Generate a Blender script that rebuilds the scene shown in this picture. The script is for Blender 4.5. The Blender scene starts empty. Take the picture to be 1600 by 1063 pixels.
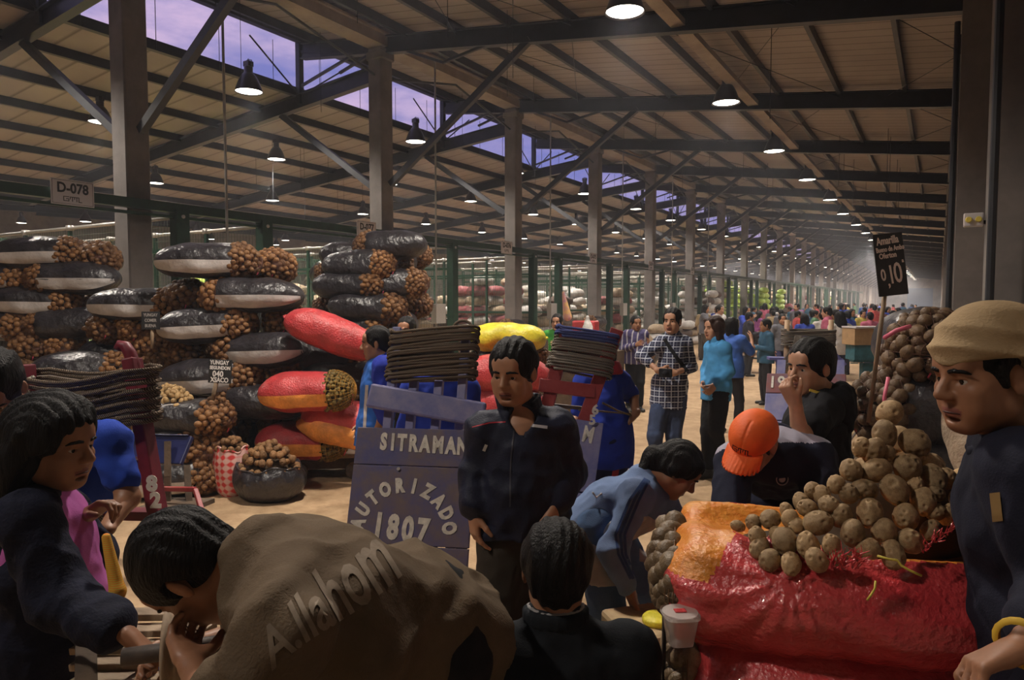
import bpy, math, random
import numpy as np
from mathutils import Vector, Matrix
from mathutils.bvhtree import BVHTree
PI = math.pi
rng = np.random.default_rng(7); random.seed(7)
scene = bpy.context.scene
COL = scene.collection
# ------------------------------------------------------------------ camera
F_PX = 1100.0
PITCH = math.atan(59.5 / F_PX)
YAW = math.atan(668 * math.cos(PITCH) / F_PX)
CP = np.array([0, 0, 1.8])
sy, cy, sp, cp_ = math.sin(YAW), math.cos(YAW), math.sin(PITCH), math.cos(PITCH)
CF = np.array([-sy * cp_, cy * cp_, -sp]); CR = np.array([cy, sy, 0.0]); CU = np.cross(CR, CF)
HF = np.array([-sy, cy, 0.0])          # horizontal forward
cam = bpy.data.cameras.new('camera'); co = bpy.data.objects.new('camera', cam); COL.objects.link(co)
cam.sensor_width = 36; cam.sensor_fit = 'HORIZONTAL'; cam.lens = 36 * F_PX / 1600
cam.clip_start = 0.05; cam.clip_end = 600
co.matrix_world = Matrix(((CR[0], CU[0], -CF[0], 0), (CR[1], CU[1], -CF[1], 0), (CR[2], CU[2], -CF[2], 1.8), (0, 0, 0, 1)))
scene.camera = co
cam.dof.use_dof = False

def P(px, py, d):
    return CP + d * (CF + CR * (px - 800) / F_PX - CU * (py - 531.5) / F_PX)
def G(px, py, z=0.0):
    v = CF + CR * (px - 800) / F_PX - CU * (py - 531.5) / F_PX
    return CP + v * ((z - 1.8) / v[2])
def A3(*a): return np.array(a, float)
def unit(v):
    v = np.asarray(v, float); n = np.linalg.norm(v); return v / (n if n > 1e-9 else 1)

# ------------------------------------------------------------------ materials
MATS = {}
def mat(name, color, rough=0.6, var=0.0, vscale=8.0, bump=0.0, bscale=40.0, metal=0.0, spec=0.5, color2=None, coat=0.0, stretch=None, sheen=0.0, sss=0.0):
    if name in MATS: return MATS[name]
    m = bpy.data.materials.new(name); m.use_nodes = True
    nt = m.node_tree; b = nt.nodes['Principled BSDF']
    b.inputs['Base Color'].default_value = (*color, 1); b.inputs['Roughness'].default_value = rough
    b.inputs['Metallic'].default_value = metal; b.inputs['Specular IOR Level'].default_value = spec
    b.inputs['Coat Weight'].default_value = coat
    if sheen: b.inputs['Sheen Weight'].default_value = sheen
    if sss:
        b.inputs['Subsurface Weight'].default_value = sss; b.inputs['Subsurface Radius'].default_value = (.012, .005, .003); b.inputs['Subsurface Scale'].default_value = 1
    tc = nt.nodes.new('ShaderNodeTexCoord'); src = tc.outputs['Object']
    if stretch:
        mp = nt.nodes.new('ShaderNodeMapping'); mp.inputs['Scale'].default_value = stretch
        nt.links.new(src, mp.inputs['Vector']); src = mp.outputs['Vector']
    if var or color2:
        n = nt.nodes.new('ShaderNodeTexNoise'); n.inputs['Scale'].default_value = vscale; n.inputs['Detail'].default_value = 5; n.inputs['Roughness'].default_value = .65
        nt.links.new(src, n.inputs['Vector'])
        r = nt.nodes.new('ShaderNodeValToRGB'); e = r.color_ramp.elements
        e[0].position = .35; e[1].position = .68
        c2 = color2 if color2 else tuple(min(1, c * (1 + var)) for c in color)
        c1 = color if color2 else tuple(c * (1 - var) for c in color)
        e[0].color = (*c1, 1); e[1].color = (*c2, 1)
        nt.links.new(n.outputs['Fac'], r.inputs['Fac']); nt.links.new(r.outputs['Color'], b.inputs['Base Color'])
    if bump:
        n2 = nt.nodes.new('ShaderNodeTexNoise'); n2.inputs['Scale'].default_value = bscale; n2.inputs['Detail'].default_value = 4
        nt.links.new(src, n2.inputs['Vector'])
        bp = nt.nodes.new('ShaderNodeBump'); bp.inputs['Strength'].default_value = min(1, bump); bp.inputs['Distance'].default_value = .02 * bump
        nt.links.new(n2.outputs['Fac'], bp.inputs['Height']); nt.links.new(bp.outputs['Normal'], b.inputs['Normal'])
    MATS[name] = m
    return m
def emis(name, color, strength):
    if name in MATS: return MATS[name]
    m = bpy.data.materials.new(name); m.use_nodes = True; nt = m.node_tree
    b = nt.nodes['Principled BSDF']; b.inputs['Base Color'].default_value = (.8, .8, .8, 1)
    b.inputs['Emission Color'].default_value = (*color, 1); b.inputs['Emission Strength'].default_value = strength
    MATS[name] = m; return m

# ------------------------------------------------------------------ objects
def tag(o, label=None, cat=None, group=None, kind=None):
    if label: o['label'] = label
    if cat: o['category'] = cat
    if group: o['group'] = group
    if kind: o['kind'] = kind
    return o
def thing(name, label, cat, loc=(0, 0, 0), rz=0.0, group=None):
    o = bpy.data.objects.new(name, None); COL.objects.link(o); o.location = loc; o.rotation_euler = (0, 0, rz)
    return tag(o, label, cat, group)
def link(name, me, parent=None):
    o = bpy.data.objects.new(name, me); COL.objects.link(o)
    if parent is not None: o.parent = parent
    return o
def np_mesh(name, V, Q, mats, smooth=True, mi=None):
    """V (n,3), Q (m,k) index array or list of arrays of several k"""
    me = bpy.data.meshes.new(name)
    V = np.asarray(V, np.float32)
    Qs = Q if isinstance(Q, list) else [Q]
    Qs = [np.asarray(q, np.int32) for q in Qs if len(q)]
    me.vertices.add(len(V)); me.vertices.foreach_set('co', V.ravel())
    nl = sum(q.size for q in Qs); npoly = sum(len(q) for q in Qs)
    me.loops.add(nl); me.polygons.add(npoly)
    me.loops.foreach_set('vertex_index', np.concatenate([q.ravel() for q in Qs]))
    tot = np.concatenate([np.full(len(q), q.shape[1], np.int32) for q in Qs])
    st = np.concatenate([[0], np.cumsum(tot)[:-1]]).astype(np.int32)
    me.polygons.foreach_set('loop_start', st)
    try: me.polygons.foreach_set('loop_total', tot)
    except Exception: pass
    if mi is not None: me.polygons.foreach_set('material_index', np.asarray(mi, np.int32))
    me.update(calc_edges=True); me.validate()
    if smooth: me.polygons.foreach_set('use_smooth', np.ones(npoly, bool))
    for m in (mats if isinstance(mats, (list, tuple)) else [mats]): me.materials.append(m)
    return me
class MB:
    """collects boxes, bars, tubes into one mesh"""
    def __init__(s): s.v = []; s.f = []; s.m = []; s.n = 0; s.cm = 0
    def add(s, V, Fc):
        for f in Fc: s.f.append(tuple(i + s.n for i in f)); s.m.append(s.cm)
        s.v += [tuple(map(float, p)) for p in V]; s.n += len(V)
    def box(s, c, size, R=None):
        c = np.asarray(c, float); h = np.asarray(size, float) / 2
        V = np.array([(x, y, z) for x in (-1, 1) for y in (-1, 1) for z in (-1, 1)]) * h
        if R is not None: V = V @ np.asarray(R).T
        s.add(V + c, [(0, 1, 3, 2), (4, 6, 7, 5), (0, 4, 5, 1), (2, 3, 7, 6), (0, 2, 6, 4), (1, 5, 7, 3)])
    def bar(s, a, b, w, h, up=(0, 0, 1)):
        a = np.asarray(a, float); b = np.asarray(b, float); x = unit(b - a); y = unit(np.cross(up, x))
        if np.linalg.norm(np.cross(up, x)) < 1e-4: y = unit(np.cross((0, 1, 0), x))
        z = np.cross(x, y)
        s.box((a + b) / 2, (np.linalg.norm(b - a), w, h), np.array([x, y, z]).T)
    def tube(s, pts, r, seg=8, closed=False, cap=True):
        pts = [np.asarray(p, float) for p in pts]; n = len(pts)
        rs = r if isinstance(r, (list, tuple, np.ndarray)) else [r] * n
        V = []; prev = None
        for i, p in enumerate(pts):
            if closed: t = unit(pts[(i + 1) % n] - pts[i - 1])
            else: t = unit(pts[min(i + 1, n - 1)] - pts[max(i - 1, 0)])
            if prev is None:
                a = np.cross(t, (0, 0, 1)); 
                if np.linalg.norm(a) < .05: a = np.cross(t, (1, 0, 0))
            else: a = prev - t * np.dot(prev, t)
            a = unit(a); prev = a; b = np.cross(t, a)
            for k in range(seg):
                q = 2 * PI * k / seg; V.append(p + rs[i] * (math.cos(q) * a + math.sin(q) * b))
        Fc = []
        for i in range(n if closed else n - 1):
            j = (i + 1) % n
            for k in range(seg):
                l = (k + 1) % seg; Fc.append((i * seg + k, j * seg + k, j * seg + l, i * seg + l))
        if not closed and cap: Fc += [tuple(range(seg))[::-1][::-1], tuple((n - 1) * seg + k for k in range(seg))[::-1]]
        s.add(V, Fc)
    def lathe(s, prof, c=(0, 0, 0), seg=24, axis=None):
        """prof: (r,z) list"""
        V = []; R = np.eye(3)
        if axis is not None:
            z = unit(axis); x = unit(np.cross((0, 1, 0.01), z)); y = np.cross(z, x); R = np.array([x, y, z]).T
        for r, z in prof:
            for k in range(seg):
                q = 2 * PI * k / seg; V.append(R @ np.array((r * math.cos(q), r * math.sin(q), z)) + np.asarray(c))
        Fc = []
        for i in range(len(prof) - 1):
            for k in range(seg):
                l = (k + 1) % seg; Fc.append((i * seg + k, i * seg + l, (i + 1) * seg + l, (i + 1) * seg + k))
        s.add(V, Fc)
    def mesh(s, name, mats, smooth=False):
        me = bpy.data.meshes.new(name); me.from_pydata(s.v, [], s.f)
        for m in (mats if isinstance(mats, (list, tuple)) else [mats]): me.materials.append(m)
        me.polygons.foreach_set('material_index', np.array(s.m, np.int32))
        if smooth: me.polygons.foreach_set('use_smooth', np.ones(len(s.f), bool))
        me.update(); return me
    def build(s, name, mats, parent=None, smooth=False, bevel=0.0):
        o = link(name, s.mesh(name, mats, smooth), parent)
        if bevel:
            b = o.modifiers.new('bevel', 'BEVEL'); b.width = bevel; b.segments = 2; b.limit_method = 'ANGLE'
        return o
def kids(o): return [c for c in bpy.data.objects if c.parent is o]
def copy_tree(o, kid_list=None):
    """copy of a thing and its parts (and their parts)"""
    c = o.copy(); COL.objects.link(c)
    def rec(src, dst):
        for ch in KID[src.name]:
            d = ch.copy(); COL.objects.link(d); d.parent = dst
            if ch.name in KID: rec(ch, d)
    if o.name in KID: rec(o, c)
    return c
KID = {}
def register(o):
    ks = list(o.children)
    KID[o.name] = ks
    for k in ks:
        if len(k.children): register(k)
    return o
def struct(o, label=None): o['kind'] = 'structure'; return o

def text(s, size, c, xdir, ndir, m, parent=None, name='lettering', depth=.0015, bold=.0, shear=0.0, sx=1.0, label=None):
    """text centred at c, reading along xdir, facing ndir"""
    cu = bpy.data.curves.new('t', 'FONT'); cu.body = s; cu.size = size; cu.align_x = 'CENTER'; cu.align_y = 'CENTER'
    cu.extrude = depth; cu.offset = bold; cu.shear = shear; cu.resolution_u = 3
    to = bpy.data.objects.new('t', cu); COL.objects.link(to)
    me = bpy.data.meshes.new_from_object(to.evaluated_get(bpy.context.evaluated_depsgraph_get()))
    bpy.data.objects.remove(to); bpy.data.curves.remove(cu)
    me.materials.clear(); me.materials.append(m)
    x = unit(xdir); n = unit(ndir); n = unit(n - x * np.dot(n, x)); y = np.cross(n, x)
    M = np.array([x * sx, y, n]).T
    co_ = np.empty(len(me.vertices) * 3, np.float32); me.vertices.foreach_get('co', co_)
    co_ = co_.reshape(-1, 3) @ M.T + np.asarray(c)
    me.vertices.foreach_set('co', co_.astype(np.float32).ravel()); me.update()
    o = link(name, me, parent)
    if label: o['label'] = label
    return o

# ------------------------------------------------------------------ setting
def noise_nodes(nt, src, scale, detail=5, rough=.6):
    n = nt.nodes.new('ShaderNodeTexNoise'); n.inputs['Scale'].default_value = scale; n.inputs['Detail'].default_value = detail; n.inputs['Roughness'].default_value = rough
    nt.links.new(src, n.inputs['Vector']); return n.outputs['Fac']
def ramp(nt, fac, stops):
    r = nt.nodes.new('ShaderNodeValToRGB'); e = r.color_ramp.elements
    while len(e) < len(stops): e.new(.5)
    for i, (p, c) in enumerate(stops): e[i].position = p; e[i].color = (*c, 1)
    nt.links.new(fac, r.inputs['Fac']); return r.outputs['Color']
def mixc(nt, f, a, b, mode='MIX'):
    m = nt.nodes.new('ShaderNodeMix'); m.data_type = 'RGBA'; m.blend_type = mode
    for s, v in ((m.inputs[0], f), (m.inputs[6], a), (m.inputs[7], b)):
        if hasattr(v, 'links') or hasattr(v, 'is_linked'): nt.links.new(v, s)
        else: s.default_value = v if not isinstance(v, tuple) else (*v, 1)
    return m.outputs[2]
def floor_mat():
    m = bpy.data.materials.new('dusty_concrete'); m.use_nodes = True; nt = m.node_tree; b = nt.nodes['Principled BSDF']
    g = nt.nodes.new('ShaderNodeNewGeometry').outputs['Position']
    f1 = noise_nodes(nt, g, .55, 6, .6); f2 = noise_nodes(nt, g, 5, 6, .7)
    c = ramp(nt, f1, [(.3, (.31, .205, .115)), (.5, (.44, .30, .175)), (.72, (.56, .40, .245))])
    d = ramp(nt, f2, [(.35, (.6, .55, .5)), (.6, (1, 1, 1))])
    c = mixc(nt, .8, c, d, 'MULTIPLY')
    f3 = noise_nodes(nt, g, 60, 3, .8); e = ramp(nt, f3, [(.62, (1, 1, 1)), (.70, (.45, .4, .35))])
    c = mixc(nt, .6, c, e, 'MULTIPLY')
    nt.links.new(c, b.inputs['Base Color']); b.inputs['Roughness'].default_value = .75; b.inputs['Specular IOR Level'].default_value = .3
    bp = nt.nodes.new('ShaderNodeBump'); bp.inputs['Strength'].default_value = .4; bp.inputs['Distance'].default_value = .01
    nt.links.new(f2, bp.inputs['Height']); nt.links.new(bp.outputs['Normal'], b.inputs['Normal'])
    return m
def ribbed_mat(name, c0, c1, axis, per, rough=.7):
    m = bpy.data.materials.new(name); m.use_nodes = True; nt = m.node_tree; b = nt.nodes['Principled BSDF']
    g = nt.nodes.new('ShaderNodeNewGeometry').outputs['Position']
    s = nt.nodes.new('ShaderNodeSeparateXYZ'); nt.links.new(g, s.inputs[0])
    mm = nt.nodes.new('ShaderNodeMath'); mm.operation = 'MULTIPLY'; mm.inputs[1].default_value = 1 / per; nt.links.new(s.outputs[axis], mm.inputs[0])
    fr = nt.nodes.new('ShaderNodeMath'); fr.operation = 'FRACT'; nt.links.new(mm.outputs[0], fr.inputs[0])
    c = ramp(nt, fr.outputs[0], [(0, (.35, .35, .35)), (.07, (1, 1, 1)), (.9, (1, 1, 1)), (1, (.45, .45, .45))])
    f = noise_nodes(nt, g, .8); base = ramp(nt, f, [(.3, c0), (.7, c1)])
    nt.links.new(mixc(nt, 1.0, base, c, 'MULTIPLY'), b.inputs['Base Color']); b.inputs['Roughness'].default_value = rough
    bp = nt.nodes.new('ShaderNodeBump'); bp.inputs['Strength'].default_value = .6; bp.inputs['Distance'].default_value = .02
    nt.links.new(fr.outputs[0], bp.inputs['Height']); nt.links.new(bp.outputs['Normal'], b.inputs['Normal'])
    return m
Y0, Y1 = -9.0, 155.0
BAY = 5.2
M_steel = mat('dark_painted_steel', (.018, .020, .026), .45, var=.35, vscale=3)
M_conc = mat('concrete', (.185, .165, .155), .85, var=.18, vscale=2.2, bump=.25, bscale=25)
M_concw = mat('wall_concrete', (.27, .235, .20), .85, var=.3, vscale=.9, bump=.25, bscale=20)
M_tray = mat('tan_gutter', (.30, .25, .21), .7, var=.2, vscale=2)
M_green = mat('green_painted_steel', (.008, .040, .022), .45, var=.3, vscale=6)
M_pipe = mat('galvanised_pipe', (.42, .40, .37), .4, metal=.6, var=.15)
b = MB(); b.box((-22, (Y0 + Y1) / 2, -.05), (50, Y1 - Y0, .1)); struct(b.build('floor', floor_mat()))
M_roofr = ribbed_mat('roof_sheet_ribbed', (.28, .24, .225), (.35, .305, .285), 1, .33)
M_roofl = ribbed_mat('roof_sheet_left', (.28, .24, .225), (.35, .305, .285), 1, .6)
def zr(X): return 6.03 - .126 * X
def zl(X): return 7.70 + .105 * X
def slab(b, xa, za, xb, zb, t=.05):
    V = [(xa, Y0, za), (xb, Y0, zb), (xb, Y1, zb), (xa, Y1, za), (xa, Y0, za + t), (xb, Y0, zb + t), (xb, Y1, zb + t), (xa, Y1, za + t)]
    b.add(V, [(0, 1, 2, 3), (4, 7, 6, 5), (0, 4, 5, 1), (1, 5, 6, 2), (2, 6, 7, 3), (3, 7, 4, 0)])
b = MB(); slab(b, -12.05, zr(-12.05), 1.2, zr(1.2)); struct(b.build('ceiling', M_roofr))
b = MB(); slab(b, -24, zl(-24), -12.2, zl(-12.2)); slab(b, -47, 7.4, -24, zl(-24)); struct(b.build('ceiling_left', M_roofl))
# rafters and knee braces: one structure piece per bay
ks = range(-1, 28)
def ibeam(b, a, c, dep=.32, w=.16):
    a = np.array(a, float); c = np.array(c, float); dz = A3(0, 0, dep / 2)
    b.bar(a, c, .02, dep); b.bar(a + dz, c + dz, w, .025); b.bar(a - dz, c - dz, w, .025)
pb = MB()
ibeam(pb, (-12.0, 0, zr(-12) - .3), (.3, 0, zr(.3) - .3))
ibeam(pb, (-24, 0, zl(-24) - .25), (-9.8, 0, zl(-9.8) - .25), .3)
ibeam(pb, (-46, 0, 7.1), (-24, 0, zl(-24) - .25), .3)
for s, X in ((1, -6.3), (-1, -12.7)):
    pb.bar((-9.78 + s * .25, 0, 4.17), (X, 0, (zr(X) if s > 0 else zl(X)) - .4), .1, .12)
pb.bar((-12.1, 0, zl(-12.1) - .3), (-12.1, 0, zr(-12.1)), .12, .12)
for (x0, z0, x1, z1) in ((-12.1, 6.5, -10.2, 6.98), (-10.2, 6.9, -12.1, 7.25), (-9.8, 6.9, -10.9, 6.6), (-9.5, 6.9, -8.2, 6.35), (-8.2, 6.35, -7.2, 6.5)):
    pb.bar((x0, 0, z0), (x1, 0, z1), .05, .05)
for s in (1, -1): # light longitudinal rods up to the gutter truss
    pb.tube([(-9.78, 0, 6.3), (-9.78, s * 2.6, 6.85)], .025, 6); pb.tube([(-12.1, 0, 6.3), (-12.1, s * 1.3, 7.2)], .018, 6)
rm = pb.mesh('roof_rafter', M_steel)
for k in ks:
    o = link('trim_%d' % (k + 2), rm); o.location = (0, .6 + BAY * k, 0); struct(o)
n = 40
b = MB()
L = Y1 - Y0; ym = (Y0 + Y1) / 2
for a in (.7, 1.9, 3.1, 4.3, 5.5, 6.7, 7.9, 9.1, 10.4, 11.6): b.box((-a, ym, zr(-a) - .09), (.07, L, .17))
for a in (13.4, 14.9, 16.4, 17.9, 19.4, 20.9, 22.4): b.box((-a, ym, zl(-a) - .08), (.09, L, .17))
for a in (26, 29, 32, 35, 38, 41): b.box((-a, ym, zl(-24) + (a - 24) * .0965 - .08), (.09, L, .17))
b.box((-12.2, ym, zl(-12.2) - .02), (.12, L, .18)); b.box((-12.05, ym, zr(-12.05) - .04), (.14, L, .16))
struct(b.build('trim_40', M_steel))
b = MB(); b.box((-9.78, ym, 7.0), (.42, L, .2)); b.box((-9.78, ym, 7.12), (.55, L, .04)); struct(b.build('trim_41', M_tray))
b = MB(); b.box((-3.62, ym, zr(-3.6) - .33), (.22, L, .1)); struct(b.build('trim_42', M_tray))
# clerestory rods, hanging wires
b = MB()
for k in range(-1, 10):
    for q in range(4):
        y = .6 + BAY * k + q * 1.3 + .6; b.tube([(-12.12, y, 6.3), (-12.12, y, 7.3)], .008, 4)
for i in range(70):
    x = random.choice((-1.2, -2.4, -5.2, -6.4, -7.6, -11, -13.4, -14.9, -16.4)); y = random.uniform(3, 40)
    top = zr(x) if x > -12 else zl(x)
    b.tube([(x, y, top - .1), (x, y, top - random.uniform(.9, 2.2))], .006, 4)
for k in range(0, 8):   # diagonal rods in the roof plane
    y = .6 + BAY * k
    for x in (-7.9, -4.3, -1): b.tube([(x, y, zr(x) - .22), (x + 2.4, y + BAY, zr(x + 2.4) - .22)], .008, 4); b.tube([(x + 2.4, y, zr(x + 2.4) - .22), (x, y + BAY, zr(x) - .22)], .008, 4)
struct(b.build('trim_43', M_steel))
# concrete columns
cm = MB()
w = .175
for s in ((-1, -1), (-1, 1), (1, -1), (1, 1)): pass
cm.box((0, 0, 3.44), (w * 2, w * 2, 6.88)); cm.box((0, 0, .25), (w * 2.5, w * 2.5, .5)); cm.box((0, 0, 6.72), (w * 2.5, w * 2.2, .16))
cme = cm.mesh('concrete_column', M_conc)
for k in ks:
    o = link('concrete_column', cme); o.location = (-9.78, .6 + BAY * k, 0); struct(o)
    o.modifiers.new('bevel', 'BEVEL').width = .02
# right wall
b = MB(); b.box((.75, ym, 2.95), (.3, L, 5.9)); b.box((.55, ym, .35), (.12, L, .7)); struct(b.build('wall_right', M_concw))
pm = MB(); pm.box((.4, 0, 2.97), (.5, .45, 5.94)); pm.box((.37, 0, .3), (.6, .6, .6)); pme = pm.mesh('wall_pilaster', M_conc)
for k in range(1, 28):
    o = link('wall_pilaster', pme); o.location = (0, .6 + BAY * k + BAY, 0); struct(o)
o = link('wall_pilaster', pme); o.location = (.16, 7.0, 0); struct(o)
b = MB(); b.box((.16, ym + 11, 5.75), (.1, L - 22, .3)); b.tube([(.1, 10.9, 5.4), (.1, 10.9, 0)], .035, 8); b.tube([(.33, 6.6, 5.4), (.33, 6.6, 0)], .03, 8); struct(b.build('trim_44', M_steel))
b = MB()
for k in range(2, 24): b.box((.585, .6 + BAY * k + 2.6, 4.0), (.06, 4.5, .15)); b.box((.585, .6 + BAY * k + 2.6, 2.6), (.06, 4.5, .1))
struct(b.build('trim_45', M_conc))
# far and left walls
b = MB(); b.box((-22, Y1 + .15, 4), (50, .3, 8)); struct(b.build('wall_far', M_concw))
b = MB(); b.box((-47.1, ym, 4), (.3, L, 8)); struct(b.build('wall_left', M_concw))
b = MB(); b.box((-22, Y0 - .15, 4), (50, .3, 8)); struct(b.build('wall_back', M_concw))
b = MB(); b.box((-3.2, Y1 - .05, 2.2), (4.2, .1, 4.4))
for i in range(8): b.box((-5.2 + i * .58, Y1 - .12, 2.2), (.06, .06, 4.4))
struct(b.build('door_1', mat('blue_gate', (.06, .10, .22), .6)))
# floor drain rails on the right
b = MB()
for x in (-1.18, -1.06, -.94, -.80): b.box((x, 20, .006), (.022, 38, .012))
struct(b.build('trim_46', mat('rail_dark', (.07, .05, .035), .6)))
b = MB(); b.box((-.05, 22, .05), (1.2, 34, .1)); struct(b.build('trim_47', mat('kerb', (.20, .14, .09), .85, var=.3, vscale=2)))

# ------------------------------------------------------------------ world: dusk sky
wd = bpy.data.worlds.new('dusk'); scene.world = wd; wd.use_nodes = True; nt = wd.node_tree
bg = nt.nodes['Background']; tc = nt.nodes.new('ShaderNodeTexCoord')
mp = nt.nodes.new('ShaderNodeMapping'); mp.inputs['Scale'].default_value = (1.6, 1.6, 5); nt.links.new(tc.outputs['Generated'], mp.inputs['Vector'])
f = noise_nodes(nt, mp.outputs[0], 3.2, 6, .6)
nt.links.new(ramp(nt, f, [(.36, (.15, .16, .42)), (.5, (.27, .235, .46)), (.66, (.50, .37, .56))]), bg.inputs['Color'])
bg.inputs['Strength'].default_value = 1.15

# ------------------------------------------------------------------ lamps
M_lens = emis('lamp_glass_glow', (1.0, .90, .78), 14)
M_hood = mat('lamp_hood', (.05, .045, .05), .35, metal=.6)
def lamp_proto():
    r = thing('high_bay_lamp', 'x', 'lamp')
    b = MB(); b.lathe([(.0, .50), (.08, .50), (.085, .48), (.085, .38), (.11, .36), (.155, .30), (.205, .20), (.245, .09), (.27, .02), (.28, 0), (.266, 0), (.255, .02), (.23, .09), (.19, .20), (.12, .31)], seg=28)
    b.build('hood', M_hood, r, True)
    b = MB(); b.lathe([(.0, .012), (.18, .010), (.25, .022)], seg=28); b.build('lens', M_lens, r, True)
    b = MB(); b.box((0, 0, .55), (.15, .13, .10)); b.tube([(-.09, 0, .52), (-.10, 0, .61), (0, 0, .64), (.10, 0, .61), (.09, 0, .52)], .01, 6); b.build('ballast', M_hood, r)
    b = MB(); b.tube([(0, 0, .6), (0, 0, .66)], .008, 5); b.build('hanging_wire', M_hood, r)
    return register(r)
LP = lamp_proto()
far_mesh = MB(); far_mesh.lathe([(.0, .5), (.08, .5), (.1, .38), (.24, .1), (.275, 0)], seg=12); far_mesh.cm = 1; far_mesh.lathe([(.0, .004), (.26, .004)], seg=12)
far_me = far_mesh.mesh('high_bay_lamp', [M_hood, M_lens], True)
ordn = ['nearest', 'second', 'third', 'fourth', 'fifth', 'sixth']
rows = [(-3.80, 5.76, 9.25, BAY, 1.0, 'the row by the right wall'), (-11.9, 5.98, 9.5, BAY, 1.0, 'the row under the open strip of sky'),
        (-14.6, 5.42, 8.04, 4.4, .85, 'the second row left of the concrete columns'), (-17.5, 4.88, 3.4, 3.8, .75, 'the third left row'), (-27, 4.75, 5, 4.6, .8, 'the row over the far left stalls'), (-34, 5.2, 6, 4.6, .8, 'the outermost left row')]
LEMIT = []
first = True
for ri, (X, Z, Ys, dY, sc_, rn) in enumerate(rows):
    for i in range(-2 if ri == 0 else -1, 27 if ri < 3 else 22):
        y = Ys + dY * i
        if y < -8 or y > 150: continue
        if ri >= 2 and i < 0: continue
        near = i < 12
        if near:
            o = LP if first else copy_tree(LP); first = False
        else:
            o = link('high_bay_lamp', far_me)
        o.location = (X + .05 * math.sin(i * 2.1), y + .1 * math.sin(i * 3.3), Z); o.scale = (sc_,) * 3
        if 0 <= i < 6: tag(o, ('glowing hooded ceiling lamp, %s in %s' % (ordn[i], rn)), 'lamp', 'ceiling lamps of ' + rn)
        elif i < 0: tag(o, 'glowing ceiling lamp nearest overhead in ' + rn, 'lamp', 'ceiling lamps overhead in ' + rn)
        else: tag(o, 'small distant glowing lamp far down ' + rn, 'lamp', 'distant lamps of ' + rn)
        LEMIT.append((X, y, Z, sc_))
# the light that the lamps give (one spot per near lamp, wider area lights further down the hall)
def spot(x, y, z, e, sz=138, blend=.5, col=(1, .90, .79)):
    l = bpy.data.lights.new('lamp_light', 'SPOT'); l.energy = e; l.spot_size = math.radians(sz); l.spot_blend = blend; l.color = col; l.shadow_soft_size = .22
    o = bpy.data.objects.new('lamp_light', l); COL.objects.link(o); o.location = (x, y, z - .03); return o
for (X, y, Z, s_) in LEMIT:
    if y < 52: spot(X, y, Z, (1000 if y > 5 else 1150 if y > 2 else 560) * s_ * s_)
for X in (-4.5, -14, -30):
    for i in range(7): spot(X, 58 + 14 * i, 5.4 if X > -20 else 4.8, 3800, 165)
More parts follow.
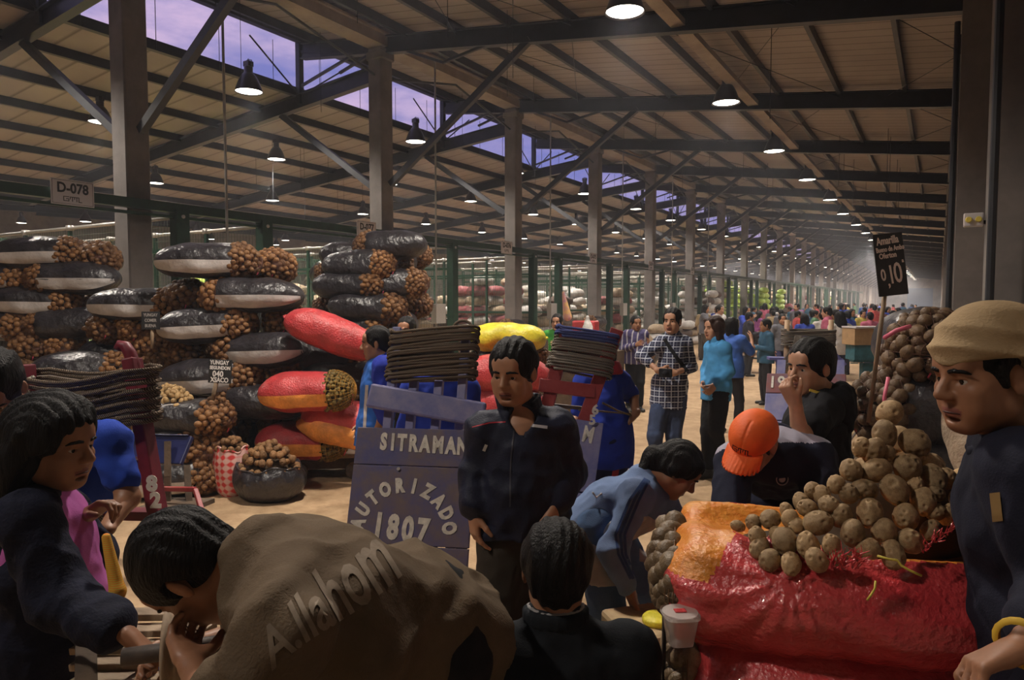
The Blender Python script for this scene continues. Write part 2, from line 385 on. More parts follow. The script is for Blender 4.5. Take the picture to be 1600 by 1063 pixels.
# ------------------------------------------------------------------ implicit surfaces -> smooth meshes
def vnoise(p, f, seed=0, n=5):
    r = np.random.default_rng(seed); out = np.zeros(p.shape[:-1], np.float32)
    for i in range(n):
        d = r.normal(size=3); d /= np.linalg.norm(d); e = r.normal(size=3); e /= np.linalg.norm(e)
        ph = r.uniform(0, 6.28, 2); k = f * (.6 + .9 * r.random())
        out += np.sin((p @ d) * k + ph[0] + 1.3 * np.sin((p @ e) * k * .7 + ph[1]))
    return out / n
class SDF:
    def __init__(s, vox=.008): s.vox = vox; s.ops = []
    def _add(s, fn, lo, hi, k, op): s.ops.append((fn, np.asarray(lo, float), np.asarray(hi, float), k, op)); return s
    def cap(s, a, b, ra, rb=None, k=.03, op='u', flat=None, fs=1.0):
        """tapered limb from a to b; flat = axis along which it is thinner by fs"""
        a = np.asarray(a, float); b = np.asarray(b, float); rb = ra if rb is None else rb
        ab = b - a; L2 = max(ab @ ab, 1e-9)
        fl = None if flat is None else unit(flat)
        def fn(p):
            t = np.clip(((p - a) @ ab) / L2, 0, 1)[..., None]
            q = p - (a + ab * t)
            if fl is not None:
                q = q + (fs - 1) * (q @ fl)[..., None] * fl
            return (np.sqrt((q * q).sum(-1)) - (ra + (rb - ra) * t[..., 0])) * (1 if fl is None else .5 + .5 / fs)
        R = max(ra, rb)
        if fs < 1: R = R / fs
        return s._add(fn, np.minimum(a, b) - R, np.maximum(a, b) + R, k, op)
    def ell(s, c, r, M=None, k=.02, op='u'):
        c = np.asarray(c, float); r = np.asarray(r, float); M = np.eye(3) if M is None else np.asarray(M)
        def fn(p):
            q = (p - c) @ M; k0 = np.sqrt(((q / r) ** 2).sum(-1)); k1 = np.sqrt(((q / r ** 2) ** 2).sum(-1)) + 1e-9
            return k0 * (k0 - 1) / k1
        R = np.sqrt(((M * r) ** 2).sum(1))
        return s._add(fn, c - R, c + R, k, op)
    def box(s, c, h, M=None, rad=.01, k=.02, op='u'):
        c = np.asarray(c, float); h = np.asarray(h, float); M = np.eye(3) if M is None else np.asarray(M)
        def fn(p):
            q = np.abs((p - c) @ M) - (h - rad)
            return np.sqrt((np.maximum(q, 0) ** 2).sum(-1)) + np.minimum(q.max(-1), 0) - rad
        R = np.abs(M) @ h
        return s._add(fn, c - R, c + R, k, op)
    def mesh(s, name, mats, clip=None, disp=None, post=None, smooth_it=0, matfn=None):
        vx = s.vox; us = [o for o in s.ops if o[4] == 'u']
        lo = np.min([o[1] for o in us], 0) - 3 * vx; hi = np.max([o[2] for o in us], 0) + 3 * vx
        if clip is not None: lo = np.maximum(lo, clip[0]); hi = np.minimum(hi, clip[1])
        n = np.ceil((hi - lo) / vx).astype(int) + 1
        F = np.full(n, .5, np.float32)
        for fn, l, h, k, op in s.ops:
            m = k + 2 * vx
            i0 = np.maximum(np.floor((l - m - lo) / vx).astype(int), 0); i1 = np.minimum(np.ceil((h + m - lo) / vx).astype(int) + 1, n)
            if (i1 <= i0).any(): continue
            ax = [lo[i] + vx * np.arange(i0[i], i1[i]) for i in range(3)]
            g = np.stack(np.meshgrid(*ax, indexing='ij'), -1).astype(np.float32)
            d = fn(g).astype(np.float32)
            sl = tuple(slice(i0[i], i1[i]) for i in range(3)); A = F[sl]
            if op == 'u':
                hh = np.clip(.5 + .5 * (A - d) / k, 0, 1); F[sl] = A * (1 - hh) + d * hh - k * hh * (1 - hh)
            elif op == 's':
                hh = np.clip(.5 - .5 * (A + d) / k, 0, 1); F[sl] = A * (1 - hh) - d * hh + k * hh * (1 - hh)
        if disp is not None:
            ax = [lo[i] + vx * np.arange(n[i]) for i in range(3)]
            near = np.nonzero(np.abs(F) < 4 * vx + .02)
            pts = np.stack([ax[i][near[i]] for i in range(3)], -1)
            F[near] += disp(pts).astype(np.float32)
        V, Q = surface_nets(F, lo, vx)
        if post is not None: V = post(V)
        mi = None
        if matfn is not None: mi = matfn(V[Q].mean(1))
        return np_mesh(name, V, Q, mats, True, mi)
    def build(s, name, mats, parent=None, **kw):
        return link(name, s.mesh(name, mats, **kw), parent)
def surface_nets(F, lo, vx):
    S = F < 0
    c = [S[i:S.shape[0] - 1 + i, j:S.shape[1] - 1 + j, k:S.shape[2] - 1 + k] for i in (0, 1) for j in (0, 1) for k in (0, 1)]
    al = c[0].copy(); an = c[0].copy()
    for q in c[1:]: al &= q; an |= q
    act = an & ~al
    I = np.argwhere(act); idx = np.full(act.shape, -1, np.int32); idx[act] = np.arange(len(I))
    f = {}
    for i in (0, 1):
        for j in (0, 1):
            for k in (0, 1): f[i, j, k] = F[I[:, 0] + i, I[:, 1] + j, I[:, 2] + k]
    acc = np.zeros((len(I), 3)); cnt = np.zeros(len(I))
    for (a, b) in [((0,0,0),(1,0,0)),((0,1,0),(1,1,0)),((0,0,1),(1,0,1)),((0,1,1),(1,1,1)),((0,0,0),(0,1,0)),((1,0,0),(1,1,0)),((0,0,1),(0,1,1)),((1,0,1),(1,1,1)),((0,0,0),(0,0,1)),((1,0,0),(1,0,1)),((0,1,0),(0,1,1)),((1,1,0),(1,1,1))]:
        fa, fb = f[a], f[b]; m = (fa < 0) != (fb < 0)
        t = np.where(m, fa / np.where(m, fa - fb, 1), 0)
        p = np.array(a)[None] + t[:, None] * (np.array(b) - np.array(a))[None]
        acc[m] += p[m]; cnt[m] += 1
    V = lo + (I + acc / np.maximum(cnt, 1)[:, None]) * vx
    Q = []
    for ax in range(3):
        sh = [slice(0, None)] * 3; s1 = list(sh); s2 = list(sh); s1[ax] = slice(0, -1); s2[ax] = slice(1, None)
        A = S[tuple(s1)]; B = S[tuple(s2)]; E = np.argwhere(A != B)
        o1, o2 = [a for a in range(3) if a != ax]
        E = E[(E[:, o1] > 0) & (E[:, o2] > 0) & (E[:, o1] < S.shape[o1] - 1) & (E[:, o2] < S.shape[o2] - 1)]
        if not len(E): continue
        inside = A[E[:, 0], E[:, 1], E[:, 2]]
        def at(d1, d2):
            e = E.copy(); e[:, o1] -= d1; e[:, o2] -= d2; return idx[e[:, 0], e[:, 1], e[:, 2]]
        q = np.stack([at(1, 1), at(0, 1), at(0, 0), at(1, 0)], 1)
        flip = ~inside if ax != 1 else inside
        q[flip] = q[flip][:, ::-1]
        Q.append(q)
    return V.astype(np.float32), np.concatenate(Q)

def bvh_of(o):
    me = o.data; M = o.matrix_world
    return BVHTree.FromPolygons([v.co[:] for v in me.vertices], [p.vertices[:] for p in me.polygons])
def project_text(o, bvhs, direction, lift=.002, default=.0):
    """press flat lettering onto a curved surface along a direction (all in world units, parent at identity)"""
    d = Vector(direction).normalized()
    for v in o.data.vertices:
        best = None
        for bv in bvhs:
            h = bv.ray_cast(v.co - d * .6, d, 2.0)
            if h[0] is not None and (best is None or h[3] < best[3]): best = h
        if best is not None: v.co = best[0] + best[1] * lift if best[1].dot(d) < 0 else best[0] - d * lift
    o.data.update()
def subdivide(o, n=1, edge=.02):
    import bmesh
    bm = bmesh.new(); bm.from_mesh(o.data); bmesh.ops.triangulate(bm, faces=bm.faces)
    for _ in range(8):
        es = [e for e in bm.edges if e.calc_length() > edge]
        if not es: break
        bmesh.ops.subdivide_edges(bm, edges=es, cuts=1); bmesh.ops.triangulate(bm, faces=[f for f in bm.faces if len(f.verts) > 3])
    bm.to_mesh(o.data); bm.free()
# ------------------------------------------------------------------ potatoes and sacks
def ico(sub=2):
    import bmesh
    bm = bmesh.new(); bmesh.ops.create_icosphere(bm, subdivisions=sub, radius=1)
    V = np.array([v.co[:] for v in bm.verts]); Fc = np.array([[v.index for v in f.verts] for f in bm.faces]); bm.free(); return V, Fc
ICO2, ICO2F = ico(2); ICO4, ICO4F = ico(5)
def potato_mesh(name, seed, m, size=(1, .85, .75), eyes=13, lump=.10):
    r = np.random.default_rng(seed); V = ICO4.copy(); d = V.copy()
    rad = 1 + lump * vnoise(V, 2.2, seed) + .035 * vnoise(V, 5, seed + 9) + .008 * vnoise(V, 22, seed + 3)
    for _ in range(eyes):
        e = unit(r.normal(size=3)); a = np.arccos(np.clip(d @ e, -1, 1)); w = r.uniform(.10, .17)
        rad -= r.uniform(.09, .17) * np.exp(-(a / w) ** 2) - .035 * np.exp(-((a - w * 1.9) / w) ** 2)
    V = V * rad[:, None] * np.array(size)
    return np_mesh(name, V, ICO4F, m)
def potato_material(name, c0, c1, c2, rough=.7):
    m = bpy.data.materials.new(name); m.use_nodes = True; nt = m.node_tree; b = nt.nodes['Principled BSDF']
    tc = nt.nodes.new('ShaderNodeTexCoord'); oi = nt.nodes.new('ShaderNodeObjectInfo')
    f = noise_nodes(nt, tc.outputs['Object'], 2.2, 6, .7); c = ramp(nt, f, [(.35, c0), (.55, c1), (.75, c2)])
    f2 = noise_nodes(nt, tc.outputs['Object'], 22, 4, .7); d = ramp(nt, f2, [(.4, (.55, .5, .45)), (.55, (1, 1, 1))])
    c = mixc(nt, .6, c, d, 'MULTIPLY')
    hs = nt.nodes.new('ShaderNodeHueSaturation'); mr = nt.nodes.new('ShaderNodeMapRange'); mr.inputs['To Min'].default_value = .7; mr.inputs['To Max'].default_value = 1.2
    nt.links.new(oi.outputs['Random'], mr.inputs['Value']); nt.links.new(mr.outputs[0], hs.inputs['Value']); nt.links.new(c, hs.inputs['Color'])
    nt.links.new(hs.outputs[0], b.inputs['Base Color']); b.inputs['Roughness'].default_value = rough
    bp = nt.nodes.new('ShaderNodeBump'); bp.inputs['Strength'].default_value = .25; bp.inputs['Distance'].default_value = .05
    nt.links.new(f2, bp.inputs['Height']); nt.links.new(bp.outputs['Normal'], b.inputs['Normal'])
    return m
M_pot = potato_material('potato_skin', (.33, .205, .10), (.50, .34, .175), (.60, .43, .24))
M_pot2 = potato_material('potato_skin_brown', (.20, .10, .035), (.32, .17, .07), (.42, .25, .11))
M_potp = potato_material('potato_skin_pale', (.42, .26, .10), (.55, .36, .16), (.62, .44, .22))
POT = [potato_mesh('potato', i, M_pot, s) for i, s in enumerate([(1, .9, .82), (1.08, .85, .8), (.95, .92, .85), (1.15, .88, .82), (1, .82, .78)])]
POTB = [potato_mesh('potato_b', 20 + i, M_pot2, s, 6) for i, s in enumerate([(1, .85, .8), (1.15, .85, .8), (.95, .9, .85)])]
POTP = [potato_mesh('potato_p', 40 + i, M_potp, s, 4) for i, s in enumerate([(1.2, .85, .75), (1.05, .85, .8)])]
def rot_rand(o, r): o.rotation_euler = tuple(r.uniform(0, 6.28, 3))

M_black = mat('black_plastic_sack', (.026, .023, .027), .33, var=.5, vscale=5, bump=1, bscale=16, spec=.75)
M_white = mat('white_sack_band', (.52, .48, .46), .5, var=.12, bump=.5, bscale=30)
M_tagp = mat('pink_drawstring', (.75, .10, .16), .5)
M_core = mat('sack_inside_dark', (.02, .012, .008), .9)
def sack_profile(u, e=3.2):
    return np.power(np.clip(1 - np.abs(u) ** e, 0, 1), 1 / 2.2)
def sack_w(u):
    neg = np.clip(-u, 0, 1); pos = np.clip(u, 0, 1)
    wy = np.where(u < 0, (1 - neg ** 5) ** .5 * .985 + .015, (1 - pos ** 3.2) ** (1 / 2.2))
    wz = np.where(u < 0, (1 - neg ** 3.0) ** .62 * .95 + .05, (1 - pos ** 3.2) ** (1 / 2.2))
    return wy, wz
def sack_surface(L, W, H, seed, n=44, m=36, wr=.012, u0=-1.0, u1=1.0, droop=.0, pinch=True):
    """pillow lying along x; returns V grid (n,m,3)"""
    u = np.linspace(u0, u1, n)[:, None]; a = np.linspace(0, 2 * PI, m, endpoint=False)[None]
    pr = sack_profile(u) if pinch else np.ones_like(u)
    ca, sa = np.cos(a), np.sin(a)
    cx = np.sign(ca) * np.abs(ca) ** .85; cz = np.sign(sa) * np.abs(sa) ** .85
    hz = np.where(cz < 0, .92, 1.0)
    wy, wz = sack_w(u) if pinch else (1, 1)
    x = u * L / 2 + 0 * a; y = wy * cx * W / 2; z = wz * cz * hz * H / 2
    V = np.stack([x, y + 0 * x, z + 0 * x], -1)
    z_ = V[..., 2] - droop * (V[..., 0] / (L / 2)) ** 2
    V[..., 2] = z_
    nn = V - np.stack([x, 0 * x, 0 * x], -1); nn /= (np.linalg.norm(nn, axis=-1, keepdims=True) + 1e-6)
    q = V * np.array([1, 1, 1.0]); w = vnoise(q, 9, seed) * wr * 2.3 + (.4 - np.abs(vnoise(q * np.array([.6, 1.4, 1.4]), 26, seed + 5))) * wr * 1.6
    return V + nn * (w * np.minimum(1, pr * 1.5) + 0 * x)[..., None]
def grid_faces(n, m, closed=True, off=0):
    i = np.arange(n - 1)[:, None]; j = np.arange(m if closed else m - 1)[None]
    k = (j + 1) % m if closed else j + 1
    return np.stack([i * m + j + 0 * i, (i + 1) * m + j, (i + 1) * m + k, i * m + k], -1).reshape(-1, 4) + off
def net_end_mesh(name, W, H, D, seed, pm, r=.036, core=M_core, n=None, net=None):
    """potatoes pressed against a net: half ellipsoid opening towards +x from x=0"""
    rg = np.random.default_rng(seed); Vs = []; Fs = []; off = 0; mi = []
    area = PI * (W / 2) * (H / 2) * 1.9; n = n or int(area / (r * r * 2.55))
    g = (1 + 5 ** .5) / 2
    for i in range(n):
        t = (i + .5) / n; zc = 1 - 1.12 * t; ph = 2 * PI * i / g
        s = math.sqrt(max(0, 1 - zc * zc)); d = np.array([zc, s * math.cos(ph), s * math.sin(ph)]) + rg.normal(0, .045, 3)
        c = d * np.array([D, W / 2, H / 2]) * .9
        rr = r * rg.uniform(.85, 1.12); M = np.linalg.qr(rg.normal(size=(3, 3)))[0]
        V = (ICO2 * np.array([1.12, .95, .88]) * rr) @ M.T + c
        Vs.append(V); Fs.append(ICO2F + off); off += len(V); mi += [0] * len(ICO2F)
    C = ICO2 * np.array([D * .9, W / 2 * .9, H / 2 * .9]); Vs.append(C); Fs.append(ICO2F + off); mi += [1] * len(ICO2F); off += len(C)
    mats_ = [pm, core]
    if net is not None:   # netting threads over the bulge
        b = MB()
        for q in range(14):
            a = PI * q / 14
            pts = [np.array([math.cos(t) * D, math.sin(t) * math.cos(a) * W / 2, math.sin(t) * math.sin(a) * H / 2]) * 1.035 for t in np.linspace(-1.5, 1.5, 15)]
            b.tube(pts, .0016, 4, cap=False)
        for t in np.linspace(.2, 1.5, 8):
            b.tube([np.array([math.cos(t) * D, math.sin(t) * math.cos(a) * W / 2, math.sin(t) * math.sin(a) * H / 2]) * 1.035 for a in np.linspace(0, 2 * PI, 25)[:-1]], .0016, 4, closed=True)
        Vb = np.array(b.v); Fb = [f for f in b.f if len(f) == 4]
        tri = np.array([[f[0], f[1], f[2]] for f in Fb] + [[f[0], f[2], f[3]] for f in Fb]) + off
        Vs.append(Vb); Fs.append(tri); mi += [2] * len(tri); mats_.append(net)
    return np_mesh(name, np.concatenate(Vs), np.concatenate(Fs), mats_, True, mi)
M_netpot = potato_material('potatoes_in_net', (.14, .062, .02), (.27, .125, .04), (.38, .20, .075), .6)
M_netpale = potato_material('pale_potatoes_in_net', (.28, .16, .06), (.40, .24, .10), (.5, .33, .15), .6)
M_netthr = mat('net_thread_dark', (.10, .035, .02), .6)
def make_sack(seed, L=.98, W=.50, H=.385, body=None, band=None, netm=None, netr=.036, tie=True, net=M_netthr, dk=.17, name='potato_sack'):
    """sack lying along x, net end towards +x, resting on z=0"""
    body = body or M_black; netm = netm or M_netpot
    root = thing(name, 'x', 'sack')
    cut = .60; n, m = 40, 36
    V = sack_surface(L, W, H, seed, n, m, .011, -1, cut, .0); V[..., 2] += H / 2
    o = link('body', np_mesh('sack_body', V.reshape(-1, 3), grid_faces(n, m), body), root)
    xc = cut * L / 2; k = float(sack_profile(np.array(cut)))
    ne = net_end_mesh('net_end', W * k * 1.06, H * k * 1.14, L / 2 - xc + .045, seed + 3, netm, netr, net=net)
    o = link('net_end', ne, root); o.location = (xc - .01, 0, H / 2)
    if band is not None:
        for sgn in (1, -1):   # printed band along the front and back flank
            a0, a1 = (-.62, .05) if sgn > 0 else (PI - .05, PI + .62)
            uu = np.linspace(-.97, cut + .01, 26)[:, None]; aa = np.linspace(a0, a1, 6)[None]
            pr = sack_profile(uu); ca, sa = np.cos(aa), np.sin(aa)
            cx = np.sign(ca) * np.abs(ca) ** .85; cz = np.sign(sa) * np.abs(sa) ** .85; hz = np.where(cz < 0, .92, 1.0)
            wy, wz = sack_w(uu); B = np.stack([uu * L / 2 + 0 * aa, wy * cx * W / 2, wz * cz * hz * H / 2], -1)
            nn = B - np.stack([uu * L / 2 + 0 * aa, 0 * pr * aa, 0 * pr * aa], -1); nn /= np.linalg.norm(nn, axis=-1, keepdims=True) + 1e-6
            wv = vnoise(B, 9, seed) * .011 * 2.3 + (.4 - np.abs(vnoise(B * np.array([.6, 1.4, 1.4]), 26, seed + 5))) * .011 * 1.6
            B = B + nn * (wv * np.minimum(1, pr * 1.5) + .004)[..., None]; B[..., 2] += H / 2
            link('printed_band', np_mesh('printed_band', B.reshape(-1, 3), grid_faces(26, 6, False), band), root)
    if tie:
        b = MB(); b.tube([(L / 2 - .01, .0, H / 2 + .02), (L / 2 + .02, -.03, H / 2 - .03), (L / 2 + .012, -.04, H / 2 - .10), (L / 2 + .0, -.05, H / 2 - .13)], .006, 6)
        b.build('drawstring', M_tagp, root, True)
    return register(root)
SK = {}
SK['b'] = [make_sack(11 + i, L=.98 + .03 * (i % 2), body=M_black, band=M_white) for i in range(3)]      # black with white band
SK['k'] = [make_sack(31 + i, L=.96, body=M_black, band=None) for i in range(2)]                        # plain black
M_red = mat('red_woven_sack', (.50, .045, .05), .36, var=.25, vscale=6, bump=.7, bscale=60, spec=.6)
M_yel = mat('yellow_woven_sack', (.78, .68, .05), .4, var=.2, bump=.6, bscale=40)
M_orange = mat('orange_woven_sack', (.80, .30, .06), .5, var=.2, bump=.6, bscale=40)
M_wht = mat('white_woven_sack', (.52, .49, .47), .55, var=.2, bump=.6, bscale=40)
M_tan = mat('tan_woven_sack', (.36, .27, .18), .7, var=.25, bump=.6, bscale=40)
M_lime = mat('lime_woven_sack', (.38, .55, .06), .5, var=.2, bump=.6, bscale=40)
M_brn = mat('dark_brown_net_sack', (.085, .05, .035), .7, var=.5, vscale=30, bump=1, bscale=30)
M_maro = mat('maroon_woven_sack', (.24, .04, .05), .6, var=.3, bump=.6, bscale=40)
def closed_sack(seed, m, L=.98, W=.5, H=.36, wr=.014, name='full_sack'):
    root = thing(name, 'x', 'sack'); n, mm = 46, 36
    V = sack_surface(L, W, H, seed, n, mm, wr, -1, 1, .02); V[..., 2] += H / 2
    link('body', np_mesh('sack_body', V.reshape(-1, 3), grid_faces(n, mm), m), root)
    b = MB()
    for s in (-1, 1): b.tube([(s * (L / 2 - .005), -.05, H / 2 - .01), (s * (L / 2 + .012), 0, H / 2), (s * (L / 2 - .005), .05, H / 2 + .01)], .012, 6)
    b.build('stitched_hem', m, root, True)
    return register(root)
for key, mm in (('R', M_red), ('Y', M_yel), ('O', M_orange), ('W', M_wht), ('T', M_tan), ('G', M_lime), ('N', M_brn), ('M', M_maro)):
    SK[key] = [closed_sack(60 + ord(key), mm)]
for v in SK.values():
    for o in v: o['used'] = 0
_sc = [0]
def sack(key, pos, yaw, tilt=0.0, scale=1.0, roll=0.0, label='', group=None, zs=1.0):
    """pos = base centre; yaw of the net end direction"""
    protos = SK[key]; p = protos[_sc[0] % len(protos)]; _sc[0] += 1
    if not p['used']: o = p; p['used'] = 1
    else: o = copy_tree(p)
    o.location = tuple(map(float, pos)); o.rotation_euler = (roll, -tilt, yaw); o.scale = (scale, scale, scale * zs)
    o['label'] = label; o['category'] = 'sack'
    if group: o['group'] = group
    elif 'group' in o: del o['group']
    if 'used' in o and o is not p: del o['used']
    return o
def sack_px(key, px, py, d, facing, label, group=None, scale=1.0, tilt=0.0, roll=0.0, zs=1.0, H=.385):
    """centre of the sack at pixel px,py and depth d; facing R/L/F or degrees (0 = net end to camera right, -90 towards camera)"""
    ang = {'R': 0, 'L': 180, 'F': -90}.get(facing, facing)
    jit = random.uniform(-11, 11); tilt = tilt + random.uniform(-.05, .05); roll = roll + random.uniform(-.08, .08)
    c = P(px, py, d)
    yaw = YAW + math.radians(ang + jit)
    if facing == 'F':
        vd = unit(A3(c[0], c[1], 0)); yaw = math.atan2(-vd[1], -vd[0]) + math.radians(jit); c = c + vd * .40 * scale
    return sack(key, c - A3(0, 0, H / 2 * scale * zs), yaw, tilt, scale, roll, label, group, zs)

# --- the big piles on the left
def pile_name(px, py): return None
DL, DM = 8.1, 7.25
row = [  # key, px, py, depth, facing, scale, label
 ('b', 62, 398, DL, 'R', 1.0, 'topmost black potato sack of the far left pile'),
 ('k', 150, 404, DL, 'F', 1.0, 'black potato sack with only net end showing beside topmost sack on far left'),
 ('b', -12, 436, DL, 'R', 1.0, 'black sack cut by left picture edge, second layer of far left pile'),
 ('b', 118, 436, DL, 'L', 1.0, 'black banded sack with net end left, second layer of far left pile'),
 ('b', 54, 472, DL, 'R', .98, 'black banded sack in third layer of far left pile'),
 ('k', 158, 470, DL + .3, 'F', .95, 'potato net end in third layer of far left pile, right of the banded sack'),
 ('k', 5, 470, DL + .5, 'F', .95, 'potato net end at left edge in third layer of far left pile'),
 ('b', -8, 508, DL, 'R', 1.0, 'black sack with white band cut by left edge, fourth layer of far left pile'),
 ('k', 112, 507, DL, 'L', 1.0, 'plain black sack in fourth layer of far left pile'),
 ('k', 42, 546, DL - .2, 'F', 1.0, 'lower potato net end near left edge above the bending man'),
 ('k', 99, 544, DL - .1, 'F', 1.0, 'lower potato net end under the plain black sack on far left'),
 ('b', 196, 552, DL - .3, 'R', .95, 'black banded sack just behind the hooked cart handle'),
 ('b', 128, 580, DL - .8, 'R', 1.0, 'black banded sack behind the coiled rope on the left cart'),
 ('k', 20, 655, DL - .3, 'R', 1.0, 'dark sack low in far left pile behind bending man'), ('k', 115, 655, DL - .4, 'F', 1.0, 'net end low in far left pile behind rope'), ('k', 190, 650, DL - .6, 'R', 1.0, 'dark sack low in far left pile beside cart upright'),
 ('k', 40, 692, DL - .3, 'R', 1.0, 'bottom sack of far left pile behind woman hair'), ('k', 150, 690, DL - .4, 'R', 1.0, 'bottom sack of far left pile behind blue sleeve'), ('k', 215, 610, DL - .6, 'F', 1.0, 'net end behind top of left cart upright'),
 ('k', 34, 592, DL - .5, 'F', 1.0, 'potato sack net end behind left bending man head'),
 ('k', 62, 620, DL - .6, 'F', 1.0, 'potato sack net end behind the coiled rope at left'),
 ('k', 160, 615, DL - .5, 'F', 1.0, 'potato sack net end low behind rope coil, left of pale potatoes'),
 ('b', 213, 478, DM + .25, 'R', .95, 'black banded sack topping the pile section left of the tall middle pile'),
 ('k', 168, 514, DM + .2, 'F', .9, 'left one of two net ends under the lower topmost sack'),
 ('k', 213, 514, DM + .2, 'F', .9, 'right one of two net ends under the lower topmost sack'),
 ('b', 324, 410, DM, 'R', 1.0, 'topmost black banded sack of the tall middle pile'),
 ('b', 424, 418, DM + .35, 'F', 1.0, 'net end sack on top right of the tall middle pile'),
 ('k', 293, 464, DM + .1, 'F', .95, 'net end in second layer at left of tall middle pile'),
 ('b', 397, 464, DM, 'L', 1.0, 'black banded sack with net end left in second layer of tall middle pile'),
 ('b', 325, 509, DM, 'R', 1.0, 'black banded sack in third layer of tall middle pile'),
 ('k', 438, 505, DM + .1, 'F', 1.0, 'net end at right of third layer of tall middle pile'),
 ('k', 298, 552, DM + .1, 'F', .95, 'net end at left of fourth layer of tall middle pile'),
 ('b', 412, 548, DM - .05, 'L', 1.0, 'black sack with white band and blue marks, fourth layer of middle pile'),
 ('k', 248, 540, DM + .25, 'F', .95, 'net end left of fourth layer behind small black price card'),
 ('b', 330, 590, DM - .1, 'R', 1.0, 'black banded sack behind the black price card reading 040'),
 ('k', 449, 580, DM, 'F', .95, 'net end beside weighing scale arm in fifth layer of middle pile'),
 ('k', 250, 585, DM + .1, 'F', .95, 'net end in fifth layer left of the price card'),
 ('k', 412, 628, DM - .15, 'L', 1.0, 'shiny plain black sack in sixth layer behind weighing scale'),
 ('k', 300, 620, DM + .3, 'F', 1.0, 'net end in sixth layer behind pale potato heap'),
 ('k', 288, 652, DM - .55, 'R', .95, 'plain black sack whose bright net end faces right under pale potatoes'),
 ('k', 440, 668, DM - .05, 'F', 1.0, 'dark net end in seventh layer behind weighing scale column'),
 ('k', 372, 668, DM + .05, 'F', 1.0, 'dark net end in seventh layer behind brown potato heap'),
 ('k', 327, 703, DM - .65, 'F', 1.0, 'net end in second lowest layer above the bottom net end by open bags'),
 ('k', 322, 746, DM - .65, 'F', 1.0, 'bottom net end resting on floor left of the checked bag'),
 ('b', 262, 745, DM - .7, 'R', .95, 'white banded sack on floor behind blue cart tray'),
 ('b', 250, 700, DM - .6, 'R', .95, 'dark sack behind the blue cart board on the left'),
 ('k', 440, 712, DM - .05, 'F', 1.0, 'dark net end low behind weighing scale column'),
 ('k', 400, 712, DM + .1, 'F', 1.0, 'dark net end low behind the brown potato heap'),
]
for key, px, py, d, fc, s_, lb in row: sack_px(key, px, py, d, fc, lb, scale=s_)
# stack behind the D-077 sign
D7 = 9.3
st = [('k', 612, 384, D7, 'L', 1.0, 'topmost sack with net end left'), ('k', 552, 399, D7 + .2, 'R', .95, 'grey topped sack near top left'),
 ('k', 560, 415, D7 - .1, 'R', 1.0, 'long black sack in third layer'), ('k', 625, 408, D7 + .2, 'F', 1.0, 'net end right in third layer'), ('k', 514, 426, D7, 'F', .9, 'net end left in third layer'),
 ('k', 545, 446, D7 - .1, 'R', 1.0, 'long black sack in fourth layer'), ('k', 612, 443, D7, 'R', .95, 'net ended sack right in fourth layer'),
 ('k', 572, 480, D7 - .1, 'R', 1.05, 'shiny long black sack in fifth layer'), ('k', 515, 482, D7 + .1, 'F', .9, 'net end left in fifth layer'),
 ('k', 552, 512, D7, 'R', 1.0, 'black sack in sixth layer'), ('k', 622, 508, D7, 'F', 1.0, 'net end right in sixth layer'), ('k', 600, 535, D7 - .1, 'L', 1.0, 'black sack in seventh layer'),
 ('k', 545, 540, D7, 'F', 1.0, 'net end in seventh layer'), ('k', 640, 545, D7, 'F', 1.0, 'net end right in seventh layer'), ('k', 585, 568, D7, 'R', 1.0, 'black sack in eighth layer'), ('k', 585, 600, D7, 'R', 1.0, 'black sack in bottom layer'),
 ('k', 643, 440, D7 + .6, 'F', .95, 'net end behind green post in fourth layer'), ('k', 648, 400, D7 + .6, 'F', .95, 'net end behind green post in third layer'), ('k', 648, 478, D7 + .6, 'F', .95, 'net end behind green post in fifth layer'),
 ('k', 500, 570, D7, 'F', 1.0, 'net end low left in eighth layer'), ('k', 640, 590, D7, 'F', 1.0, 'net end right in bottom layer'), ('k', 520, 615, D7, 'R', 1.0, 'left sack in bottom layer')]
for key, px, py, d, fc, s_, lb in st: sack_px(key, px, py, d, fc, lb + ' of the stack under the D-077 sign', scale=s_)
# red and orange sacks around the left scale
sack_px('R', 510, 520, 6.9, 0, 'shiny red sack lying tilted on the dark pile, end towards blue jacket man', scale=.98, tilt=-.40, H=.36)
sack_px('k', 540, 590, 7.4, 'R', 'dark black sack below the tilted red sack', scale=1.0)
sack_px('k', 515, 560, 7.5, 'R', 'dark sack directly supporting the tilted red sack', scale=1.0)
SK['u'] = [make_sack(91, L=.9, W=.46, H=.38, body=M_red, band=M_orange, netm=potato_material('olluco_in_net', (.10, .07, .02), (.22, .15, .03), (.4, .27, .05)), netr=.024, net=mat('orange_net_thread', (.45, .22, .02), .6), name='tuber_sack')]
SK['u'][0]['used'] = 0
sack_px('u', 480, 612, 6.75, 'R', 'red and orange sack whose net shows small yellowish tubers, behind scale arm', scale=1.0, H=.38)
sack_px('R', 545, 655, 7.0, 0, 'red sack lying low behind the red bag of potatoes', scale=1.0, H=.36, tilt=-.15)
sack_px('O', 520, 672, 6.9, 0, 'orange sack sticking out under low red sack beside scale', scale=.8, H=.36, tilt=-.2)
sack_px('u', 470, 690, 7.1, 'R', 'orange sack of small tubers low behind the scale column', scale=1.0, H=.38)
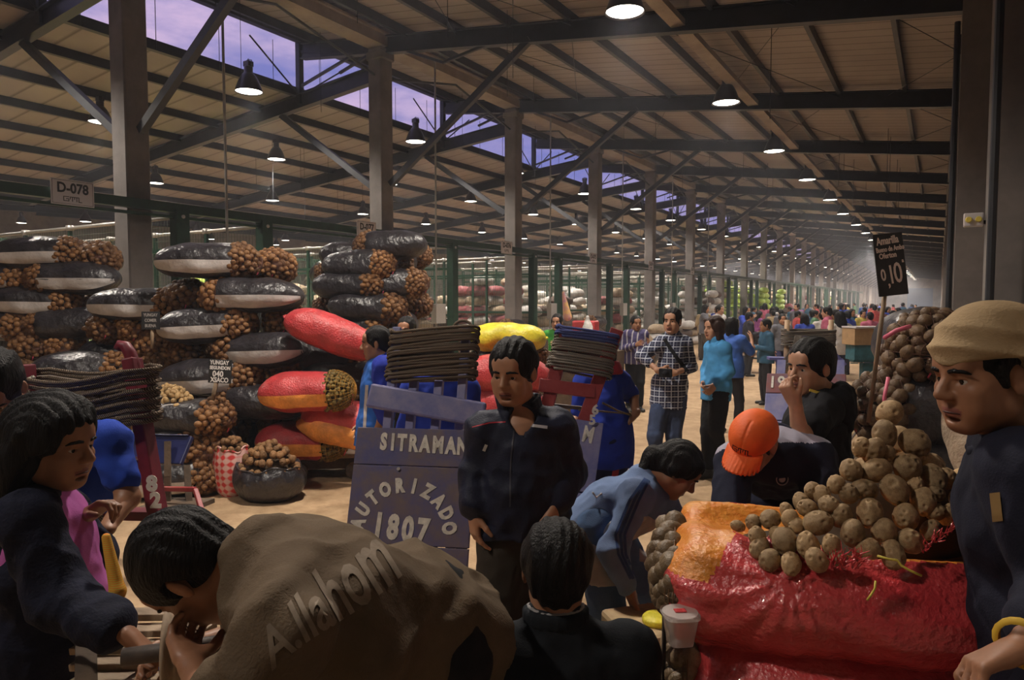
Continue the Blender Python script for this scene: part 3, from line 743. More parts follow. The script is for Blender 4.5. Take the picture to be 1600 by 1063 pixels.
# yellow and red sacks behind navy jacket man
sack_px('Y', 790, 528, 7.4, 0, 'bright yellow sack lying behind navy jacket man', scale=.88, H=.36)
sack_px('R', 790, 580, 6.9, 10, 'red sack under the yellow sack', scale=.9, H=.42, zs=1.15)
sack_px('R', 790, 628, 6.9, 0, 'lower red sack behind shoulder of navy jacket man', scale=.9, H=.42, zs=1.15)
sack_px('k', 800, 562, 7.5, 'R', 'dark net sack pressed under the yellow sack', scale=.8)
for i, (k_, y_) in enumerate([('k', 675), ('k', 720)]): sack_px(k_, 780, y_, 7.0, 0, ['dark sack second from floor under the two red sacks', 'dark sack on floor under the two red sacks'][i], scale=.95)
# --- open bags of potatoes
def open_bag(name, label, c, rx, ry, h, m, seed, lean=0.0, flare=.12, band=None, folds=1.0):
    root = thing(name, label, 'bag', tuple(map(float, c)))
    n, mm = 26, 72
    t = np.linspace(0, 1, n)[:, None]; a = np.linspace(0, 2 * PI, mm, endpoint=False)[None]
    r = (.86 + .26 * np.sin(t * PI * .72) - flare * t ** 4) * (1 - np.exp(-t * 14) * .25)
    fold = folds * (.02 * np.sin(a * 11 + 2 * np.sin(t * 4 + seed)) * (.4 + t) + .012 * np.sin(a * 23 + t * 6))
    x = (r + fold) * rx * np.cos(a) + lean * t; y = (r + fold) * ry * np.sin(a); z = t * h + .02 * np.sin(a * 3 + seed) * t + .014 * np.sin(a * 7) * t ** 3
    V = np.stack([x, y, z + 0 * x], -1)
    inn = V[-1] * np.array([.93, .93, 1]) - A3(0, 0, .0); inn2 = V[-1] * np.array([.9, .9, 1]) - A3(0, 0, .08)
    V = np.concatenate([V, inn[None], inn2[None]], 0)
    link('body', np_mesh('bag_body', V.reshape(-1, 3), [grid_faces(n + 2, mm), np.array([range(mm)])[:, ::-1]], m), root)
    b = MB(); b.tube([V[n - 1][i] * 1.005 for i in range(0, mm, 2)], .009, 6, closed=True); b.build('rolled_rim', m, root, True)
    return root
def heap(meshes, c, rx, ry, base, top, r, label, group, seed, n=None, name='potato', sag=1.0):
    """individual potatoes lying on a dome: c centre xy, base z at rim, top z at crown"""
    rg = np.random.default_rng(seed); out = []
    nring = max(1, int(max(rx, ry) / (r * 1.4)))
    for k in range(nring, -1, -1):
        f = k / nring if nring else 0
        cnt = max(1, int(2 * PI * f * (rx + ry) / 2 / (r * 1.75)))
        for j in range(cnt):
            a = 2 * PI * j / cnt + rg.uniform(-.15, .15) + k
            x = c[0] + f * rx * math.cos(a) + rg.normal(0, r * .12); y = c[1] + f * ry * math.sin(a) + rg.normal(0, r * .12)
            z = base + (top - base) * (1 - f ** 2) + rg.normal(0, r * .15)
            o = link(name, meshes[int(rg.integers(len(meshes)))]); s = r * rg.uniform(.85, 1.15)
            o.location = (x, y, z); o.scale = (s, s, s); rot_rand(o, rg); tag(o, label, 'potato', group); out.append(o)
    return out
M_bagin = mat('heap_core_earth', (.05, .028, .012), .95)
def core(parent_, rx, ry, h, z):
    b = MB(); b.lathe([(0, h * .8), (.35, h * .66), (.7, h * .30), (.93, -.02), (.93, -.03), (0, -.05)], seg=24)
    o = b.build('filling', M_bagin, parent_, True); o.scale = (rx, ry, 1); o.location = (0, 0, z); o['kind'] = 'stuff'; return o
g = G(408, 788); c = g + HF * .22
bag = open_bag('open_bag', 'open black plastic bag on floor heaped with brown potatoes beside checked bag', (c[0], c[1], 0), .33, .27, .30, M_black, 3, lean=0, band=None)
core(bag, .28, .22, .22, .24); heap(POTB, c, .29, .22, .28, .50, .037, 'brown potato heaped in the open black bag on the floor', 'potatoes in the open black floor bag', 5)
c2 = G(395, 760) + HF * .62
bag = open_bag('open_bag', 'open dark bag behind black floor bag holding taller heap of brown potatoes', (c2[0], c2[1], 0), .30, .27, .55, M_black, 4)
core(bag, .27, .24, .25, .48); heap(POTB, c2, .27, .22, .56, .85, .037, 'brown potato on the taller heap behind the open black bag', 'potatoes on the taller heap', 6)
# red and white checked bag
def checked_mat(name, c1, c2, s):
    m = bpy.data.materials.new(name); m.use_nodes = True; nt = m.node_tree; b = nt.nodes['Principled BSDF']
    tc = nt.nodes.new('ShaderNodeTexCoord'); w = nt.nodes.new('ShaderNodeTexWave'); w.bands_direction = 'Z'; w.inputs['Scale'].default_value = s; w.inputs['Distortion'].default_value = .5
    w2 = nt.nodes.new('ShaderNodeTexWave'); w2.bands_direction = 'X'; w2.inputs['Scale'].default_value = s
    nt.links.new(tc.outputs['Object'], w.inputs['Vector']); nt.links.new(tc.outputs['Object'], w2.inputs['Vector'])
    mx = nt.nodes.new('ShaderNodeMath'); mx.operation = 'ADD'; nt.links.new(w.outputs['Fac'], mx.inputs[0]); nt.links.new(w2.outputs['Fac'], mx.inputs[1])
    dv = nt.nodes.new('ShaderNodeMath'); dv.operation = 'MULTIPLY'; dv.inputs[1].default_value = .5; nt.links.new(mx.outputs[0], dv.inputs[0])
    nt.links.new(ramp(nt, dv.outputs[0], [(.3, c1), (.45, tuple((x + y) / 2 for x, y in zip(c1, c2))), (.6, c2)]), b.inputs['Base Color']); b.inputs['Roughness'].default_value = .55
    return m
c3 = G(352, 782) + HF * .2 - CR * .02
bag = open_bag('checked_bag', 'red and white checked open bag standing behind black floor bag', (c3[0], c3[1], 0), .16, .14, .44, checked_mat('red_white_check', (.60, .04, .04), (.68, .42, .38), 5), 6)
core(bag, .13, .12, .1, .4); heap(POTB, c3, .13, .12, .44, .53, .036, 'brown potato in the red and white checked bag', 'potatoes in the checked bag', 8)
c4 = G(527, 735) + HF * .55 + CR * .1
bag = open_bag('open_red_bag', 'open red bag of greenish potatoes standing behind scale platform', (c4[0], c4[1], 0), .26, .24, .62, M_red, 9, folds=1.6)
core(bag, .22, .2, .2, .58); heap(POTB, c4, .21, .19, .64, .84, .036, 'brown potato piled in the open red bag behind the scale', 'potatoes in the open red bag', 9)
# pale potatoes on an open sack
c5 = P(268, 634, 6.75); bag = open_bag('open_white_sack', 'open white sack lying behind black card stick with pale potatoes', (c5[0], c5[1], c5[2] - .14), .30, .2, .16, M_wht, 5)
core(bag, .27, .18, .12, .1); heap(POTP, c5, .26, .17, c5[2] + .02, c5[2] + .18, .030, 'pale small potato on the opened white sack', 'pale potatoes on the opened white sack', 12)
# ------------------------------------------------------------------ stalls
M_wire = mat('green_wire', (.10, .13, .09), .5)
pm = MB()
for i in range(80): x = -i * .075; pm.bar((x, 0, .1), (x, 0, 3.0), .004, .004)
for j in range(15): pm.bar((0, 0, .1 + j * .2), (-6, 0, .1 + j * .2), .004, .004)
wire_me = pm.mesh('wire_mesh', M_wire)
fm = MB()
for i in range(1, 5): fm.box((-i * 1.5, 0, 1.52), (.06, .05, 3.04))
fm.box((-3, 0, 2.55), (6, .05, .05)); fm.box((-3, 0, .3), (6, .05, .05)); fm.box((-3, 0, 1.5), (6, .04, .04))
frame_me = fm.mesh('green_frame', M_green)
fm = MB(); fm.tube([(.1, 0, 3.03), (-6, 0, 3.03)], .028, 8)
for i in range(1, 5): fm.box((-i * 1.5, 0, 3.03), (.10, .09, .09))
rail_me = fm.mesh('pipe_rail', M_pipe, True)
gp = MB(); gp.box((0, 0, 1.56), (.17, .2, 3.12)); gp.box((0, 0, .02), (.3, .3, .04)); post_me = gp.mesh('stall_post', M_green)
sgn = {0: '078', 1: '077', 2: '076', 3: '075', 4: '074', 5: '073'}
M_sign = mat('sign_white', (.62, .58, .60), .5); M_ink = mat('sign_ink', (.02, .02, .025), .6)
def stall_name(k): return ('the D-%s sign' % sgn[k]) if k in sgn else 'the far stalls'
nst = 20
for k in range(nst):
    for q, yy in enumerate((6.3, 7.8)):
        y = yy + BAY * k
        r = thing('stall_partition', 'x', 'fence', (-9.46, y, 0))
        if k < 6: r['label'] = 'green framed wire mesh partition %s of the pair right of %s' % (('nearer one', 'farther one')[q], stall_name(k)); 
        else: r['label'] = 'distant green stall partition beyond the numbered signs'; r['group'] = 'distant stall partitions'
        link('front_post', post_me, r)
        if k < 9: link('wire_mesh', wire_me, r); link('frame', frame_me, r)
        link('pipe_rail', rail_me, r)
b = MB(); b.box((-9.46, -2 + (6.3 + BAY * nst) / 2, 3.15), (.12, 6.3 + BAY * nst + 8, .13)); b.box((-9.46, -2 + (6.3 + BAY * nst) / 2, 3.02), (.05, 6.3 + BAY * nst + 8, .04))
tag(b.build('stall_beam', M_green), 'long green steel beam running along the tops of all stalls', 'beam')
# thin green uprights and a rear fence
b = MB()
for i in range(150): b.bar((-15.5, 2 + i * .2, .1), (-15.5, 2 + i * .2, 3.0), .006, .006)
for j in range(12): b.bar((-15.5, 2, .1 + j * .26), (-15.5, 32, .1 + j * .26), .006, .006)
r = thing('rear_fence', 'green wire mesh fence running along backs of the near stalls', 'fence')
b.build('wire_mesh', M_wire, r); b = MB()
for i in range(13): b.box((-15.5, 2 + i * 2.5, 1.5), (.07, .07, 3))
b.box((-15.5, 17, 3.0), (.06, 30, .06)); b.build('frame', M_green, r)
for k in range(6):   # number signs
    y = 4.78 + 5.2 * k + (.12 if k == 1 else 0); r = thing('stall_sign', 'white stall number sign reading D-%s above green beam' % sgn[k], 'sign', (-9.36, y, 3.17)); r.scale = (.86, .86, .86)
    W_, H_ = .60, .37
    b = MB(); b.box((0, 0, 0), (.015, W_, H_)); b.build('panel', M_sign, r)
    b = MB()
    for (yy, zz, a, c) in ((0, H_ / 2 - .018, W_ - .03, .005), (0, -H_ / 2 + .018, W_ - .03, .005)): b.box((.009, yy, zz), (.003, a, c))
    for s_ in (-1, 1): b.box((.009, s_ * (W_ / 2 - .018), 0), (.003, .005, H_ - .03))
    b.build('border', M_ink, r)
    text('D-' + sgn[k], .20, (.010, 0, .055), (0, 1, 0), (1, 0, 0), M_ink, r, 'number', bold=.006, sx=.86)
    b = MB(); z0 = -.095   # square emblem letters
    def seg(a0, z1, a1, z2, t=.012):
        b.box((.010, (a0 + a1) / 2, (z1 + z2) / 2), (.003, abs(a1 - a0) + t, abs(z2 - z1) + t))
    o_ = -.13
    for (a0, z1, a1, z2) in ((0, .03, .07, .03), (0, .03, 0, -.03), (0, -.03, .07, -.03), (.035, 0, .07, 0), (.07, -.03, .07, 0), (.09, .03, .21, .03), (.09, .03, .09, 0), (.12, .03, .12, -.03), (.15, .03, .15, 0), (.18, .03, .18, -.03), (.21, .03, .21, -.035), (.21, -.035, .25, -.035)):
        seg(a0 + o_, z1 + z0, a1 + o_, z2 + z0, .010)
    b.build('emblem', M_ink, r)
# conduits with electric boxes
M_box = mat('grey_electric_box', (.38, .36, .34), .5)
for k in range(6):
    y = 6.9 + 5.15 * k; r = thing('electric_conduit', 'thin grey conduit dropping from roof beside %s' % (stall_name(k)), 'pipe', (-9.2, y, 0))
    b = MB(); b.tube([(0, 0, .9), (0, 0, 6.9)], .02, 8); b.build('pipe', M_pipe, r)
    b = MB(); b.box((.06, 0, 1.55), (.14, .34, .42)); b.build('electric_box', M_box, r, bevel=.01)
# sacks stored inside and before the stalls
def fill_stall(k, keys, cols, rows, x0, y0, dx=0.0, group=None, where='inside', along=True):
    for c in range(cols):
        for r_ in range(rows - random.randint(0, 1)):
            key = keys[(r_ + c * 2) % len(keys)] if isinstance(keys, str) else random.choice(keys)
            cname = {'W': 'white', 'T': 'tan', 'G': 'lime green', 'N': 'dark brown', 'M': 'maroon', 'k': 'black', 'b': 'black banded', 'R': 'red', 'Y': 'yellow'}[key]
            if along: pos = (x0 + random.uniform(-.12, .12), y0 + c * 1.05 + random.uniform(-.08, .08), r_ * .33); yaw = PI / 2 + random.uniform(-.1, .1) + (PI if random.random() < .5 else 0)
            else: pos = (x0 + random.uniform(-.1, .1), y0 + c * .56, r_ * .33); yaw = random.uniform(-.1, .1)
            wh = stall_name(k)
            lb = '%s sack stacked %s the stall beyond %s' % (cname, where, wh) if k in sgn else '%s sack stacked %s stalls far down the hall' % (cname, where)
            sack(key, pos, yaw, 0, 1.0, 0, lb, lb.replace('sack stacked', 'sacks stacked'))
fill_stall(0, 'GWG', 2, 8, -13.2, 9.2)
fill_stall(1, 'WTWN', 3, 6, -12.0, 13.8)
fill_stall(2, 'NWT', 3, 6, -10.9, 18.9)
fill_stall(3, 'TMNW', 3, 7, -10.6, 24.1)
fill_stall(4, 'NTW', 3, 6, -10.6, 29.3)
fill_stall(5, 'WNW', 3, 9, -10.6, 34.0); fill_stall(5, 'WWN', 2, 8, -9.2, 33.2)
fill_stall(4, 'TNW', 2, 4, -8.9, 28.6, where='on the aisle before'); fill_stall(3, 'WTN', 2, 3, -8.6, 23, where='on the aisle before')
fill_stall(2, 'NkW', 3, 4, -8.9, 17.5, where='on the aisle before'); fill_stall(1, 'kNk', 2, 4, -9.0, 13.9, where='on the aisle before')
fill_stall(5, 'TN', 2, 3, -7.4, 27.5, where='on the aisle before'); fill_stall(3, 'WTk', 2, 2, -7.2, 18.8, where='on the aisle before')
# the rest of the stored sacks, hundreds of them: one mass
class Mass:
    def __init__(s): s.V = []; s.F = []; s.mi = []; s.n = 0
    def pillow(s, c, yaw, m, seed, L=.98, W=.5, H=.37):
        V = sack_surface(L, W, H, seed, 13, 12, .014, -1, 1, .02).reshape(-1, 3); ca, sa = math.cos(yaw), math.sin(yaw)
        V = V @ np.array([[ca, sa, 0], [-sa, ca, 0], [0, 0, 1]]) + np.asarray(c) + A3(0, 0, H / 2); f = grid_faces(13, 12) + s.n
        s.V.append(V); s.F.append(f); s.mi += [m] * len(f); s.n += len(V)
ms = Mass(); rgm = np.random.default_rng(55)
def mass_stack(cols, rows, x0, y0, pal):
    for c in range(cols):
        for r_ in range(rows - int(rgm.integers(0, 2))):
            ms.pillow((x0 + rgm.uniform(-.12, .12), y0 + c * 1.04 + rgm.uniform(-.08, .08), r_ * .33), PI / 2 + rgm.uniform(-.12, .12), pal[int(rgm.integers(len(pal)))], int(rgm.integers(99)))
PW, PT, PG, PN, PM = 0, 1, 2, 3, 4
for k, pal, rows in ((0, (PW, PG), 7), (1, (PW, PT, PN), 8), (2, (PW, PM, PT), 8), (3, (PT, PN, PW), 8), (4, (PW, PT), 8), (5, (PN, PW), 9)):
    for x0 in (-12.8, -14.2, -16.8, -18.2): mass_stack(3, rows - int(rgm.integers(0, 3)), x0, 8.6 + BAY * k, pal)
for k, pal in ((6, (PG, PG, PT)), (7, (PG, PG, PN)), (8, (PG, PT, PN)), (9, (PW, PT)), (10, (PN, PT)), (11, (PW, PM)), (12, (PT,)), (13, (PW, PN)), (14, (PT, PG)), (15, (PW,)), (16, (PN, PT)), (17, (PW, PT))):
    mass_stack(3, 9 - k % 3, -10.3, 8.2 + BAY * k, pal); mass_stack(3, 8 - k % 2, -11.8, 8.2 + BAY * k, pal)
    if k in (7, 8): mass_stack(2, 8, -9.3, 8.4 + BAY * k, (PG,))
    if k % 2 == 0: mass_stack(3, 3 + k % 3, -8.6, 7.5 + BAY * k, (PM, PN, PT))
o = link('stacked_sacks', np_mesh('stacked_sacks', np.concatenate(ms.V), np.concatenate(ms.F), [M_wht, M_tan, M_lime, M_brn, M_maro], True, ms.mi))
tag(o, 'mass of stacked sacks filling the stalls into the distance', 'sacks', kind='stuff')
# grey dark goods along the right wall, far
for i in range(5):
    fill_stall(12, 'NkT', 1, 3 + i % 2, -.35, 12.5 + i * 2.4, where='along the right wall before', along=True)

# ------------------------------------------------------------------ platform scales
M_teal = mat('teal_scale_paint', (.03, .13, .17), .45, var=.3, vscale=12)
M_wood = mat('worn_wood', (.26, .18, .11), .75, var=.35, vscale=6, bump=.4, bscale=30, stretch=(1, 6, 1))
M_dwood = mat('dark_wood', (.10, .065, .04), .8, var=.4, vscale=6, bump=.4, bscale=30)
M_wtext = mat('painted_white_lettering', (.72, .68, .60), .6, var=.2, vscale=30)
M_ytext = mat('painted_yellow_lettering', (.75, .60, .10), .6)
M_iron = mat('rusty_iron', (.07, .05, .04), .6, var=.4, vscale=20)
def scale(name, label, c, rz, digits, hcol, tm, wide=.16):
    """local: +x to the right of the camera, +y away; column at the left back"""
    r = thing(name, label, 'scale', tuple(map(float, c)), rz)
    b = MB(); b.box((0, 0, hcol / 2 + .1), (wide, .10, hcol - .1)); b.build('column', M_teal, r, bevel=.01)
    b = MB(); b.box((0, 0, hcol + .09), (wide + .28, .12, .045)); b.box((-.18, 0, hcol + .05), (.10, .03, .012)); b.box((.3, 0, hcol + .06), (.34, .05, .03)); b.box((.28, 0, hcol - .04), (.42, .02, .02)); b.build('beam_arm', M_teal, r, bevel=.004)
    b = MB(); b.lathe([(.0, -.03), (.03, -.03), (.03, .03), (0, .03)], (.45, -.0, hcol + .0), 12); b.tube([(.45, 0, hcol + .06), (.45, 0, hcol - .02)], .005, 5); b.build('counterweight', M_iron, r, True)
    b = MB(); b.box((.42, -.12, .235), (.72, .56, .045)); b.build('platform', M_wood, r, bevel=.006)
    b = MB(); b.box((.42, -.38, .16), (.70, .05, .10)); b.box((.42, .14, .16), (.70, .05, .10)); b.box((.09, -.12, .16), (.05, .56, .1)); b.box((.75, -.12, .16), (.05, .56, .1)); b.build('base_frame', M_dwood, r, bevel=.005)
    for wx, wy in ((.14, -.42), (.70, -.42), (.14, .18), (.70, .18)):
        b = MB(); b.lathe([(.0, -.025), (.03, -.03), (.05, -.022), (.085, -.022), (.095, -.018), (.095, .018), (.085, .022), (.05, .022), (.03, .03), (0, .025)], (wx, wy, .097), 20, axis=(0, 1, 0)); b.build('wheel', M_iron, r, True)
    for i, ch in enumerate(digits): text(ch, .125 if len(digits) < 5 else .1, (0, -.053, hcol * .86 - i * .112), (1, 0, 0), (0, -1, 0), tm, r, 'digit', bold=.004)
    return r
c = G(456, 737)
scale('platform_scale', 'old blue platform scale with white digits 9276 on column before potato pile', c, YAW + .12, '9276', .98, M_wtext, .13)
c = G(1352, 678)
scale('platform_scale', 'dark blue platform scale D005 with a carton on top at right', c, YAW + .05, 'D005', .92, M_ytext, .17)
cc = P(1349, 545, 9.55); b = MB(); b.box((0, 0, .08), (.36, .26, .20)); o = b.build('scale_head', M_teal); tag(o, 'dark teal box head on column of D005 scale', 'scale head'); o.location = (cc[0], cc[1], 1.04); o.rotation_euler = (0, 0, YAW)
r = thing('carton', 'open cardboard carton standing on the D005 scale head', 'box', (cc[0], cc[1], 1.225), YAW + .1)
M_card = mat('cardboard', (.42, .27, .14), .8, var=.15); b = MB(); b.box((0, 0, .11), (.44, .3, .22)); b.build('body', M_card, r)
b = MB(); b.box((0, -.02, .235), (.46, .34, .02)); b.build('lid', M_sign, r)

Z_UP = A3(0, 0, 1)
# ------------------------------------------------------------------ ropes
def rope_mat(name, c0, c1, s=120):
    m = bpy.data.materials.new(name); m.use_nodes = True; nt = m.node_tree; b = nt.nodes['Principled BSDF']
    tc = nt.nodes.new('ShaderNodeTexCoord'); w = nt.nodes.new('ShaderNodeTexWave'); w.bands_direction = 'DIAGONAL'; w.inputs['Scale'].default_value = s / 2.2; w.inputs['Distortion'].default_value = 1
    nt.links.new(tc.outputs['Object'], w.inputs['Vector']); nt.links.new(ramp(nt, w.outputs['Fac'], [(.3, c0), (.6, c1)]), b.inputs['Base Color'])
    b.inputs['Roughness'].default_value = .95; b.inputs['Specular IOR Level'].default_value = .05
    bp = nt.nodes.new('ShaderNodeBump'); bp.inputs['Strength'].default_value = .6; bp.inputs['Distance'].default_value = .004; nt.links.new(w.outputs['Fac'], bp.inputs['Height']); nt.links.new(bp.outputs['Normal'], b.inputs['Normal'])
    return m
M_rope = rope_mat('dark_rope', (.06, .045, .035), (.24, .185, .14)); M_ropeg = rope_mat('grey_rope', (.09, .08, .07), (.30, .26, .22)); M_ropeb = rope_mat('blue_rope', (.05, .06, .18), (.12, .15, .36))
def coil(A0, A1, up, n, turns, gap, r, thick, jit, seed, sag=.0, step=10, spread=1.0):
    """loops round two uprights at A0 and A1, wound along up; n = facing direction"""
    rg = np.random.default_rng(seed); A0 = np.asarray(A0, float); A1 = np.asarray(A1, float); ex = unit(A1 - A0); pts = []
    W = np.linalg.norm(A1 - A0)
    for t in range(turns):
        j = [rg.normal(0, jit) for _ in range(4)]; th = thick * (1 + .25 * rg.random())
        base = up * (t * gap)
        def q(u, w, dz=0.0, frac=0.0): pts.append(A0 + ex * u + n * w + base + up * (dz + frac * gap))
        for i in range(step + 1):
            s = i / step; q(W * s, th + .012 * math.sin(PI * s) * spread, j[0] * (1 - s) + j[1] * s - sag * math.sin(PI * s), s * .4)
        for a in (.35, .7, 1): q(W + .9 * th * math.sin(a * PI / 2 * 1.3), th * math.cos(a * PI / 2 * 1.3), j[1], .45)
        q(W + .5 * th, -th * .9, j[1], .5)
        for i in range(step + 1):
            s = 1 - i / step; q(W * s, -th, j[2] * s + j[3] * (1 - s) - sag * math.sin(PI * s), .5 + (1 - s) * .4)
        for a in (.35, .7, 1): q(-.9 * th * math.sin(a * PI / 2 * 1.3), -th * math.cos(a * PI / 2 * 1.3), j[3], .92)
        q(-.5 * th, th * .9, j[3], .96)
    return pts

# ------------------------------------------------------------------ porter carts (wooden hand trucks)
M_blueb = mat('worn_blue_paint', (.10, .10, .24), .55, color2=(.19, .14, .13), vscale=7, bump=.4, bscale=14, spec=.4)
M_blueb2 = mat('scuffed_blue_paint', (.14, .15, .36), .45, color2=(.27, .25, .40), vscale=9, bump=.3, bscale=14)
M_redb = mat('worn_red_paint', (.26, .025, .03), .5, color2=(.34, .06, .06), vscale=8, bump=.3)
M_maroonb = mat('maroon_paint', (.16, .012, .025), .5, var=.3)
class Fr:
    """board frame from three image points with depths: origin top-left, u right, v down, w out to the viewer"""
    def __init__(s, tl, tr, bl):
        s.O = P(*tl); a = P(*tr) - s.O; c_ = P(*bl) - s.O; s.W = np.linalg.norm(a); s.u = a / s.W
        s.n = unit(np.cross(s.u, c_)); s.n = s.n if s.n @ (CP - s.O) > 0 else -s.n
        s.v = unit(np.cross(s.n, s.u)); s.v = s.v if s.v @ c_ > 0 else -s.v
        s.H = c_ @ s.v; s.M = np.array([s.u, s.v, s.n]).T
    def at(s, u, v, w=0): return s.O + s.u * u + s.v * v + s.n * w
    def box(s, b, u0, u1, v0, v1, w0, w1): b.box(s.at((u0 + u1) / 2, (v0 + v1) / 2, (w0 + w1) / 2), (abs(u1 - u0), abs(v1 - v0), abs(w1 - w0)), s.M)
def wheels(F, r, u_list, v, w, m):
    v = (F.at(0, 0, w)[2] - .125) / -F.v[2]
    bb = MB()
    for u in (u_list[0] + .05, u_list[-1] - .05): bb.bar(F.at(u, v - .35, w), F.at(u, v, w), .04, .03)
    bb.tube([F.at(u_list[0], v, w), F.at(u_list[-1], v, w)], .014, 8); bb.build('axle_frame', m, r)
    for u in u_list:
        b = MB(); b.lathe([(0, -.03), (.03, -.03), (.04, -.02), (.10, -.02), (.12, -.03), (.125, 0), (.12, .03), (.10, .02), (.04, .02), (.03, .03), (0, .03)], F.at(u, v, w), 22, axis=F.u); b.build('wheel', m, r, True)
# cart A, the big SITRAMAN board
FA = Fr((560, 668, 3.62), (745, 673, 3.52), (529, 900, 3.42))
r = thing('porter_cart', 'worn blue wooden porter cart painted SITRAMAN behind navy jacket man', 'cart'); o0 = r
W_, H_ = FA.W, 1.08
b = MB()
for i, (v0, v1) in enumerate(((0, .187), (.190, .567), (.570, H_))): FA.box(b, 0, W_ - (.0), v0, v1, -.012, .012)
b.build('board', M_blueb, r, bevel=.004)
for i, u in enumerate((.12, .24, .375, .50)):
    b = MB(); FA.box(b, u, u + .045, -.26 if i not in (0, 3) else -.55, .9, -.06, -.02); b.build('upright', M_blueb2, r, bevel=.004)
b = MB(); a0 = FA.at(.045, -.165, .02); a1 = FA.at(.66, -.075, .02); b.bar(a0, a1, .035, .125, up=FA.v); b.build('top_plank', M_blueb2, r, bevel=.012)
b = MB(); FA.box(b, .05, .6, .95, 1.0, -.1, -.05); b.tube([FA.at(.0, 1.02, -.08), FA.at(W_, 1.02, -.08)], .015, 8); b.build('axle', M_iron, r)
wheels(FA, r, (.06, W_ - .06), 1.06, -.08, M_iron)
b = MB(); b.tube([FA.at(.24, .205, .012), FA.at(.24, .205, .02)], .009, 10); b.build('bolt', M_pipe, r)
def ftext(F, s, u, v, size, ang=0.0, m=M_wtext, parent=None, bold=.010, shear=0.0, sx=.8, w=.0145):
    ca, sa = math.cos(ang), math.sin(ang); x = F.u * ca + F.v * sa
    return text(s, size, F.at(u, v, w), x, F.n, m, parent, 'lettering', depth=.001, bold=bold, shear=shear, sx=sx)
for ch, u_ in zip('SITRAMAN', (.150, .198, .246, .305, .366, .434, .500, .560)): ftext(FA, ch, u_, .070 + .03 * u_, .112, .03, parent=r, bold=.006, shear=-.06, sx=.66)
cxu, cyv, R_ = .29, .50, .225
for i, ch in enumerate('AUTORIZADO'):
    a = math.radians(-84 + i * 18.7); ftext(FA, ch, cxu + R_ * 1.02 * math.sin(a), cyv - R_ * math.cos(a) * .95, .092, a * .9, parent=r, bold=.006, sx=.75)
for i, ch in enumerate('1807'): ftext(FA, ch, .165 + i * .075, .485 + .006 * i, .155, .05, parent=r, bold=.008, sx=.72)
for i, ch in enumerate('EMMSA'): ftext(FA, ch, .20 + i * .072, .63 + .006 * i, .115, .05, parent=r, bold=.006, sx=.66)
upA = -FA.v
pts = coil(FA.at(.155, -.245, -.04), FA.at(.545, -.275, -.04), upA, FA.n, 17, .0168, .01, .045, .006, 5)
b = MB(); b.tube(pts, .0083, 7); b.tube([FA.at(.50 + .05 * math.cos(t), -.545 - .035 * math.sin(t) * 1.3, -.04) for t in np.linspace(0, PI, 9)], .0085, 7)
tag(b.build('rope', M_rope, smooth=True), 'dark rope wound round the uprights of the SITRAMAN cart', 'rope')
# cart B, red frame with a blue board
FB = Fr((878, 652, 3.98), (942, 662, 3.95), (845, 812, 3.85))
FB.W = .3
r = thing('porter_cart', 'red and blue porter cart with number 65 behind elbow of navy jacket man', 'cart')
b = MB(); FB.box(b, -.12, .235, 0, .39, -.012, .012); FB.box(b, -.12, .225, .40, .80, -.012, .012); b.build('board', M_blueb2, r, bevel=.004)
lo_l = P(795, 760, 4.0); tops = [(P(867, 588, 4.02), P(829, 735, 3.98)), (P(940, 582, 4.0), P(897, 700, 3.98))]
for (a, c_) in tops:
    d_ = unit(a - c_); b = MB(); b.bar(a + d_ * .26, c_ - d_ * .1, .05, .075, up=FB.u); b.build('upright', M_redb, r, bevel=.005)
b = MB(); b.bar(P(842, 602, 4.0), P(930, 612, 3.98), .03, .075, up=FB.v); b.build('crossbar', M_redb, r, bevel=.004)
b = MB(); b.bar(P(845, 632, 4.03), P(930, 640, 4.03), .02, .02); b.build('lower_rod', M_iron, r)
b = MB(); FB.box(b, -.1, .2, .8, .83, -.1, .0); b.build('axle_beam', M_blueb2, r); wheels(FB, r, (-.1, .2), .95, -.05, M_iron)
for ch, u_ in zip('TRAM', (-.035, .025, .085, .160)): ftext(FB, ch, u_, .08, .125, .08, parent=r, bold=.004, sx=.64)
d_ = unit(P(940, 582, 3.96) - P(897, 700, 3.94))
for i, ch in enumerate('65'): 
    pc = P(930 - i * 4.5, 641 + i * 16, 3.925); text(ch, .075, pc, CR - Z_UP * .05, -HF, M_wtext, r, 'digit', bold=.003)
A0, A1 = P(869, 584, 4.02), P(944, 578, 4.0); up = unit(P(884, 530, 4.05) - P(871, 582, 4.02))
A0b = P(866, 577, 4.02); A1b = P(941, 590, 3.98)
b = MB(); b.tube(coil(A0b, A1b, up, FB.n, 12, .0155, .01, .045, .003, 8), .0078, 7); o = b.build('rope', M_ropeg, smooth=True); tag(o, 'grey rope wound round the red cart uprights below blue rope', 'rope')
b = MB(); b.tube(coil(A0b + up * .19, A1b + up * .19, up, FB.n, 4, .0155, .01, .043, .003, 9), .0078, 7); o = b.build('rope', M_ropeb, smooth=True); tag(o, 'faded blue rope wound above grey rope on red cart', 'rope')
b = MB(); b.tube([P(905, 641, 3.97), P(940, 643, 4.2), P(985, 647, 4.55)], .006, 6); b.tube([P(942, 630, 3.97), P(965, 642, 4.3), P(988, 650, 4.55)], .006, 6); tag(b.build('rope', M_rope, smooth=True), 'dark pulling rope from red cart to the porter hand', 'rope')
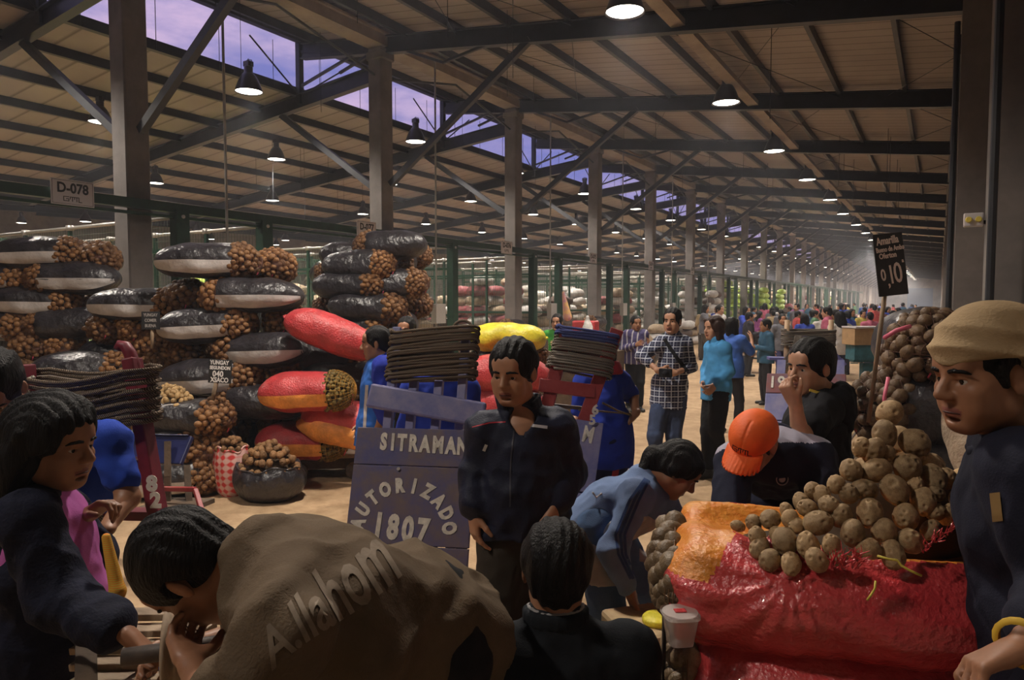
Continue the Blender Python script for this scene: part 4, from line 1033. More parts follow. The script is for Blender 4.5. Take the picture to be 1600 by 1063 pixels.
# cart C at the left with a hooked upright
r = thing('porter_cart', 'maroon porter cart with hooked upright numbered 82 at left', 'cart')
dC = 3.0
top = P(206, 560, dC); bot = P(252, 835, dC - .05); dirC = unit(top - bot)
b = MB(); b.bar(bot - dirC * .5, top, .05, .085, up=HF); b.build('upright', M_maroonb, r, bevel=.006)
b = MB(); hk = [P(212, 600, dC), P(208, 570, dC), P(203, 552, dC), P(196, 541, dC), P(188, 539, dC), P(184, 546, dC)]; b.tube(hk, [.03, .03, .026, .024, .022, .018], 10); b.build('hooked_tip', M_maroonb, r, True)
lt = P(38, 570, dC + .1); lb_ = P(60, 835, dC + .1); b = MB(); b.bar(lb_ - A3(0, 0, .5), lt, .05, .085, up=HF); b.build('upright', M_maroonb, r, bevel=.006)
for k_, py in enumerate((720, 800)): b = MB(); b.bar(P(52, py, dC + .1), P(240, py + 4, dC), .04, .07, up=HF); b.build('crossbar', M_maroonb, r, bevel=.004)
nC = unit(-HF)
for i, ch in enumerate('82'): text(ch, .085, P(237 + i * 6, 757 + i * 26, dC - .1), unit(CR + .15 * dirC[2] * A3(0, 0, -1) * .0), nC, M_wtext, r, 'digit', bold=.005)
FC = Fr((60, 850, dC), (250, 850, dC), (60, 1000, dC)); wheels(FC, r, (.02, FC.W - .02), .35, .1, M_iron)
b = MB(); pts = coil(P(58, 668, dC + .08), P(218, 662, dC), A3(0, 0, 1), -HF, 15, .0165, .01, .085, .005, 21, sag=.03, spread=3.0); b.tube(pts, .0088, 7)
tag(b.build('rope', M_rope, smooth=True), 'dark rope coiled round the maroon cart uprights at left', 'rope')
b = MB(); b.tube([P(52, 590, dC), P(30, 600, dC - .1), P(38, 640, dC - .15), P(50, 690, dC - .1), P(130, 735, dC - .1), P(150, 760, dC - .1), P(160, 830, dC - .1)], .010, 7); tag(b.build('rope', M_ropeg, smooth=True), 'loose rope end hanging from maroon cart before the woman', 'rope')
# blue cart board and red rimmed tray behind it
r = thing('porter_cart', 'dark blue boarded cart with red rimmed tray behind maroon upright', 'cart')
FD = Fr((228, 682, 5.0), (298, 683, 4.9), (228, 728, 4.85)); b = MB(); FD.box(b, -.05, FD.W + .02, 0, .21, -.015, .015); FD.box(b, -.02, FD.W + .0, -.006, .006, -.02, .03)
b.build('board', mat('deep_blue_paint', (.012, .016, .075), .4, var=.3), r, bevel=.01)
b = MB(); b.bar(P(255, 764, 4.7), P(305, 765, 4.6), .03, .03); b.bar(P(305, 765, 4.6), P(316, 800, 4.5), .03, .03); b.bar(P(245, 764, 4.7), P(240, 800, 4.6), .03, .03); b.build('tray_rim', M_redb, r, bevel=.005)
b = MB(); b.bar(P(262, 745, 4.75), P(262, 860, 4.7), .04, .04); b.bar(P(292, 728, 4.8), P(300, 860, 4.6), .04, .04); b.bar(P(262, 690, 4.8), P(262, 745, 4.75), .04, .04); b.bar(P(232, 790, 4.7), P(312, 792, 4.6), .3, .03); b.build('legs', M_dwood, r)
# cart D with number 1989
FE = Fr((1199, 585, 4.35), (1292, 586, 4.2), (1189, 690, 4.1))
r = thing('porter_cart', 'blue porter cart board numbered 1989 behind black vest man', 'cart')
b = MB(); FE.box(b, 0, .44, .145, .33, -.012, .012); FE.box(b, 0, .45, .335, .9, -.012, .012); b.build('board', M_blueb2, r, bevel=.004)
b = MB(); FE.box(b, 0, .44, 0, .142, -.012, .012); b.build('number_plank', mat('faded_red_paint', (.24, .06, .05), .6, color2=(.16, .10, .14), vscale=10), r, bevel=.004)
for i, ch in enumerate('1989'): ftext(FE, ch, .035 + i * .05, .07, .115, .0, parent=r, bold=.003, sx=.75)
for i in range(6): 
    u_, v_ = ((.09, .42), (.12, .47), (.40, .45), (.38, .60), (.06, .62), (.30, .7))[i]
    b = MB(); b.bar(FE.at(u_, v_, .013), FE.at(u_ + .035, v_ + .03 * (-1) ** i, .013), .012, .003, up=FE.v); b.build('paint_splash', M_wtext, r)
for u in (.05, .38): b = MB(); FE.box(b, u, u + .05, -.12, .9, -.05, -.015); b.build('upright', M_blueb2, r)
wheels(FE, r, (.05, .4), 1.0, -.05, M_iron)
# cart E further back with two pale uprights, carried upright
r = thing('porter_cart', 'lilac blue cart with two pale pointed uprights before the crowd', 'cart'); dE = 7.6
M_lil = mat('lilac_paint', (.13, .13, .36), .55, var=.2, vscale=6)
b = MB(); b.bar(P(1200, 560, dE), P(1315, 562, dE - .1), .03, .13, up=HF); b.bar(P(1296, 548, dE - .15), P(1316, 570, dE - .15), .03, .18, up=HF); b.build('board', M_lil, r, bevel=.005)
for (x0, y0_, x1, y1_) in ((1230, 500, 1228, 600), (1299, 500, 1294, 600)):
    b = MB(); b.tube([P(x0, y0_, dE), P(x1, y1_, dE)], .028, 8); b.build('upright', mat('pale_wood', (.45, .30, .18), .6, var=.2), r, True)
b = MB(); b.bar(P(1232, 610, dE), P(1296, 612, dE), .05, .08, up=HF); b.bar(P(1230, 600, dE), P(1228, 645, dE), .04, .04); b.bar(P(1296, 600, dE), P(1298, 645, dE), .04, .04); b.build('lower_frame', M_lil, r)
wheels(Fr((1228, 600, dE), (1298, 600, dE), (1228, 650, dE)), r, (.0, .46), .3, .0, M_iron)
b = MB(); b.tube(coil(P(1229, 541, dE), P(1297, 541, dE), A3(0, 0, 1), -HF, 9, .020, .01, .05, .003, 31), .0105, 6); 
for q in range(5): b.tube([P(1243 + 2 * q, 525, dE - .1), P(1238 + q * 2.4, 545 + q * 2, dE - .14), P(1222 + q, 566 + q * 3, dE - .12)], .009, 6)
tag(b.build('rope', M_ropeg, smooth=True), 'grey rope bundle wound on the pale cart uprights', 'rope')
# small low trolley behind blue sweater woman
c = G(1170, 582); r = thing('low_table', 'low wooden trolley table with two bent legs right of blue sweater woman', 'table', tuple(map(float, c)), YAW)
b = MB(); b.box((0, 0, .62), (1.0, .5, .04)); b.build('top', M_wht, r, bevel=.01)
for s_ in (-1, 1): b = MB(); b.tube([(s_ * .4, 0, .6), (s_ * .42, -.1, .4), (s_ * .42, -.1, .0)], .02, 8); b.tube([(s_ * .4, .2, .6), (s_ * .42, .2, .0)], .02, 8); b.build('leg', M_iron, r)
b = MB(); b.tube([(-.4, -.12, .48), (.4, -.12, .48)], .045, 10); b.build('roller', M_wht, r, True)

# ------------------------------------------------------------------ price cards
M_slate = mat('black_price_card', (.018, .018, .02), .5, var=.4, vscale=12); M_chalk = mat('chalk_writing', (.75, .62, .55), .8); M_chalkw = mat('white_writing', (.75, .72, .70), .8)
def card(label, tl, tr, bl, lines, pole, pm_, rot=0.0, cm_=M_chalkw):
    F = Fr(tl, tr, bl); r = thing('price_card', label, 'sign')
    b = MB(); F.box(b, 0, F.W, 0, F.H, -.004, .004); b.build('card', M_slate, r, bevel=.003)
    for (s_, u, v, size, sx_, bold) in lines: ftext(F, s_, u * F.W, v * F.H, size * F.H, rot, cm_, r, bold, 0, sx_, .0055)
    b = MB(); a, c_, rad = pole; b.tube([P(*a), P(*c_)], rad, 8); b.build('stick', pm_, r, True)
    return r
card('black price card on tall wooden stick reading Amarilla and 0,10', (1363, 367, 2.9), (1409, 362, 2.9), (1358, 466, 2.9),
     [('Amarilla', .46, .12, .17, .62, .0012), ('Bueno de Ambo', .52, .255, .11, .62, .0008), ('Oferton', .42, .36, .12, .70, .0008), ('0', .20, .67, .26, .62, .001), (',', .36, .76, .28, .7, .001), ('1', .47, .68, .42, .6, .001), ('0', .70, .66, .46, .62, .001), ('a', .90, .46, .09, .8, .0005)],
     ((1382, 463, 2.91), (1357, 660, 2.98), .0095), M_wood, -.06, M_chalk)
card('black price card reading 040 XSACO on stick in the middle pile', (327, 561, 6.55), (363, 563, 6.55), (324, 598, 6.55),
     [('YUNGAY', .46, .14, .24, .8, .002), ('SEGUNDON', .5, .36, .20, .78, .002), ('040', .42, .62, .34, .9, .002), ('XSACO', .5, .87, .28, .8, .002)], ((338, 598, 6.56), (331, 632, 6.6), .02), M_wood)
card('small dim black price card reading BUENA on stick above middle pile gap', (221, 487, 6.9), (250, 487, 6.9), (222, 515, 6.9),
     [('YUNGAY', .5, .2, .24, .8, .001), ('COMER', .5, .5, .24, .8, .001), ('BUENA', .5, .8, .24, .8, .001)], ((238, 512, 6.92), (238, 545, 6.92), .018), M_wood, 0, mat('dim_chalk', (.35, .33, .31), .8))

# ------------------------------------------------------------------ foreground stack of red sacks with the potato pyramid
cS = P(1350, 531.5, 1.93); cS[2] = 0
phi = YAW - math.radians(14); RX = A3(math.cos(phi), math.sin(phi), 0); RY = A3(-math.sin(phi), math.cos(phi), 0); RM = np.array([RX, RY, A3(0, 0, 1)]).T
def Ls(x, y, z): return cS + RX * x + RY * y + A3(0, 0, z)
M_redf = mat('shiny_red_woven_plastic', (.56, .035, .045), .24, color2=(.68, .085, .085), vscale=3, bump=.65, bscale=70, spec=.8, coat=.4)
M_orf = mat('orange_woven_plastic', (.72, .20, .02), .4, color2=(.80, .34, .05), vscale=14, bump=.6, bscale=60, spec=.6)
M_netbig = potato_material('big_potatoes_in_net', (.16, .10, .05), (.26, .18, .10), (.38, .28, .17), .5)
def big_sack(label, z0, z1, sx_, sy_, seed, opening, dx=0.0):
    r = thing('red_sack', label, 'sack'); zc = (z0 + z1) / 2; h = (z1 - z0) / 2
    S = SDF(.011); S.box(Ls(dx, 0, zc), (sx_, sy_, h + .015), RM, rad=h, k=.01)
    S.ell(Ls(dx + .02, -sy_ * .30, zc - .0), (sx_ * .98, sy_ * .88, h * 1.04), RM, k=.05); S.ell(Ls(dx - .2, -sy_ * .25, zc + .01), (sx_ * .5, sy_ * .90, h * 1.0), RM, k=.05)
    if opening: 
        S.ell(Ls(dx + .02, .02, z1 + .035), (sx_ * .86, sy_ * .80, .10), RM, k=.03, op='s')
    tie = Ls(-.22, -sy_ * .8, z1 - .03)
    def disp(p):
        q = (p - cS) @ RM; d = np.linalg.norm(p - tie, axis=-1)
        ang = np.arctan2(q[:, 2] - (z1 - .03), q[:, 0] + .22)
        fold = .010 * np.sin(ang * 16 + 3 * np.sin(q[:, 0] * 7)) * np.exp(-d / .22) if opening else 0
        edge = .008 * np.sin(q[:, 2] * 60 + 4 * np.sin(q[:, 1] * 9)) * np.exp(-np.abs(q[:, 0] - dx + sx_ * .86) / .07)
        return .013 * vnoise(q, 9, seed) + .005 * vnoise(q * A3(.6, 1, 2.2), 34, seed + 1) + .0015 * vnoise(q, 130, seed + 2) + fold + edge
    def mf(c_):
        if not opening: return np.zeros(len(c_), int)
        q = (c_ - cS) @ RM; e = np.sqrt(((q[:, 0] - dx - .02) / (sx_ * .86)) ** 2 + ((q[:, 1] - .02) / (sy_ * .80)) ** 2)
        return ((q[:, 2] > z1 - .085) & (e < 1.05 + .05 * vnoise(q, 8, 3))).astype(int) | ((q[:, 0] < -sx_ * .62 - .9 * (z1 + .02 - q[:, 2]) + .03 * vnoise(q, 22, 8)) & (q[:, 2] > z1 - .07)).astype(int)
    S.build('body', [M_redf, M_orf], r, disp=disp, matfn=mf)
    ne = net_end_mesh('net_end', sy_ * 1.70, h * 1.75, .06, seed, M_netbig, .034, net=mat('brown_net', (.16, .08, .03), .5))
    o = link('net_end', ne, r); o.location = tuple(Ls(dx - sx_ * .93, 0, zc)); o.rotation_euler = (0, 0, phi + PI)
    return r
rs = big_sack('big open shiny red sack topped with large potato pyramid in foreground', .89, 1.155, .53, .285, 3, True)
big_sack('big shiny red sack supporting the open potato sack in foreground', .46, .92, .52, .33, 13, False, .03)
big_sack('lowest big red sack on floor under the foreground potato stack', .0, .48, .54, .36, 23, False, .0)
b = MB()
rg = np.random.default_rng(4)
for i in range(130):     # torn fringe of the woven plastic
    if i < 60: px, py, d0 = rg.uniform(1295, 1345), rg.uniform(862, 886), 1.635
    else: t_ = rg.random(); px, py, d0 = 1440 + 95 * t_, 858 - 66 * t_ + rg.uniform(-6, 6), 1.66 + .10 * t_
    a = P(px, py + 4, d0); e = a + CR * rg.normal(.004, .012) + A3(0, 0, rg.uniform(.008, .032)) + HF * rg.normal(.0, .008)
    b.tube([a, (a + e) / 2 + CR * rg.normal(0, .003), e], [.0022, .0015, .0006], 4)
o = b.build('torn_fringe', M_redf, rs); o['kind'] = 'stuff'
b = MB(); b.tube([P(1371, 869, 1.58), P(1388, 874, 1.575), P(1402, 876, 1.575), P(1408, 884, 1.57), P(1422, 892, 1.565), P(1440, 900, 1.56)], .0028, 6); b.tube([P(1368, 908, 1.57), P(1367, 920, 1.565), P(1361, 930, 1.565), P(1355, 938, 1.57)], .0026, 6); b.build('yellow_tie', M_ytext, rs, True)
spud = [(772,226,60),(750,320,60),(872,350,65),(705,385,55),(650,370,45),(610,465,52),(713,465,60),(843,455,60),(952,500,58),(792,548,68),(550,525,42),(670,545,55),(600,563,45),(910,595,55),(1005,500,50),(1060,585,50),(1015,650,45),(450,548,38),(488,570,40),(685,645,65),(520,608,48),(405,600,42),(430,622,45),(572,655,48),(470,685,63),(838,660,60),(345,635,35),(358,665,42),(382,692,38),(275,668,50),(205,683,38),(140,697,30),(748,718,58),(618,728,60),(860,760,62),(220,740,45),(230,787,50),(335,758,60),(433,778,53),(530,775,48),(680,790,55),(785,815,60),(275,838,50),(362,855,47),(465,838,55),(560,832,40),(940,712,45),(300,728,34),(965,560,40),(880,530,40),(760,395,40),(1085,545,40),(960,640,42)]
for i, (x, y, rr) in enumerate(spud):
    px, py = 1100 + x / 2.658, 560 + y / 2.658; d = 1.68 + (890 - py) / 250 * .25 + .0008 * max(0, 1300 - px) + .0004 * max(0, px - 1430)
    s = rr / 2.658 * d / F_PX * .98; o = link('potato', POT[i % 5]); o.location = tuple(P(px, py, d)); o.scale = (s, s, s); rot_rand(o, rg)
    if i == 0: tag(o, 'large pale potato balanced at the very top of the pyramid', 'potato')
    elif i == 2: tag(o, 'large dark potato just right of the topmost two', 'potato')
    elif i == 31: tag(o, 'small yellow potato at far left end of the pyramid', 'potato')
    else: tag(o, 'large knobbly potato in the pyramid on the open red sack', 'potato', 'large potatoes in the pyramid')
S = SDF(.02); S.ell(P(1395, 805, 2.02), (.20, .12, .14), RM); S.ell(P(1260, 860, 1.98), (.20, .12, .04), RM, k=.08); S.ell(P(1470, 815, 1.98), (.12, .10, .07), RM, k=.08)
o = S.build('filling', M_bagin, rs); o['kind'] = 'stuff'
for i in range(40):       # the potatoes on the sides and back of the heap
    t_ = rg.uniform(0, 1) ** .7; a = rg.uniform(-.3, PI * .85); base = P(1405, 790, 1.98)
    px_ = base + RX * math.cos(a) * .24 * t_ * (.6 if math.cos(a) < 0 else .9) + RY * (math.sin(a) * .16 * t_ + .04); z = 1.20 + .20 * (1 - t_ ** 1.1)
    o = link('potato', POT[i % 5]); s = rg.uniform(.042, .052); o.location = (px_[0], px_[1], z); o.scale = (s, s, s); rot_rand(o, rg)
    tag(o, 'large potato on the rear and sides of the pyramid heap', 'potato', 'large potatoes on the rear of the pyramid')
for i, (px, py, rr) in enumerate(((1512, 742, 17), (1528, 756, 14), (1500, 745, 14), (1520, 733, 12))):
    o = link('potato', POTP[i % 2]); d = 2.35; s = rr * d / F_PX; o.location = tuple(P(px, py, d)); o.scale = (s,) * 3; rot_rand(o, rg); tag(o, 'smooth pale potato at right rear of pyramid near headscarf man', 'potato', 'smooth pale potatoes at right rear')
# things by the red sack's left end
r = thing('plastic_tub', 'clear plastic tub with red scraps beside red sack net end', 'container', tuple(map(float, P(1062, 1004, 1.80))), YAW + .1)
M_clear = mat('cloudy_plastic', (.75, .68, .64), .2, spec=.6); nt = M_clear.node_tree; nt.nodes['Principled BSDF'].inputs['Alpha'].default_value = .55
def tub(b, w0, w1, h, z=0.0):
    V = []
    for (w_, zz) in ((w0, z), (w1, z + h)):
        for k in range(24):
            a = 2 * PI * k / 24; c_, s_ = math.cos(a), math.sin(a); V.append((np.sign(c_) * abs(c_) ** .45 * w_, np.sign(s_) * abs(s_) ** .45 * w_, zz))
    b.add(V, [(k, (k + 1) % 24, 24 + (k + 1) % 24, 24 + k) for k in range(24)] + [tuple(range(24))[::-1]])
b = MB(); tub(b, .030, .042, .075); b.build('cup', M_clear, r, True); b = MB(); tub(b, .045, .045, .008, .072); b.add([(math.cos(2*PI*k/24)*.045, math.sin(2*PI*k/24)*.045, .081) for k in range(24)], [tuple(range(24))]); b.build('rim_lid', M_clear, r, False)
b = MB(); b.box((.005, -.005, .03), (.035, .03, .03)); b.box((.0, .0, .083), (.03, .02, .004)); b.build('scraps', M_redf, r, bevel=.005)
o = MB(); o.lathe([(0, .03), (.09, .03), (.10, .02), (.10, 0), (0, 0)], seg=28); o = o.build('yellow_lid', M_yel, None, True); g_ = P(1028, 972, 2.78); o.location = tuple(g_); o.scale = (.62, .62, .8); tag(o, 'round yellow plastic lid lying on tan crate by woman hand', 'lid')
b = MB(); b.box((0, 0, -g_[2] / 2 - .002), (.34, .30, g_[2])); o = b.build('crate', mat('tan_paper', (.50, .36, .20), .8, var=.2, bump=.4, bscale=20), bevel=.02); o.location = tuple(P(1022, 985, 2.82)[:2]) + (float(g_[2]),); o.rotation_euler = (0, 0, YAW + .3); tag(o, 'low tan paper covered crate under the yellow lid', 'crate')
b = MB(); b.tube([P(1038, 930, 1.98), P(1036, 1200, 1.98)], .006, 8); b.tube([P(1036, 925, 1.98), P(1040, 932, 1.98)], .008, 8); tag(b.build('metal_rod', M_iron, smooth=True), 'thin dark metal rod standing left of red sack net end', 'rod')
b = MB(); b.tube([P(1052, 826, 2.2), P(1075, 818, 2.25), P(1102, 812, 2.3)], .014, 8); tag(b.build('stick', mat('black_rubber', (.01, .01, .012), .5), smooth=True), 'black stick end poking above the net end of red sack', 'stick')
S = SDF(.0035); cB = P(1042, 838, 2.12)
for i in range(9): S.cap(cB, cB + unit(rg.normal(size=3)) * .032, .006, .011, k=.008)
S.cap(cB, cB - A3(0, 0, .05), .006, .004, k=.01)
tag(S.build('knotted_bag', M_clear, disp=lambda p: .003 * vnoise(p, 120, 3)), 'small knotted clear plastic bag on red sack net end', 'bag')
# black sacks behind the pyramid on the right
SK['Z'] = [make_sack(71 + i, L=.95, W=.56, H=.50, body=M_black, band=None, netm=potato_material('dark_big_potatoes_in_net%d' % i, (.07, .04, .02), (.15, .09, .045), (.24, .15, .08), .6), netr=.046) for i in range(2)]
for o in SK['Z']: o['used'] = 0
sack_px('Z', 1440, 552, 4.1, 'F', 'big black sack, dark net end facing viewer, behind headscarf man', H=.5)
sack_px('Z', 1478, 642, 4.2, 'L', 'shiny black sack with net end left under the big net end', H=.5)
sack_px('Z', 1480, 745, 4.2, 'L', 'bottom black sack behind the potato pyramid', H=.5)
sack_px('Z', 1560, 560, 4.6, 'F', 'black sack end behind the headscarf', H=.5)
sack_px('Z', 1580, 680, 4.5, 'F', 'black sack end low behind headscarf man', H=.5)
b = MB(); b.tube([P(1422, 510, 3.75), P(1400, 517, 3.72), P(1382, 528, 3.8)], .012, 6); tag(b.build('pink_ribbon', mat('pink_plastic', (.75, .16, .25), .5), smooth=True), 'pink plastic ribbon over top of the big net end', 'ribbon'); b = MB(); b.tube([P(1388, 590, 3.7), P(1382, 620, 3.68), P(1381, 642, 3.68)], .010, 6); tag(b.build('pink_ribbon', mat('pink_plastic', (.75, .16, .25), .5), smooth=True), 'short pink ribbon hanging lower on net end beside card stick', 'ribbon')
sack_px('T', 1455, 530, 6.2, 0, 'tan sack under the bright green sack at right', scale=.6); sack_px('T', 1455, 570, 6.2, 0, 'second tan sack under the bright green sack at right', scale=.6)
sack_px('G', 1455, 497, 6.2, 0, 'bright green sack lying behind the big net end at right', scale=.5)
sack_px('T', 1535, 690, 2.75, 80, 'tan cloth bundle standing behind pyramid before headscarf man', scale=.62, tilt=.9)
# slatted bench and rope reel bottom left
r = thing('slatted_pallet', 'pale wooden slatted crate top low between woman and bending man', 'crate')
M_slat = mat('pale_slats', (.40, .30, .21), .75, var=.25, vscale=5, bump=.3, stretch=(1, 5, 1))
for i in range(6):
    b = MB(); b.bar(P(120, 962 + i * 25, 2.1 - i * .06), P(330, 958 + i * 25, 2.0 - i * .06), .055, .02); b.build('slat', M_slat, r, bevel=.003)
b = MB(); 
for x in (135, 300): b.bar(P(x, 950, 2.12), P(x, 1110, 1.7), .05, .05); b.bar(P(x, 960, 2.1), P(x, 960, 2.1) - A3(0, 0, .9), .05, .05)
b.build('bearer', M_dwood, r)
r = thing('rope_reel', 'ribbed wooden reel under face of olive shirt man', 'reel')
c_ = P(282, 1015, 1.62); ax = unit(CR * .9 + HF * .3); b = MB(); b.lathe([(0, -.03), (.10, -.03), (.105, -.02), (.085, -.016), (.085, -.008), (.10, -.004), (.10, .004), (.085, .008), (.085, .016), (.105, .02), (.10, .03), (0, .03)], c_, 32, axis=ax); b.build('drum', M_slat, r, True)
b = MB(); b.tube([c_ - ax * .12, c_ + ax * .12], .02, 10); b.build('spindle', M_iron, r, True)
b = MB(); b.bar(P(256, 1040, 1.6), P(262, 1090, 1.6), .02, .012); tag(b.build('blue_strap', mat('blue_plastic', (.03, .08, .5), .5)), 'bright blue plastic strip at bottom edge by the reel', 'strip')
# flags and bits in the stalls
b = MB()
S = SDF(.012); cf = P(880, 478, 16.0); S.cap(cf + A3(0, 0, .3), cf - A3(0, 0, .25) + CR * .1, .03, .10, k=.02); S.build('hanging_flag', [mat('flag_purple', (.35, .10, .30), .7, color2=(.7, .45, .1), vscale=4)], None); tag(bpy.data.objects['hanging_flag'], 'purple and yellow cloth hanging in stall behind green jacket man', 'flag')

r = thing('emergency_light', 'small white emergency light box high on right pilaster', 'light', tuple(P(1521, 344, 5.9)), 0)
b = MB(); b.box((0, 0, 0), (.14, .10, .11)); b.build('housing', M_sign, r, bevel=.008); b = MB(); b.lathe([(0, .03), (.02, .03), (.025, 0)], (-.035, -.05, .0), 12, axis=(0, -1, 0)); b.lathe([(0, .03), (.02, .03), (.025, 0)], (.035, -.05, .0), 12, axis=(0, -1, 0)); b.build('lens', M_ytext, r); b = MB(); b.bar((0, 0, -.02), (.22, .1, -.02), .03, .03); b.build('bracket', M_iron, r)
# ------------------------------------------------------------------ people
def skin_mat(name, c):
    return mat(name, c, .48, var=.10, vscale=14, bump=.12, bscale=120, spec=.45)
SKIN = [skin_mat('skin_tan', (.43, .215, .125)), skin_mat('skin_brown', (.32, .150, .082)), skin_mat('skin_light', (.50, .27, .17))]
M_lip = mat('lips', (.26, .09, .07), .5); M_hair = mat('black_hair', (.006, .005, .005), .55, bump=.6, bscale=60, spec=.22, stretch=(3, 3, .5)); M_hairb = mat('brown_hair', (.035, .015, .010), .5, spec=.3, bump=.7, bscale=60, stretch=(3, 3, .5))
M_mouth = mat('mouth_shadow', (.06, .02, .018), .7); M_eyew = mat('eye_white', (.55, .50, .46), .25); M_iris = mat('eye_dark', (.012, .007, .005), .15)
M_shoe = mat('black_shoe', (.02, .018, .016), .45); M_nail = mat('nail', (.42, .25, .19), .35)
M_greyhair = M_hair
def axes(f, u):
    y = unit(f); x = unit(np.cross(y, u)); z = np.cross(x, y); return np.array([x, y, z]).T
def head_ops(S, c, M, s=1.0, w=1.0, jaw=1.0):
    def L(x, y, z): return c + M @ (np.array([x * w, y, z]) * s)
    E = lambda p, r, k=.02, op='u', R=None: S.ell(L(*p), np.array(r) * s * A3(w, 1, 1), M if R is None else M @ R, k * s, op)
    C = lambda a, b, ra, rb, k=.015: S.cap(L(*a), L(*b), ra * s, rb * s, k * s)
    E((0, -.016, .038), (.075, .095, .083)); E((0, .018, -.03), (.061, .072, .082), .03)
    E((0, .058, -.090), (.026 * jaw, .024, .022), .03); C((.044 * jaw, -.005, -.062), (.018, .055, -.094), .021, .017, .025); C((-.044 * jaw, -.005, -.062), (-.018, .055, -.094), .021, .017, .025)
    for q in (1, -1):
        E((q * .042, .058, -.022), (.022, .022, .02), .02); E((q * .036, .052, -.055), (.024, .026, .028), .02)
        E((q * .033, .098, .004), (.019, .017, .012), .012, 's')
        E((q * .031, .069, .004), (.0165, .0165, .0125), .006)
        E((q * .031, .0805, .002), (.0140, .010, .0048), .002, 's')
        a = .35 * q; Rz = np.array([[math.cos(a), -math.sin(a), 0], [math.sin(a), math.cos(a), 0], [0, 0, 1]])
        E((q * .079, -.012, -.004), (.007, .018, .031), .006, 'u', Rz); E((q * .087, -.006, .0), (.005, .009, .018), .004, 's', Rz)
        E((q * .0125, .094, -.030), (.009, .011, .0085), .007)
    C((-.03, .080, .026), (.03, .080, .026), .010, .010, .014); E((0, .070, .055), (.05, .02, .03), .03)
    C((0, .084, .016), (0, .108, -.024), .0085, .0125, .012)
    E((0, .081, -.0585), (.024, .010, .0062), .008); E((0, .079, -.0705), (.020, .010, .0068), .008)
    E((0, .075, -.082), (.018, .01, .006), .01, 's')
def face_parts(c, M, s, root, hm, w=1.0, brow=True):
    def L(x, y, z): return c + M @ (np.array([x * w, y, z]) * s)
    for q in (1, -1):
        V = ICO2 * .0125 * s; V = V @ M.T + L(q * .031, .0700, .002)
        d = (ICO2 @ A3(0.0, 1, 0)); fi = (ICO2[ICO2F].mean(1) @ A3(0, 1, 0) > .80).astype(int)
        link('eye', np_mesh('eye', V, ICO2F, [M_eyew, M_iris], True, fi), root)
    b = MB(); b.tube([L(x, .0925 - 14 * x * x, -.0648 - .4 * abs(x) * abs(x) * 10) for x in (-.024, -.016, -.008, 0, .008, .016, .024)], [.0006, .0014, .0016, .0016, .0016, .0014, .0006], 6); b.build('mouth_line', M_mouth, root, True)
    if brow:
        b = MB()
        for q in (1, -1): b.tube([L(q * .013, .0925, .0235), L(q * .028, .0925, .027), L(q * .043, .0845, .025), L(q * .053, .074, .019)], [.0045 * s, .0055 * s, .0045 * s, .0015 * s], 6)
        b.build('eyebrows', hm, root, True)
def hair_short(c, M, s, hm, root, style='short', vox=.005, thick=.012, seed=1, w=1.0):
    S = SDF(vox)
    def L(x, y, z): return c + M @ (np.array([x * w, y, z]) * s)
    E = lambda p, r, k=.015, op='u': S.ell(L(*p), np.array(r) * s * A3(w, 1, 1), M, k * s, op)
    C = lambda a, b, ra, rb, k=.02: S.cap(L(*a), L(*b), ra * s, rb * s, k * s)
    t = thick
    E((0, -.020, .042), (.076 + t, .097 + t, .086 + t * 1.2))
    if style != 'short':
        pass
    E((0, -.055, -.01), (.068 + t * .4, .055 + t * .6, .075))
    # carve the face
    E((0, .115, -.010), (.078, .085, .090), .012, 's'); E((0, .06, -.085), (.09, .085, .085), .015, 's')
    for q in (1, -1):
        E((q * .085, -.012, -.005), (.022, .022, .036), .008, 's'); E((q * .088, .03, -.045), (.03, .05, .05), .012, 's'); E((q * .07, -.04, -.095), (.05, .06, .05), .02, 's')
        if style in ('short', 'fringe'): C((q * .071, .028, .03), (q * .073, .012, -.012), .010, .005, .01)
    if style == 'fringe':
        for i in range(7):
            x = -.05 + i * .0165; C((x * .8, .068, .102), (x, .082 - abs(x) * .3, .074 - .006 * (i % 2)), .011, .005, .012)
    if style in ('bob', 'wavy', 'pony'):
        pass
    if style == 'bob':
        for q in (1, -1):
            C((q * .068, .01, .05), (q * .082, .0, -.10), .028, .026, .03); C((q * .07, -.04, .02), (q * .075, -.045, -.14), .03, .03, .03)
            C((q * .05, .065, .09), (q * .073, .045, -.01), .022, .014, .02)
        C((0, -.075, .0), (0, -.075, -.14), .05, .045, .03)
    if style == 'wavy':
        C((0, -.06, .03), (0, -.09, -.15), .085, .075, .04); C((.06, -.05, -.05), (.07, -.12, -.20), .05, .04, .04); C((-.06, -.03, -.03), (-.07, -.07, -.18), .05, .04, .04)
        for q in (1, -1): C((q * .045, .055, .085), (q * .074, .015, .02), .024, .03, .02); C((q * .072, -.02, .05), (q * .075, -.06, -.10), .03, .04, .03)
    if style == 'pony':
        for q in (1, -1): C((q * .045, .05, .085), (q * .070, -.03, .0), .028, .03, .02)
        C((0, -.095, .0), (0, -.125, -.02), .04, .045, .03); C((0, -.125, -.02), (.03, -.13, -.11), .045, .02, .03)
    xz = M
    def disp(p):
        q = (p - c) @ M / s; a = np.arctan2(q[:, 0], q[:, 1] + .02)
        amp = 1.6 if style == 'wavy' else 1.0
        return s * (.0035 * amp * np.sin(q[:, 0] * 210 + 6 * vnoise(q, 22, seed)) * .6 + .004 * amp * vnoise(q * A3(2.2, .8, .8), 70, seed + 1) + .004 * amp * vnoise(q, 28, seed + 2))
    return S.build('hair', hm, root, disp=disp)
